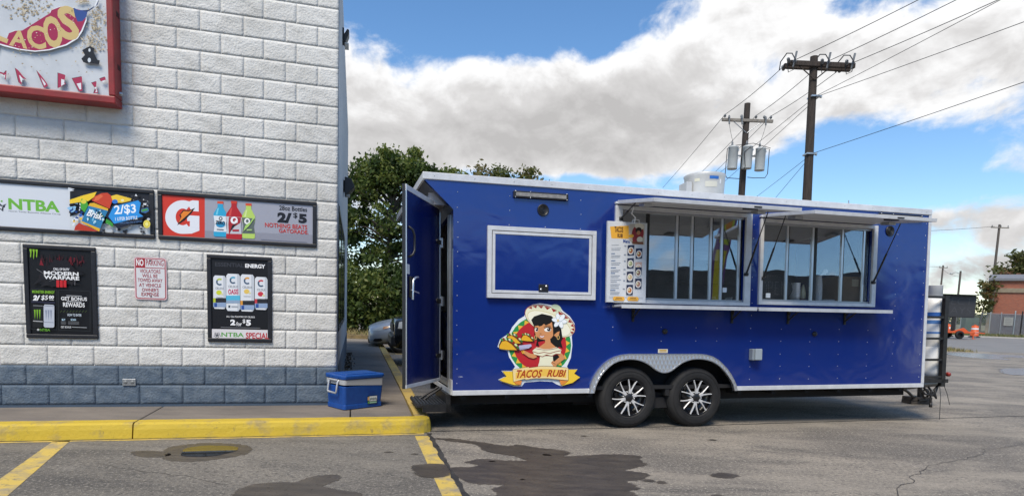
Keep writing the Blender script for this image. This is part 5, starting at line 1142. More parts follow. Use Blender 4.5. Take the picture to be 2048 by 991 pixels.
def mf(x, y):   # drawing of the menu: corners of the panel in the drawing
    tl, trr, br, bl = (122, 208), (390, 240), (400, 800), (128, 798)
    v = (y-(tl[1]+(x-122)/268*32))/((798-208)-(x-122)/268*30); u = (x-(tl[0]+v*6))/((trr[0]-tl[0])+v*4)
    return (mx0+u*(mx1-mx0), mz1-v*(mz1-mz0))
A = Art(mf, -0.0855, 0.0001)
A.poly([(136, 250), (266, 250), (270, 345), (148, 335)], 'e2a83c'); A.text('TACOS', 168, 228, 254, 296, '3a1c1c', 0.04); A.text('RUBI', 190, 226, 304, 334, '3a1c1c', 0.04); A.text('Menu', 230, 278, 348, 374, '35508e', 0.03)
A.poly([(270, 238), (375, 248), (380, 392), (300, 385), (268, 345)], 'b9ae9c')
A.ell(330, 310, 42, 58, '8c2a2a'); A.ell(340, 260, 34, 22, 'd6cdb8', 20); A.ell(335, 288, 22, 22, '2a1c16'); A.ell(335, 305, 13, 15, 'b0784e'); A.ell(310, 350, 16, 22, '8f2f2c'); A.ell(345, 352, 20, 20, 'd8cdb4'); A.ell(285, 325, 18, 13, 'd6a036'); A.poly([(290, 365), (370, 370), (372, 388), (296, 382)], '7c4a2c')
for yy, w_ in ((385, 50), (408, 66), (420, 62), (446, 26), (462, 64), (473, 60), (497, 30), (514, 66), (526, 58), (548, 36), (566, 66), (576, 54), (588, 30), (606, 64), (618, 56), (636, 74), (650, 44), (668, 66), (680, 58), (694, 60), (710, 36), (726, 66), (738, 60)):
    A.line([(150, yy), (150+w_, yy)], 4 if w_ > 40 else 6, '9aa0a8' if w_ > 40 else '6d7f9c')
for yy in (392, 455, 500, 560, 592, 640, 700): A.line([(238, yy), (252, yy+1)], 6, '8a90a0')
for x, y, fc in ((262, 390, 'a8683c'), (320, 415, 'b06a34'), (262, 482, '9aa07a'), (320, 512, 'd8b0a0'), (262, 578, 'c8b08c'), (320, 548, '8a6a5a'), (322, 628, 'a87c6c'), (262, 672, 'b8703c')):
    A.rect(x, y, x+46, y+72 if (x, y) not in ((320, 512), (320, 548)) else y+50, '232c48' if fc != 'd8b0a0' else 'c8a89a'); A.ell(x+23, y+40, 20, 26, 'ddd8d0'); A.ell(x+23, y+40, 14, 18, fc); A.ell(x+18, y+36, 6, 8, 'cfd2a8')
A.line([(142, 758), (380, 764)], 3, '9aa0a8')
for x in (168, 268): A.poly([(x+10, 756), (x+76, 758), (x+86, 772), (x+76, 788), (x+10, 786), (x, 771)], 'e0a83e'); A.line([(x+22, 766), (x+64, 767)], 5, '6a4a2c'); A.line([(x+16, 777), (x+70, 778)], 5, '6a4a2c')
A.build('print', t)

# things standing on the sill behind the glass
def TRP(x, y, z, rz=0.0): return TR @ Matrix.Translation((x, y, z)) @ Matrix.Rotation(rz, 4, 'Z')
CZ = 1.055
t = thing('open_sign', 'dark oval board with OPEN in small dotted lamps, low in the right serving window', 'open sign', TRP(3.93, 0.075, 1.07))
b = MB(); b.lathe([(0, 0.0), (0.27, 0.0), (0.28, 0.008), (0.27, 0.016), (0, 0.016)], axis='y', n=40); b.build('board', BLACK, t, M=Matrix.Translation((0, 0, 0.16)) @ Matrix.Diagonal((1, 1, 0.6, 1)))
dots = MB(); DOT = mat('dot_lamp', (0.30, 0.28, 0.28), 0.4)
def dot(x, z): dots.lathe([(0.0045, 0), (0.003, -0.003), (0, -0.004)], (x, -0.001, z), 'y', 5)
for k in range(46): a = 2*math.pi*k/46; dot(0.255*math.cos(a), 0.16+0.148*math.sin(a))
def seg(pts):
    for (x0, z0), (x1, z1) in zip(pts[:-1], pts[1:]):
        n = max(1, int(math.dist((x0, z0), (x1, z1))/0.017))
        for i in range(n): dot(x0+(x1-x0)*i/n, z0+(z1-z0)*i/n)
seg([(-0.14+0.045*math.cos(R(q)), 0.16+0.075*math.sin(R(q))) for q in range(0, 361, 30)])
seg([(-0.07, 0.085), (-0.07, 0.235), (-0.025, 0.235), (-0.012, 0.2), (-0.025, 0.165), (-0.07, 0.165)]); seg([(0.08, 0.085), (0.025, 0.085), (0.025, 0.235), (0.08, 0.235)]); seg([(0.025, 0.16), (0.07, 0.16)]); seg([(0.115, 0.085), (0.115, 0.235), (0.18, 0.085), (0.18, 0.235)])
dots.build('lamps', DOT, t)
def cup_stack(name, label, x, y, n, r0, r1, h, m, tilt=0.0, cat='cups'):
    t = thing(name, label, cat, TRP(x, y, CZ-0.03) @ Matrix.Rotation(tilt, 4, 'Y'))
    for k in range(n):
        b = MB(); z = 0.02*k if n > 1 else 0; b.lathe([(0, z), (r0, z), (r1, z+h), (r1+.004, z+h), (r1+.004, z+h+.006), (r1-.004, z+h)], n=18); b.build('cup', m, t)
    return t
cup_stack('cup_stack', 'short stack of white foam cups behind the second pane of the right window', 4.26, 0.105, 9, 0.045, 0.062, 0.11, WHITEP)
t = thing('cup_tower', 'tall leaning white stack of paper cups by the middle mullion of the right window', 'cups', TRP(4.60, 0.105, CZ-0.05))
for k in range(13): b = MB(); z = 0.022*k; b.lathe([(0.05, z), (0.038, z+0.13), (0.042, z+0.132)], n=18); b.build('cup', WHITEP, t)
t = thing('serving_scoop', 'white scoop sticking out of the tall cup stack', 'scoop', TRP(4.62, 0.105, CZ+0.34) @ Matrix.Rotation(0.9, 4, 'Y'))
b = MB(); b.tube([(0, 0, -0.06), (0, 0, 0.06)], [0.008, 0.014], 8); b.lathe([(0, 0.055), (0.028, 0.07), (0.03, 0.11), (0.015, 0.13), (0, 0.132)], n=12); b.build('scoop', WHITEP, t)
t = thing('squeeze_bottle', 'pale squeeze bottle with brown sauce beside the short cup stack', 'bottle', TRP(4.375, 0.10, CZ-0.08))
b = MB(); b.lathe([(0, 0), (0.035, 0), (0.035, 0.12), (0.03, 0.14)], n=16); b.build('sauce', mat('brown_sauce', (0.10, 0.03, 0.025), 0.4), t)
b = MB(); b.lathe([(0.03, 0.14), (0.034, 0.2), (0.02, 0.27), (0.01, 0.31), (0, 0.31)], n=16); b.build('bottle_top', mat('cream_plastic', (0.6, 0.55, 0.36), 0.4), t)
t = thing('food_tub', 'clear lidded tub beside the cardboard box in the right window', 'tub', TRP(4.76, 0.16, CZ-0.09))
b = MB(); b.lathe([(0, 0), (0.09, 0), (0.1, 0.12), (0.105, 0.125), (0, 0.13)], n=20); b.build('tub', mat('cloudy_plastic', (0.32, 0.34, 0.36), 0.25), t)
b = MB(); b.lathe([(0.1, 0.128), (0.108, 0.13), (0.108, 0.145), (0, 0.15)], n=20); b.build('lid', WHITEP, t)
t = thing('cardboard_box', 'brown cardboard box behind the last pane of the right window', 'box', TRP(5.06, 0.25, CZ-0.05))
CARD = mat('cardboard', (0.25, 0.155, 0.085), 0.8, c2=(0.21, 0.13, 0.07), nscale=10)
b = MB(); b.box(-0.19, 0.20, -0.16, 0.16, 0, 0.40); b.build('carton', CARD, t, bevel=0.004)
b = MB(); b.box(0.03, 0.13, -0.165, -0.1605, 0.28, 0.37); b.build('label', PC('b9a98c'), t)
b = MB(); b.box(-0.19, 0.20, -0.03, 0.03, 0.401, 0.403); b.build('tape', mat('parcel_tape', (0.3, 0.22, 0.13), 0.3), t)
t = thing('paper_tray', 'white paper tray on the sill at the right end of the left window', 'tray', TRP(3.25, 0.14, 1.04))
b = MB(); b.prism([(-0.12, 0.07), (-0.09, 0.0), (0.09, 0.0), (0.12, 0.07), (0.115, 0.07), (0.085, 0.006), (-0.085, 0.006), (-0.115, 0.07)], -0.07, 0.07); b.build('tray', WHITEP, t)

# blue cooler on the corner of the sidewalk
CB = mat('cooler_blue', (0.006, 0.055, 0.26), 0.42, c2=(0.008, 0.07, 0.30), nscale=20, local=True); CG = mat('cooler_grey', (0.40, 0.41, 0.42), 0.45)
cooler = thing('cooler', 'blue picnic cooler with grey band and bail handle, standing at the building corner', 'cooler', WALL @ TM(0.205, -0.10, 0.148, R(33)) @ Matrix.Diagonal((0.86, 1.12, 1.0, 1)))
def rbox(x, y, z0, z1, r, tp=0.0, n=5):
    def ring(z, k): return [(cx_+r*math.cos(R(a0+90*i/n)), cy_+r*math.sin(R(a0+90*i/n)), z) for cx_, cy_, a0 in ((x-k-r, y-k-r, 0), (-x+k+r, y-k-r, 90), (-x+k+r, -y+k+r, 180), (x-k-r, -y+k+r, 270)) for i in range(n+1)]
    return ring(z0, tp)+ring(z1, 0)
def rb_mesh(name, m, x, y, z0, z1, r, tp, parent, bevel=0.0):
    b = MB(); v = rbox(x, y, z0, z1, r, tp); k = len(v)//2; b.add(v, [(i, (i+1) % k, k+(i+1) % k, k+i) for i in range(k)]+[tuple(range(k)), tuple(range(k, 2*k))]); return b.build(name, m, parent, bevel=bevel)
rb_mesh('body', CB, 0.30, 0.168, 0.0, 0.26, 0.035, 0.018, cooler, 0.008)
rb_mesh('foot', CB, 0.290, 0.158, 0.004, 0.055, 0.03, -0.002, cooler, 0.006)
b = MB(); n = 40; path_ = []
v = rbox(0.303, 0.171, 0.2, 0.335, 0.036, 0.001); k = len(v)//2
vs = [(x, y, 0.278 if x < -0.12 else 0.278-0.03*min(1, (x+0.12)/0.2)) for x, y, z in v[:k]]+[(x, y, 0.332) for x, y, z in v[k:]]
b.add(vs, [(i, (i+1) % k, k+(i+1) % k, k+i) for i in range(k)]+[tuple(range(k, 2*k))]); b.build('band', CG, cooler)
lid = rb_mesh('lid', CB, 0.316, 0.183, 0.333, 0.382, 0.045, 0.004, cooler, 0.014)
rb_mesh('lid_panel', CB, 0.24, 0.12, 0.380, 0.390, 0.03, 0.0, lid, 0.005)
for sx_ in (-1,):
    b = MB(); x = -0.305
    b.tube([(x, -0.075, 0.325), (x-0.02, -0.078, 0.30), (x-0.035, -0.078, 0.20), (x-0.035, -0.07, 0.185), (x-0.035, 0.07, 0.185), (x-0.035, 0.078, 0.20), (x-0.02, 0.078, 0.30), (x, 0.075, 0.325)], 0.011, 8); b.tube([(x-0.012, -0.075, 0.322), (x-0.012, 0.075, 0.322)], 0.012, 8); b.build('bail_handle', mat('handle_grey', (0.5, 0.51, 0.52), 0.35, 0.4), cooler)
for y in (-0.09, 0.02):
    b = MB(); b.box(-0.322, -0.30, y, y+0.03, 0.345, 0.36); b.build('hinge_slot', CB, cooler)
b = MB(); b.box(0.30, 0.322, -0.03, 0.03, 0.26, 0.34); b.build('latch', CG, cooler, bevel=0.004)
A = Art(lambda x, y: (x, y), -0.1665, 0.0004)
def srect(x0, z0, x1, z1, h): A.poly([(x0, z0), (x1, z0), (x1, z1), (x0, z1)], h)
srect(0.05, 0.045, 0.20, 0.135, '2c3d34'); srect(0.08, 0.075, 0.195, 0.13, 'd4d8d6'); srect(0.055, 0.05, 0.075, 0.075, '5c9a4c'); srect(0.08, 0.05, 0.19, 0.068, '8fb59a'); srect(0.05, 0.085, 0.078, 0.125, 'c8a06a')
for q in range(7): srect(0.085+0.015*q, 0.085+0.004*(q % 3), 0.094+0.015*q, 0.11+0.005*(q % 2), '4a5a58')
A.text('IGLOO', 0.05, 0.17, 0.165, 0.195, '1d3f8c', 0.02); A.build('decal', cooler)

# gas cylinders in the rack
TANKM = mat('cylinder_paint', (0.74, 0.75, 0.74), 0.45, c2=(0.66, 0.67, 0.66), nscale=6)
for lab, x, y in (('tall white gas cylinder with blue bands in the black rack, nearest the trailer corner', 6.62, 0.275),):
    t = thing('gas_cylinder', lab, 'gas cylinder', TRP(x, y, 0.10) @ Matrix.Diagonal((0.88, 0.88, 1, 1)))
    b = MB(); b.lathe([(0.15, 0.0), (0.15, 0.03), (0.175, 0.04), (0.187, 0.09), (0.187, 0.42), (0.184, 0.425), (0.187, 0.43), (0.187, 0.98), (0.17, 1.05), (0.10, 1.10), (0.0, 1.11)], n=40); b.build('tank', TANKM, t)
    b = MB(); b.lathe([(0.11, 1.10), (0.115, 1.10), (0.115, 1.24), (0.125, 1.25), (0.11, 1.25)], n=24); b.tube([(0, 0, 1.1), (0, 0, 1.2)], 0.025); b.build('collar', TANKM, t)
    b = MB()
    for z0, z1 in ((0.835, 0.885),): b.lathe([(0.1885, z0), (0.1885, z1)], n=40)
    b.build('blue_band', PC('2f5fa8'), t)
    b = MB(); b.lathe([(0.1885, 0.60), (0.1885, 0.79)], n=40); b.build('label', PC('d3d8de'), t)
    b = MB(); b.lathe([(0.189, 0.60), (0.189, 0.625)], n=40); b.lathe([(0.189, 0.73), (0.189, 0.78)], n=40); b.build('label_print', PC('4a76b4'), t)
t = thing('timber_block', 'dark weathered timber block under the trailer jack', 'block', TM(6.60, 9.70, 0.0, 0.2))
for k in range(2):
    b = MB(); b.box(-0.20, 0.20, -0.10, 0.10, 0.001+0.058*k, 0.056+0.058*k); b.build('plank', mat('old_timber', (0.045, 0.036, 0.03), 0.9, c2=(0.09, 0.075, 0.06), nscale=14, stretch=(1, 6, 6)), t, M=Matrix.Rotation(0.06*k, 4, 'Z'), bevel=0.006)

# ============================================================ POLES AND WIRES
WOOD = mat('pole_wood', (0.026, 0.020, 0.017), 0.9, c2=(0.055, 0.042, 0.035), nscale=9, stretch=(3, 3, 0.35))
WOODG = mat('grey_arm_wood', (0.17, 0.15, 0.13), 0.9, c2=(0.26, 0.24, 0.21), nscale=10)
INS = mat('grey_insulator', (0.16, 0.17, 0.18), 0.4); TRF = mat('transformer_grey', (0.46, 0.48, 0.48), 0.45, c2=(0.40, 0.42, 0.42), nscale=4)
CABLE = mat('cable_black', (0.015, 0.015, 0.016), 0.6)
def catenary(p, q, sag, n=18):
    p, q = Vector(p), Vector(q); return [p.lerp(q, i/n)-Vector((0, 0, sag*4*(i/n)*(1-i/n))) for i in range(n+1)]
p1 = thing('utility_pole', 'dark wooden utility pole carrying three grey transformer cans', 'utility pole', loc=(9.80, 27.0, 0))
b = MB(); b.tube([(0.03, 0, -0.1), (0.0, 0, 5), (-0.03, 0, 10.36)], [0.17, 0.15, 0.125], 14); b.build('post', WOOD, p1)
b = MB(); b.box(-1.12, 1.08, -0.16, -0.05, 9.56, 9.68); b.build('crossarm', WOODG, p1, bevel=0.01)
b = MB(); b.tube([(-0.62, -0.12, 9.56), (-0.03, -0.12, 9.1)], 0.018); b.tube([(0.58, -0.12, 9.56), (-0.0, -0.12, 9.1)], 0.018); b.build('arm_brace', GALV, p1)
b0 = None
for x in (-1.0, -0.28, 0.34, 0.70, 0.98):
    b = MB(); b.lathe([(0.012, 0), (0.012, 0.06), (0.05, 0.06), (0.045, 0.09), (0.06, 0.10), (0.05, 0.13), (0.035, 0.17), (0, 0.18)], (x, -0.1, 9.68), n=12); b.build('insulator', INS, p1)
for x in (-0.85, -0.3, 0.72):
    b = MB(); b.tube([(x, -0.2, 9.78), (x+0.03, -0.2, 9.42)], 0.035, 8); b.lathe([(0.05, -0.03), (0.05, 0.03)], (x, -0.2, 9.7), n=10); b.build('fuse_cutout', INS, p1)
for x, z in ((-0.62, 7.50), (0.0, 7.54), (0.56, 7.48)):
    b = MB(); b.lathe([(0, 0), (0.20, 0.0), (0.205, 0.03), (0.205, 0.88), (0.215, 0.89), (0.215, 0.93), (0.12, 0.98), (0, 1.0)], (x, -0.34, z), n=28); c_ = b.build('transformer_can', TRF, p1)
    b = MB(); b.lathe([(0.04, 0), (0.05, 0.05), (0.035, 0.08), (0.045, 0.12), (0.02, 0.2), (0, 0.22)], (x-0.06, -0.34, z+0.97), n=10); b.build('bushing', INS, c_)
    b = MB(); b.box(x-0.03, x+0.03, -0.15, -0.1, z+0.3, z+0.7); b.box(x+0.17, x+0.24, -0.38, -0.3, z+0.78, z+0.84); b.build('lug', GALV, c_)
b = MB(); b.box(-0.6, 0.6, -0.16, -0.11, 8.1, 8.16); b.build('hanger_bar', GALV, p1)
b = MB()
for x0, x1 in ((-0.85, -0.66), (-0.3, -0.06), (0.72, 0.5)): b.tube(catenary((x0+0.03, -0.2, 9.42), (x1, -0.34, 8.66), 0.06, 8), 0.008, 5)
b.tube([(-0.68, -0.4, 8.4), (-0.9, -0.4, 8.35), (-0.92, -0.4, 7.3), (-0.84, -0.4, 7.12), (-0.2, -0.4, 7.1), (-0.1, -0.2, 6.95)], 0.016, 6); b.tube([(0.05, -0.56, 8.4), (-0.2, -0.5, 8.2), (-0.12, -0.5, 7.6), (-0.2, -0.4, 7.3), (-0.1, -0.2, 7.0)], 0.016, 6)
b.tube([(0.6, -0.4, 8.4), (0.9, -0.4, 8.38), (0.9, -0.4, 7.35), (0.8, -0.4, 7.18), (0.3, -0.4, 7.16), (0.12, -0.2, 7.22)], 0.016, 6); b.tube([(-0.82, -0.4, 8.45), (0.2, -0.4, 8.6), (0.95, -0.4, 8.42)], 0.013, 6)
b.build('jumper_wires', CABLE, p1)
p2 = thing('utility_pole', 'tallest dark wooden utility pole with three hooped jumpers on its crossarm', 'utility pole', loc=(10.10, 21.4, 0))
b = MB(); b.tube([(0.09, 0, -0.1), (-0.05, 0, 5), (-0.21, 0, 10.10)], [0.18, 0.155, 0.125], 14); b.build('post', WOOD, p2)
b = MB(); b.box(-1.27, 1.0, -0.2, -0.08, 9.72, 9.88); b.box(-1.27, 1.0, 0.08, 0.2, 9.72, 9.88); b.build('crossarm', WOOD, p2, bevel=0.01, M=Matrix.Rotation(0.012, 4, 'Y'))
b = MB(); b.tube([(-0.75, -0.15, 9.72), (-0.2, -0.15, 9.3)], 0.02); b.tube([(0.3, -0.15, 9.72), (-0.18, -0.15, 9.3)], 0.02); b.build('arm_brace', WOOD, p2)
for x in (-1.15, -0.02, 0.80):
    for s_ in (-1, 1):
        b = MB()
        for k in range(4): yy = s_*(0.22+0.07*k); b.lathe([(0.02, -0.03), (0.055, -0.01), (0.055, 0.01), (0.02, 0.03)], (x+0.09*s_*k*0.4, yy, 9.82), 'y', 10)
        b.build('strain_insulator', INS, p2)
    b = MB(); b.tube([(x, 0.5, 9.80), (x-0.02, 0.4, 10.05), (x+0.05, 0.1, 10.22), (x+0.1, -0.2, 10.1), (x+0.12, -0.45, 9.8)], 0.018, 6); b.tube([(x+0.12, -0.45, 9.8), (x+0.1, -0.4, 9.5), (x-0.02, -0.3, 9.45), (x-0.06, -0.25, 9.75)], 0.015, 6); b.build('jumper_wires', CABLE, p2)
    b = MB(); b.tube([(x+0.13, -0.3, 9.62), (x+0.2, -0.32, 10.12)], 0.035, 8); b.lathe([(0.06, -0.02), (0.06, 0.02)], (x+0.16, -0.31, 9.8), n=10); b.build('fuse_cutout', INS, p2)
for z in (8.75, 6.85):
    b = MB(); b.box(-0.26, 0.05, -0.18, 0.18, z, z+0.05); b.lathe([(0.03, -0.05), (0.045, 0), (0.03, 0.05)], (0.08, -0.1, z+0.02), n=8); b.build('cable_clamp', GALV, p2)
WG = 'overhead wires'
def wire(label, p, q, sag, r=0.011):
    b = MB(); b.tube(catenary(p, q, sag), r, 5); o = b.build('power_line', CABLE); tag(o, label, 'wire', WG)
def beyond(p, q, k): p, q = Vector(p), Vector(q); return p+(q-p)*k
A1, A2, A3 = (8.95, 21.4, 9.82), (10.08, 21.4, 9.82), (10.90, 21.4, 9.80)
wire('uppermost wire rising right from the left end of the tallest pole crossarm', A1, beyond(A1, (10.53, 17.74, 10.2), 4), 0.3)
wire('wire rising right from the middle of the tallest pole crossarm', A2, beyond(A2, (11.53, 17.67, 10.2), 4), 0.3)
wire('wire rising right from the right end of the tallest pole crossarm', A3, beyond(A3, (12.59, 17.59, 10.2), 4), 0.3)
wire('thin wire rising right from below the tallest pole crossarm', (9.95, 21.3, 8.75), beyond((9.95, 21.3, 8.75), (11.08, 15.385, 9.0), 3), 0.15, 0.008)
wire('long shallow wire crossing right in front of the clouds from the upper clamp', (9.97, 21.2, 8.72), beyond((9.97, 21.2, 8.72), (12.08, 15.335, 8.7), 3), 0.12, 0.009)
wire('lowest wire running right from the lower clamp of the tallest pole', (10.03, 21.2, 6.87), beyond((10.03, 21.2, 6.87), (11.39, 14.275, 6.9), 3), 0.12, 0.009)
B1, B2, B3 = (8.80, 26.9, 9.84), (10.14, 26.9, 9.84), (10.78, 26.9, 9.84)
wire('wire joining the left ends of the two crossarms', A1, B1, 0.08); wire('wire joining the middles of the two crossarms', A2, B2, 0.08); wire('wire joining the right ends of the two crossarms', A3, B3, 0.08)
wire('wire dropping left from the transformer crossarm left end', B1, (9.30, 39.7, 9.2), 0.05); wire('wire running down left behind the transformer pole, the middle one', B2, (10.9, 40.5, 9.3), 0.05); wire('wire running down left behind the transformer pole, the right one', B3, (11.6, 40.5, 9.2), 0.05)
wire('slack wire from the upper clamp down to the left transformer can', (9.95, 21.4, 8.72), (9.9, 40, 7.9), 0.1, 0.009); wire('slack wire from the upper clamp passing right of the transformer cans', (9.95, 21.4, 8.6), (10.9, 42, 7.4), 0.1, 0.009)
wire('low wire falling left from the lower clamp to the trailer roof line', (10.03, 21.4, 6.85), (12.0, 40, 6.2), 0.08, 0.008); wire('lower guy wire falling left from the tallest pole towards the roof', (10.03, 21.4, 6.80), (11.2, 33, 4.2), 0.02, 0.008)
def far_pole(label, x, y, h, arm, lamp=False, extra=0):
    t = thing('utility_pole', label, 'utility pole', loc=(x, y, 0)); b = MB(); b.tube([(0, 0, -0.2), (0.0, 0, h)], [0.2, 0.15], 10); b.build('post', mat('grey_pole_wood', (0.10, 0.085, 0.075), 0.9), t)
    if arm:
        b = MB(); b.box(-arm/2, arm/2, -0.2, -0.08, h-0.55, h-0.40); b.build('crossarm', WOODG, t)
        for k in (-.45, 0.05, .45): b = MB(); b.lathe([(0.03, 0), (0.07, 0.1), (0.07, 0.16), (0.03, 0.28)], (arm*k, -0.14, h-0.40), n=8); b.build('insulator', INS, t)
    if lamp:
        b = MB(); b.tube([(0, 0, h-0.5), (-0.7, 0, h-0.25), (-1.3, 0, h-0.35)], 0.04, 6); b.build('lamp_arm', GALV, t); b = MB(); b.lathe([(0, 0.15), (0.1, 0.12), (0.28, -0.05), (0.2, -0.12), (0, -0.15)], (-1.45, 0, h-0.42), n=12); b.build('lamp_head', TRF, t)
far_pole('far utility pole with a crossarm rising above the brown trees', 70.7, 90, 15.6, 2.6)
far_pole('far utility pole with small grey cans, left of the lamp pole', 84.1, 120, 12.1, 1.6)
far_pole('far plain pole with a bracket street lamp', 73.05, 100, 9.5, 0, True)
b = MB(); b.box(0.3, 0.7, -0.2, 0.2, 10.9, 11.7); b.box(0.9, 1.3, -0.2, 0.2, 10.9, 11.7)
wire('far wire passing over the far crossarm pole', (40, 110, 17.5), (70.0, 90, 15.3), 1.2, 0.025); wire('far wire sagging between distant poles above the clouds', (45, 125, 17), (84, 120, 11.8), 1.5, 0.025); wire('lowest far wire towards the street lamp pole', (84, 120, 11.5), (73, 100, 8.6), 0.4, 0.022)
# ============================================================ TREES
LEAVES = {'dark': [(0.034, 0.058, 0.016), (0.058, 0.092, 0.022), (0.10, 0.135, 0.034), (0.155, 0.18, 0.05)],
          'olive': [(0.06, 0.078, 0.022), (0.09, 0.105, 0.03), (0.13, 0.13, 0.042), (0.15, 0.12, 0.05)],
          'rust': [(0.075, 0.085, 0.028), (0.11, 0.11, 0.036), (0.16, 0.125, 0.05), (0.17, 0.085, 0.05)]}
def leafmat(nm, c):
    m = bpy.data.materials.new(nm); m.use_nodes = True; t = m.node_tree; b = t.nodes['Principled BSDF']; b.inputs['Base Color'].default_value = (*c, 1); b.inputs['Roughness'].default_value = 0.55; b.inputs['Specular IOR Level'].default_value = 0.3
    tl = t.nodes.new('ShaderNodeBsdfTranslucent'); tl.inputs['Color'].default_value = (c[0]*1.5, c[1]*1.6, c[2]*0.9, 1); mx = t.nodes.new('ShaderNodeMixShader'); mx.inputs[0].default_value = 0.3
    t.links.new(b.outputs[0], mx.inputs[1]); t.links.new(tl.outputs[0], mx.inputs[2]); t.links.new(mx.outputs[0], t.nodes['Material Output'].inputs['Surface']); return m
LM = {k: [leafmat(k+'_leaf', c) for c in v] for k, v in LEAVES.items()}
BARK = mat('tree_bark', (0.045, 0.036, 0.03), 0.95, c2=(0.10, 0.085, 0.07), nscale=8, stretch=(2, 2, 0.5))
def tree(name, label, base, crowns, leaf, kind, seed, trunk_r=0.2, group=None, cat='tree', fork=0.35, clump=0.55):
    """crowns: (x, y, z, rx, ry, rz, leaves); limbs run from the trunk to the clumps"""
    rng = np.random.default_rng(seed); t = thing(name, label, cat, loc=base, group=group)
    V = []; MI = []; limbs = []
    for cx_, cy_, cz_, rx, ry, rz, n in crowns:
        nc = max(6, n//150); d = rng.normal(size=(nc, 3)); d /= np.linalg.norm(d, axis=1)[:, None]
        rad = rng.uniform(0.35, 1.0, nc)**0.6; C_ = np.array([cx_, cy_, cz_])+d*rad[:, None]*np.array([rx, ry, rz])*rng.uniform(0.82, 1.12, (nc, 1))
        limbs += [tuple(c) for c in C_[rng.choice(nc, min(nc, 10), False)]]
        cs = rng.uniform(0.5, 1.25, nc)*clump
        idx = rng.integers(nc, size=n); P = C_[idx]+rng.normal(size=(n, 3))*(cs[idx]*0.55)[:, None]*np.array([1, 1, 0.72])
        cc = rng.integers(0, 4, nc)[idx]; mi = np.clip(cc+rng.integers(-1, 2, n), 0, 3)
        a = rng.normal(size=(n, 3)); a /= np.linalg.norm(a, axis=1)[:, None]; c = rng.normal(size=(n, 3)); c -= (c*a).sum(1)[:, None]*a; c /= np.linalg.norm(c, axis=1)[:, None]
        s_ = leaf*rng.uniform(0.6, 1.4, n)[:, None]
        V.append(np.stack([P-a*s_, P+c*s_*0.5, P+a*s_, P-c*s_*0.5], 1).reshape(-1, 3)); MI.append(mi)
    V = np.concatenate(V); MI = np.concatenate(MI); n = len(MI)
    me = bpy.data.meshes.new('crown'); me.vertices.add(len(V)); me.vertices.foreach_set('co', V.ravel().astype(np.float32)); me.loops.add(4*n); me.loops.foreach_set('vertex_index', np.arange(4*n, dtype=np.int32))
    me.polygons.add(n); me.polygons.foreach_set('loop_start', np.arange(0, 4*n, 4, dtype=np.int32)); me.polygons.foreach_set('loop_total', np.full(n, 4, dtype=np.int32))
    for m in LM[kind]: me.materials.append(m)
    me.polygons.foreach_set('material_index', MI.astype(np.int32)); me.update(calc_edges=True)
    o = bpy.data.objects.new('crown', me); COL.objects.link(o); o.parent = t
    top = max(c[2] for c in crowns); zc = min(c[2]-c[5] for c in crowns); mx_ = sum(c[0] for c in crowns)/len(crowns); my_ = sum(c[1] for c in crowns)/len(crowns)
    fk = Vector((mx_*fork, my_*fork, max(0.8, top*0.42))); b = MB(); b.tube([(0, 0, -0.15), (0.03, 0.0, fk.z*0.5), fk], [trunk_r*1.25, trunk_r, trunk_r*0.75], 10)
    tip = Vector((mx_, my_, top)); b.tube([fk, fk.lerp(tip, 0.5)+Vector((0.1, 0.05, 0)), tip], [trunk_r*0.75, trunk_r*0.45, trunk_r*0.12], 8)
    for c in limbs:
        c = Vector(c); s_ = fk.lerp(tip, float(np.clip((c.z-fk.z)/(top-fk.z+.1)*0.7, 0, 0.8))); b.tube([s_, s_.lerp(c, 0.5)+Vector((0, 0, 0.2)), c], [trunk_r*0.34, trunk_r*0.2, trunk_r*0.05], 6)
    b.build('trunk', BARK, t); return t
tree('leafy_tree', 'large dark green tree between the store corner and the trailer door', (-5.4, 24.5, 0), [(0.2, 0, 6.5, 0.9, 0.9, 0.95, 4600), (-1.0, 0.2, 5.7, 0.9, 1.0, 0.9, 3800), (1.3, 0.2, 6.3, 0.85, 0.9, 0.85, 3800), (2.4, 0.4, 5.95, 0.9, 0.9, 0.75, 3800), (0.3, 0.2, 4.6, 1.8, 1.3, 0.75, 3000), (-1.5, 0.2, 4.2, 0.9, 1.2, 0.9, 2800), (2.0, 0.4, 3.9, 1.2, 1.2, 1.0, 3200), (0.2, 0.3, 2.7, 2.4, 1.5, 1.1, 6000)], 0.085, 'dark', 1, 0.16, clump=0.42)
tree('leafy_tree', 'paler loose tree whose top shows above the trailer roof', (-1.3, 29, 0), [(-2.4, 0, 6.5, 0.9, 1.0, 0.9, 2600), (-0.9, 0, 6.9, 1.0, 1.0, 0.95, 3000), (0.3, 0, 6.75, 0.9, 1.0, 0.8, 2200), (1.5, 0.3, 7.0, 0.8, 1.0, 0.9, 1800), (0, 0, 4.8, 2.2, 1.5, 1.6, 2600)], 0.095, 'olive', 2, 0.16, clump=0.42)
for k, (x, y, h, lb) in enumerate(((-6.6, 23.0, 2.7, 'dark shrub behind the nose of the silver car, nearest the store'), (-4.9, 23.2, 2.9, 'dark shrub directly behind the silver car bonnet'), (-3.0, 23.4, 3.0, 'dark shrub behind the silver car, next to the trailer door'), (-1.0, 24.2, 3.0, 'dark shrub hidden behind the rear of the trailer'))):
    tree('shrub', lb, (x, y, 0), [(0, 0, h*0.58, 1.25, 0.9, h*0.45, 5200), (0.3, 0.2, 0.6, 1.2, 0.8, 0.55, 2600)], 0.085, 'dark', 20+k, 0.07, cat='shrub', clump=0.4)
b = MB()
rngb = np.random.default_rng(9)
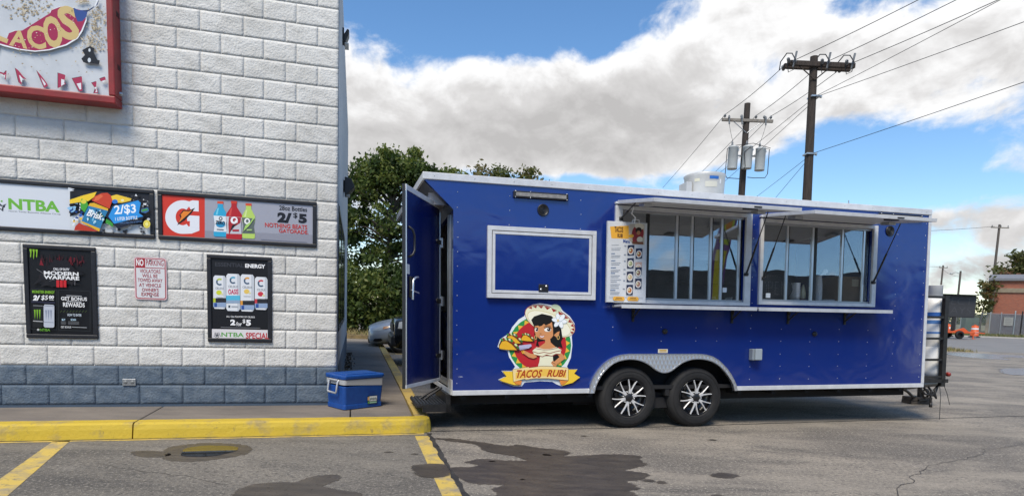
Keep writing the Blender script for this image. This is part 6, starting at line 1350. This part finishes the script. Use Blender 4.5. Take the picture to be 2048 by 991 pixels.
tree('autumn_tree', 'tall brown and green tree behind the brick building at the right edge', (69.5, 80, 0), [(0, 0, 8.6, 4.5, 3.0, 2.9, 5200), (-4.2, 0, 6.8, 2.6, 2.5, 2.0, 2600), (5, 0, 10.5, 4.5, 3, 3.2, 5000)], 0.26, 'rust', 31, 0.35, clump=1.1)
tree('autumn_tree', 'small drooping tree with sparse brown leaves, left of the brick building', (50.9, 66, 0), [(0.2, 0, 5.1, 0.9, 1.0, 1.3, 480), (0.6, 0, 3.4, 0.6, 0.8, 1.3, 380)], 0.19, 'rust', 32, 0.12, clump=0.6)
for k, x in enumerate((26, 36, 47, 8, 17)):
    pass
rng = np.random.default_rng(77)
V = []; n = 26000
xs_ = rng.uniform(-160, 330, n); hh = 4.2+2.2*np.sin(xs_*0.11)+1.5*np.sin(xs_*0.31+1)+rng.normal(0, 0.5, n); P = np.stack([xs_, 300-xs_*0.25+rng.uniform(-8, 8, n), rng.uniform(0, 1, n)*hh], 1)
a = rng.normal(size=(n, 3)); a /= np.linalg.norm(a, axis=1)[:, None]; c = np.cross(a, rng.normal(size=(n, 3))); c /= np.linalg.norm(c, axis=1)[:, None]
V = np.stack([P-a*0.8, P+c*0.6, P+a*0.8, P-c*0.6], 1).reshape(-1, 3)
me = bpy.data.meshes.new('far_wood'); me.from_pydata(V.tolist(), [], [(4*i, 4*i+1, 4*i+2, 4*i+3) for i in range(n)])
for m in LM['olive']: me.materials.append(m)
me.polygons.foreach_set('material_index', rng.integers(0, 3, n).astype(np.int32)); o = bpy.data.objects.new('far_wood', me); COL.objects.link(o); stuff(o)

# ============================================================ CARS
def car(name, label, M, paintm, kind):
    t = thing(name, label, 'car', M)
    # stations from the nose (x=0) back: x, half width, bottom, mid bulge width, belt z, hood/top z, top half width
    if kind == 'sedan': st = [(0.0, 0.56, 0.24, 0.62, 0.50, 0.64, 0.52), (0.03, 0.66, 0.19, 0.74, 0.52, 0.68, 0.60), (0.16, 0.80, 0.17, 0.86, 0.58, 0.75, 0.68), (0.45, 0.83, 0.17, 0.88, 0.66, 0.84, 0.73), (0.9, 0.83, 0.18, 0.88, 0.72, 0.92, 0.74), (1.45, 0.83, 0.18, 0.88, 0.78, 0.99, 0.76), (2.2, 0.83, 0.18, 0.88, 0.84, 1.0, 0.78), (3.2, 0.83, 0.18, 0.88, 0.88, 1.0, 0.78), (3.9, 0.82, 0.2, 0.87, 0.88, 1.03, 0.76), (4.4, 0.74, 0.3, 0.80, 0.84, 1.0, 0.66), (4.55, 0.6, 0.4, 0.66, 0.74, 0.85, 0.5)]
    else: st = [(0.0, 0.66, 0.40, 0.74, 0.70, 0.98, 0.66), (0.04, 0.78, 0.32, 0.84, 0.76, 1.03, 0.74), (0.4, 0.88, 0.3, 0.93, 0.84, 1.10, 0.8), (1.1, 0.88, 0.3, 0.94, 0.92, 1.16, 0.82), (2.0, 0.88, 0.3, 0.94, 1.0, 1.18, 0.84), (3.4, 0.88, 0.3, 0.94, 1.02, 1.18, 0.84), (4.4, 0.86, 0.32, 0.92, 1.02, 1.18, 0.8), (4.7, 0.76, 0.42, 0.82, 0.98, 1.1, 0.7)]
    b = MB(); k = 8; vs = []
    for x, w0, zb_, w1, zm, zt, w2 in st: vs += [(x, -w0*0.9, zb_), (x, -w1, (zb_+zm)*0.52), (x, -w1, zm), (x, -w2, zt), (x, w2, zt), (x, w1, zm), (x, w1, (zb_+zm)*0.52), (x, w0*0.9, zb_)]
    n = len(st); b.add(vs, [(i*k+j, i*k+(j+1) % k, (i+1)*k+(j+1) % k, (i+1)*k+j) for i in range(n-1) for j in range(k)]+[tuple(range(k)), tuple(range((n-1)*k, n*k))], 0, True)
    body = b.build('body', paintm, t, subsurf=2)
    zr = 0.97 if kind == 'sedan' else 1.15; xr = (1.35, 2.05, 3.2, 3.95) if kind == 'sedan' else (1.2, 1.75, 4.2, 4.6); ht = 1.45 if kind == 'sedan' else 1.75
    b = MB(); b.add([(x, s_*w, z) for s_ in (-1, 1) for x, w, z in ((xr[0], 0.74, zr), (xr[1], 0.6, ht-0.04), (xr[2], 0.6, ht-0.04), (xr[3], 0.74, zr))], [(0, 1, 2, 3), (4, 5, 6, 7), (0, 1, 5, 4), (2, 3, 7, 6), (1, 2, 6, 5)]); b.build('window', SGLASS, t)
    b = MB(); b.box(xr[1]-0.05, xr[2]+0.05, -0.6, 0.6, ht-0.05, ht); b.build('roof', paintm, t, bevel=0.02)
    r_ = 0.31 if kind == 'sedan' else 0.36
    for x in (0.85, 3.55) if kind == 'sedan' else (0.95, 3.75):
        for s_ in (-1, 1):
            w = bpy.data.objects.new('wheel', None); COL.objects.link(w); w.parent = t; w.location = (x, s_*0.80, r_)
            b = MB(); b.lathe([(r_*0.62, -0.1), (r_*0.9, -0.11), (r_, -0.08), (r_, 0.08), (r_*0.9, 0.11), (r_*0.62, 0.1)], axis='y', n=28); b.build('tyre', RUBBER, w)
            b = MB(); b.lathe([(r_*0.62, -0.1), (r_*0.5, -0.06), (0, -0.07), (0, 0.07), (r_*0.5, 0.06), (r_*0.62, 0.1)], axis='y', n=20); b.build('rim', GALV, w)
            b = MB(); b.lathe([(r_+0.05, -0.05), (r_+0.05, 0.09), (0, 0.09), (0, -0.04), (r_+0.05, -0.05)], (x, s_*0.80, r_+0.01), 'y', 24); b.build('wheel_arch', DARK, t)
    return t, body
def patch(name, m, parent, body, outline, side, off=0.012):
    """a lens laid on the curved body: outline is in the body's side view (x, z)"""
    cx_ = sum(p[0] for p in outline)/len(outline); cz_ = sum(p[1] for p in outline)/len(outline); outline = [(p[0]+(q[0]-p[0])*k/3, p[1]+(q[1]-p[1])*k/3) for p, q in zip(outline, outline[1:]+outline[:1]) for k in range(3)]; n = len(outline); vs = [(cx_, side*1.0, cz_)]; K = 8
    for k in range(1, K+1): vs += [(cx_+(x-cx_)*k/K-0.25*0, side*1.0, cz_+(z-cz_)*k/K) for x, z in outline]
    fs = [(0, 1+i, 1+(i+1) % n) for i in range(n)]+[(1+k*n+i, 1+(k+1)*n+i, 1+(k+1)*n+(i+1) % n, 1+k*n+(i+1) % n) for k in range(K-1) for i in range(n)]
    b = MB(); b.add(vs, fs, 0, True); o = b.build(name, m, parent)
    sw = o.modifiers.new('wrap', 'SHRINKWRAP'); sw.target = body; sw.wrap_method = 'PROJECT'; sw.use_project_y = True; sw.use_negative_direction = True; sw.use_positive_direction = True; sw.offset = off
    return o
SILVP = mat('silver_car_paint', (0.50, 0.51, 0.52), 0.28, 0.2, spec=0.6); BLKP = mat('black_car_paint', (0.010, 0.010, 0.011), 0.15, spec=0.6)
LENS = mat('clear_headlamp', (0.62, 0.62, 0.58), 0.12); AMB = mat('amber_lens', (0.60, 0.20, 0.05), 0.2)
cs, _ = car('parked_car', 'silver saloon car parked nose-in to the sidewalk beside the trailer door', TM(-3.92, 16.3, 0, 0.2573), SILVP, 'sedan')
for s_ in (-1, 1):
    hl = patch('headlight', LENS, cs, _, [(0.06, 0.56), (0.14, 0.63), (0.30, 0.70), (0.46, 0.725), (0.54, 0.70), (0.52, 0.66), (0.42, 0.615), (0.25, 0.575)], s_)
    patch('indicator', AMB, hl, _, [(0.34, 0.625), (0.36, 0.68), (0.45, 0.70), (0.505, 0.69), (0.49, 0.66), (0.42, 0.63)], s_, 0.019)
    patch('fog_lamp_recess', BLACK, cs, _, [(0.10, 0.30), (0.13, 0.36), (0.30, 0.375), (0.34, 0.34), (0.30, 0.30), (0.18, 0.28)], s_)
b = MB(); b.box(-0.01, 0.03, -0.5, 0.5, 0.24, 0.34); b.build('lower_grille', BLACK, cs, bevel=0.01)
b = MB(); b.box(-0.012, 0.05, -0.3, 0.3, 0.55, 0.62); b.build('grille', BLACK, cs, bevel=0.02)
ck, _ = car('parked_car', 'black car parked before the silver one, mostly behind the trailer door', TM(-2.62, 13.0, 0, 0.2573), BLKP, 'suv')
b = MB(); b.box(-0.05, 0.10, -0.72, 0.72, 0.42, 0.66); b.build('bumper', mat('bumper_plastic', (0.022, 0.022, 0.023), 0.5), ck, bevel=0.05)
for s_ in (-1, 1):
    patch('headlight', LENS, ck, _, [(0.07, 0.80), (0.10, 0.93), (0.34, 0.97), (0.42, 0.93), (0.36, 0.84), (0.2, 0.80)], s_)
    b = MB(); b.lathe([(0, -0.02), (0.07, -0.015), (0.08, 0.03)], axis='x', n=16); b.build('fog_lamp', GALV, ck, M=Matrix.Translation((-0.03, s_*0.60, 0.53)))
b = MB(); b.box(-0.012, 0.05, -0.5, 0.5, 0.72, 0.88); b.build('grille', BLACKM, ck, bevel=0.01)

# ============================================================ ACROSS THE STREET
ORG = mat('safety_orange', (0.62, 0.095, 0.015), 0.55, c2=(0.5, 0.08, 0.02), nscale=8)
REFW = mat('reflective_white', (0.66, 0.66, 0.66), 0.4)
def barrel(label, x, y):
    t = thing('traffic_drum', label, 'traffic drum', loc=(x, y, 0.02), group='traffic drums on the verge')
    b = MB(); b.lathe([(0.42, 0), (0.42, 0.08), (0.31, 0.10), (0.30, 0.12)], n=24); b.build('base', BLACK, t)
    b = MB(); b.lathe([(0.30, 0.1), (0.295, 0.30), (0.285, 0.31), (0.28, 0.52), (0.27, 0.53), (0.265, 0.74), (0.255, 0.75), (0.24, 0.98), (0.0, 1.0)], n=24); b.box(-0.1, 0.1, -0.02, 0.02, 1.0, 1.07); b.build('drum', ORG, t)
    for z0, z1, r0, r1 in ((0.33, 0.46, 0.286, 0.283), (0.66, 0.79, 0.269, 0.256)): b = MB(); b.lathe([(r0+0.004, z0), (r1+0.006, z1)], n=24); b.build('white_stripe', REFW, t)
barrel('orange and white traffic drum left of the message board leg', 37.0, 51.4); barrel('orange and white traffic drum under the right corner of the message board', 38.9, 50.9)
t = thing('message_board', 'dark roadside message board with dotted letters on an orange trailer', 'message board', loc=(33.9, 46.6, 0.0), rz=-0.05)
b = MB(); b.box(-2.35, 1.45, -0.12, 0.12, 1.62, 3.32); b.build('sign_cabinet', mat('board_black', (0.02, 0.02, 0.022), 0.5), t, bevel=0.03)
b = MB(); b.box(-2.27, 1.37, -0.125, -0.121, 1.70, 3.24); b.build('display_panel', mat('display_panel', (0.03, 0.03, 0.033), 0.6), t)
b = MB(); b.box(-2.45, 1.5, -0.5, 0.5, 3.33, 3.37); b.build('solar_panel', mat('solar_panel', (0.012, 0.014, 0.03), 0.2), t)
A = Art(lambda x, y: (x, y), -0.1265, 0.001)
for body, x0, x1, z0, z1 in (('EXPECT', -1.95, 1.15, 2.62, 3.1), ('DELAYS', -1.95, 1.12, 1.92, 2.4)):
    v, fs = text_mesh(body, -0.03); A.y -= 0.001; A.mb.add([(x0+(x1-x0)*p[0], A.y, z0+(z1-z0)*p[1]) for p in v], fs, A.mi('4c4d50'))
A.build('lettering', t)
b = MB(); b.box(-0.1, 0.1, -0.1, 0.1, 0.55, 1.62); b.build('mast', BLACKM, t)
b = MB(); b.box(-1.5, 1.3, -0.6, 0.6, 0.42, 0.56); b.box(-1.4, -0.6, -0.5, 0.5, 0.56, 0.95); b.prism([(1.3, 0.48), (2.4, 0.42), (2.4, 0.5), (1.3, 0.56)], -0.08, 0.08); b.prism([(-0.3, 0.56), (0.9, 0.56), (0.5, 0.85), (0.1, 0.72)], -0.5, -0.45); b.build('trailer_frame', ORG, t, bevel=0.02)
for s_ in (-1, 1): b = MB(); b.lathe([(0.2, -0.09), (0.3, -0.09), (0.31, -0.05), (0.31, 0.05), (0.3, 0.09), (0.2, 0.09), (0, 0.05)], (0.1, s_*0.68, 0.31), 'y', 20); b.build('wheel', RUBBER, t)
for x in (-1.4, 1.2): b = MB(); b.tube([(x, -0.55, 0.5), (x, -0.55, 0.03)], 0.04); b.box(x-0.12, x+0.12, -0.67, -0.43, 0.02, 0.05); b.build('outrigger', ORG, t)
# chain-link fence along the verge
FS = Vector((43.5, 62.4, 0.0)); FD = Vector((1.0, -0.15, 0)).normalized(); fa = math.atan2(FD.y, FD.x)
fence = thing('chain_link_fence', 'chain-link fence with grey screening in front of the brick building', 'fence', TM(FS.x, FS.y, 0.02, fa))
FL = 34.0; px_ = [0.0, 2.4, 5.1, 6.1, 7.35, 8.0, 9.6, 12.2, 14.8, 17.4, 20, 22.6, 25.2, 27.8, 30.4, 33]
for k, x in enumerate(px_): b = MB(); r_ = 0.06 if k in (4, 5) else 0.035; b.tube([(x, 0, 0), (x, 0, 2.3 if k not in (4, 5) else 2.5)], r_, 8); b.lathe([(r_, 0), (r_*0.7, 0.04), (0, 0.05)], (x, 0, 2.3 if k not in (4, 5) else 2.5), n=8); b.build('post', GALV if k not in (5,) else BLACKM, fence)
b = MB(); b.tube([(0, 0, 2.2), (FL, 0, 2.2)], 0.022, 6); b.tube([(0, 0, 0.1), (FL, 0, 0.1)], 0.015, 6); b.build('rail', GALV, fence)
b = MB(); s_ = 0.16
for k in range(int(FL/s_)+14):
    x = k*s_-2.1
    for d in (1, -1):
        x0, x1 = (x, x+2.1) if d > 0 else (x+2.1, x); z0, z1 = 0.1, 2.2
        if x0 < 0: z0 += (0-x0)/(x1-x0)*2.1; x0 = 0
        if x1 < 0: z1 = 0.1+(0-x0)/(x1-x0)*2.1 if x1 != x0 else z1; x1 = 0
        if z1 <= z0 or max(x0, x1) > FL: continue
        b.add([(x0-0.008, 0.01*d, z0), (x0+0.008, 0.01*d, z0), (x1+0.008, 0.01*d, z1), (x1-0.008, 0.01*d, z1)], [(0, 1, 2, 3)])
stuff(b.build('wire_mesh', GALV, fence, fix=False))
b = MB(); SL = mat('privacy_slat', (0.105, 0.11, 0.125), 0.7, c2=(0.08, 0.085, 0.10), nscale=2)
for k in range(300): x = 5.2+k*0.0965; b.box(x, x+0.085, 0.03, 0.036, 0.12, 2.15)
stuff(b.build('slats', SL, fence, fix=False))
def fplate(nm, lb, x, z, w, h, c, ink):
    t = thing(nm, lb, 'sign', TM(FS.x, FS.y, 0.02, fa) @ Matrix.Translation((x, -0.06, z))); b = MB(); b.box(-w/2, w/2, -0.01, 0.01, -h/2, h/2); b.build('plate', PC(c), t)
    b = MB()
    for k, (q, ww) in enumerate(((0.34, 0.6), (0.14, 0.75), (-0.06, 0.7), (-0.28, 0.6))): b.box(-w*ww/2, w*ww/2, -0.013, -0.0105, h*q-h*0.05, h*q+h*0.05)
    b.build('print', PC(ink), t)
fplate('fence_sign', 'grey blank-looking notice on the chain-link fence, left one', 6.75, 1.45, 0.85, 0.85, '8c8c88', '7a7a78'); fplate('fence_sign', 'white notice on the chain-link fence, right one', 8.75, 1.5, 0.62, 0.95, 'd8dce0', '8a9096')
t = thing('utility_cabinet', 'green metal cabinet standing behind the fence beside the brick building', 'cabinet', TM(47.6, 62.6, 0.0, fa))
b = MB(); b.box(-0.75, 0.55, 0, 0.9, 0, 1.75); b.build('cabinet', mat('cabinet_green', (0.07, 0.10, 0.075), 0.5), t, bevel=0.03); b = MB(); b.box(-0.1, -0.08, -0.01, 0.0, 0.1, 1.65); b.build('door_gap', BLACK, t)
# brick building
BRK = None
def brickmat():
    m = bpy.data.materials.new('red_brickwork'); m.use_nodes = True; t = m.node_tree; b = t.nodes['Principled BSDF']; g = t.nodes.new('ShaderNodeTexCoord'); mp = t.nodes.new('ShaderNodeMapping'); mp.inputs['Rotation'].default_value = (R(90), 0, 0); t.links.new(g.outputs['Object'], mp.inputs[0])
    k = t.nodes.new('ShaderNodeTexBrick'); k.inputs['Scale'].default_value = 1.0; k.inputs['Brick Width'].default_value = 0.22; k.inputs['Row Height'].default_value = 0.075; k.inputs['Mortar Size'].default_value = 0.008
    k.inputs['Color1'].default_value = (0.36, 0.10, 0.05, 1); k.inputs['Color2'].default_value = (0.26, 0.072, 0.042, 1); k.inputs['Mortar'].default_value = (0.24, 0.17, 0.13, 1)
    t.links.new(mp.outputs[0], k.inputs[0]); t.links.new(k.outputs[0], b.inputs['Base Color']); b.inputs['Roughness'].default_value = 0.9; return m
BRK = brickmat(); BANDM = mat('tan_concrete', (0.27, 0.22, 0.155), 0.9, c2=(0.21, 0.17, 0.12), nscale=3)
bb = thing('brick_building', 'low red brick building with tan concrete bands behind the fence', 'building', TM(51.6, 66.0, 0, math.atan2(-6.0, 4.6+3.0)))
bl_ = 30.0
b = MB(); b.box(0, bl_, 0, 14, 0, 5.8); b.build('wall', BRK, bb)
b = MB(); b.box(-0.05, bl_, -0.12, 0.0, 4.55, 5.02); b.build('concrete_band', BANDM, bb)
for k in range(8): b = MB(); x = 0.0+k*3.75; b.box(x-0.05, x+0.45, -0.14, 0.0, 0, 4.548); b.build('pilaster', BANDM, bb)
for k in range(1, 7): b = MB(); x = 1.6+k*3.75; b.box(x, x+1.3, -0.02, 0.02, 2.7, 4.0); w_ = b.build('window', BANDM, bb); b = MB(); b.box(x+0.08, x+1.22, -0.03, -0.021, 2.78, 3.92); b.build('pane', SGLASS, w_)
b = MB(); b.prism([(-0.25, 5.8), (14.3, 5.8), (14.3, 6.0), (7, 6.9), (-0.25, 6.05)], -0.2, bl_+0.2, plane='yz'); b.build('roof', mat('grey_roof', (0.16, 0.165, 0.18), 0.6), bb)
t = thing('grey_shed', 'pale grey metal shed far behind the message board', 'shed', TM(50.0, 88, 0, -0.1))
b = MB(); b.box(-6, 9, 0, 10, 0, 3.6); b.build('wall', mat('shed_metal', (0.33, 0.35, 0.37), 0.6, c2=(0.28, 0.3, 0.32), nscale=2, stretch=(8, 1, 0.2)), t); b = MB(); b.prism([(-0.3, 3.6), (10.3, 3.6), (5, 4.6)], -6.3, 9.3, plane='yz'); b.build('roof', mat('shed_roof', (0.42, 0.43, 0.44), 0.5), t)

# ============================================================ BEHIND THE CAMERA (mirrored in the glass and paint)
t = thing('warehouse', 'long dark warehouse across the street behind the camera', 'building', TM(10, -26, 0, 0.35))
b = MB(); b.box(-32, 38, -12, 0, 0, 7.4); b.box(-2, 14, -11.9, 0.3, 7.4, 8.3); b.build('wall', mat('dark_metal_wall', (0.085, 0.083, 0.08), 0.8, c2=(0.125, 0.12, 0.115), nscale=1.0), t)
b = MB(); b.box(-32.4, 38.4, -12.3, 0.35, 6.3, 6.5) if False else b.box(-32.4, -2.01, -12.3, 0.35, 7.4, 7.55); b.build('roof', mat('pale_roof_edge', (0.3, 0.3, 0.3), 0.6), t)
for k in range(6): b = MB(); x = -28+k*11; b.box(x, x+3.4, 0.0, 0.06, 0.05, 3.4); b.build('roller_door', mat('roller_door', (0.12, 0.12, 0.12), 0.5), t)

t = thing('feather_flag', 'tall yellow feather banner with purple border on a pole beside the lot', 'flag', TM(8.85, 1.05, 0, R(30)))
b = MB(); b.box(-0.25, 0.25, -0.25, 0.25, 0.0, 0.03); b.build('base_plate', BLACKM, t)
b = MB(); b.tube([(-0.03, 0, 0.02), (-0.03, 0, 2.4), (0.02, 0, 3.5), (0.25, 0, 4.4), (0.45, 0, 4.75), (0.62, 0, 4.72)], 0.015, 6); b.build('pole', GALV, t)
A = Art(lambda x, y: (x, y), 0.004, -0.001)
A.poly([(-0.02, 1.2), (0.22, 1.3), (0.30, 2.6), (0.42, 3.5), (0.66, 4.4), (0.64, 4.70), (0.45, 4.73), (0.27, 4.4), (0.03, 3.5), (-0.02, 2.4)], '7a4a86')
A.poly([(0.03, 1.3), (0.18, 1.35), (0.25, 2.6), (0.36, 3.4), (0.40, 3.62), (0.12, 3.62), (0.04, 2.5)], 'd9c52e'); A.poly([(0.18, 3.8), (0.44, 3.75), (0.60, 4.4), (0.47, 4.62), (0.33, 4.4)], 'c9d23a'); A.poly([(0.36, 4.2), (0.50, 4.15), (0.55, 4.45), (0.45, 4.55)], 'd8842e')
A.build('sail', t)
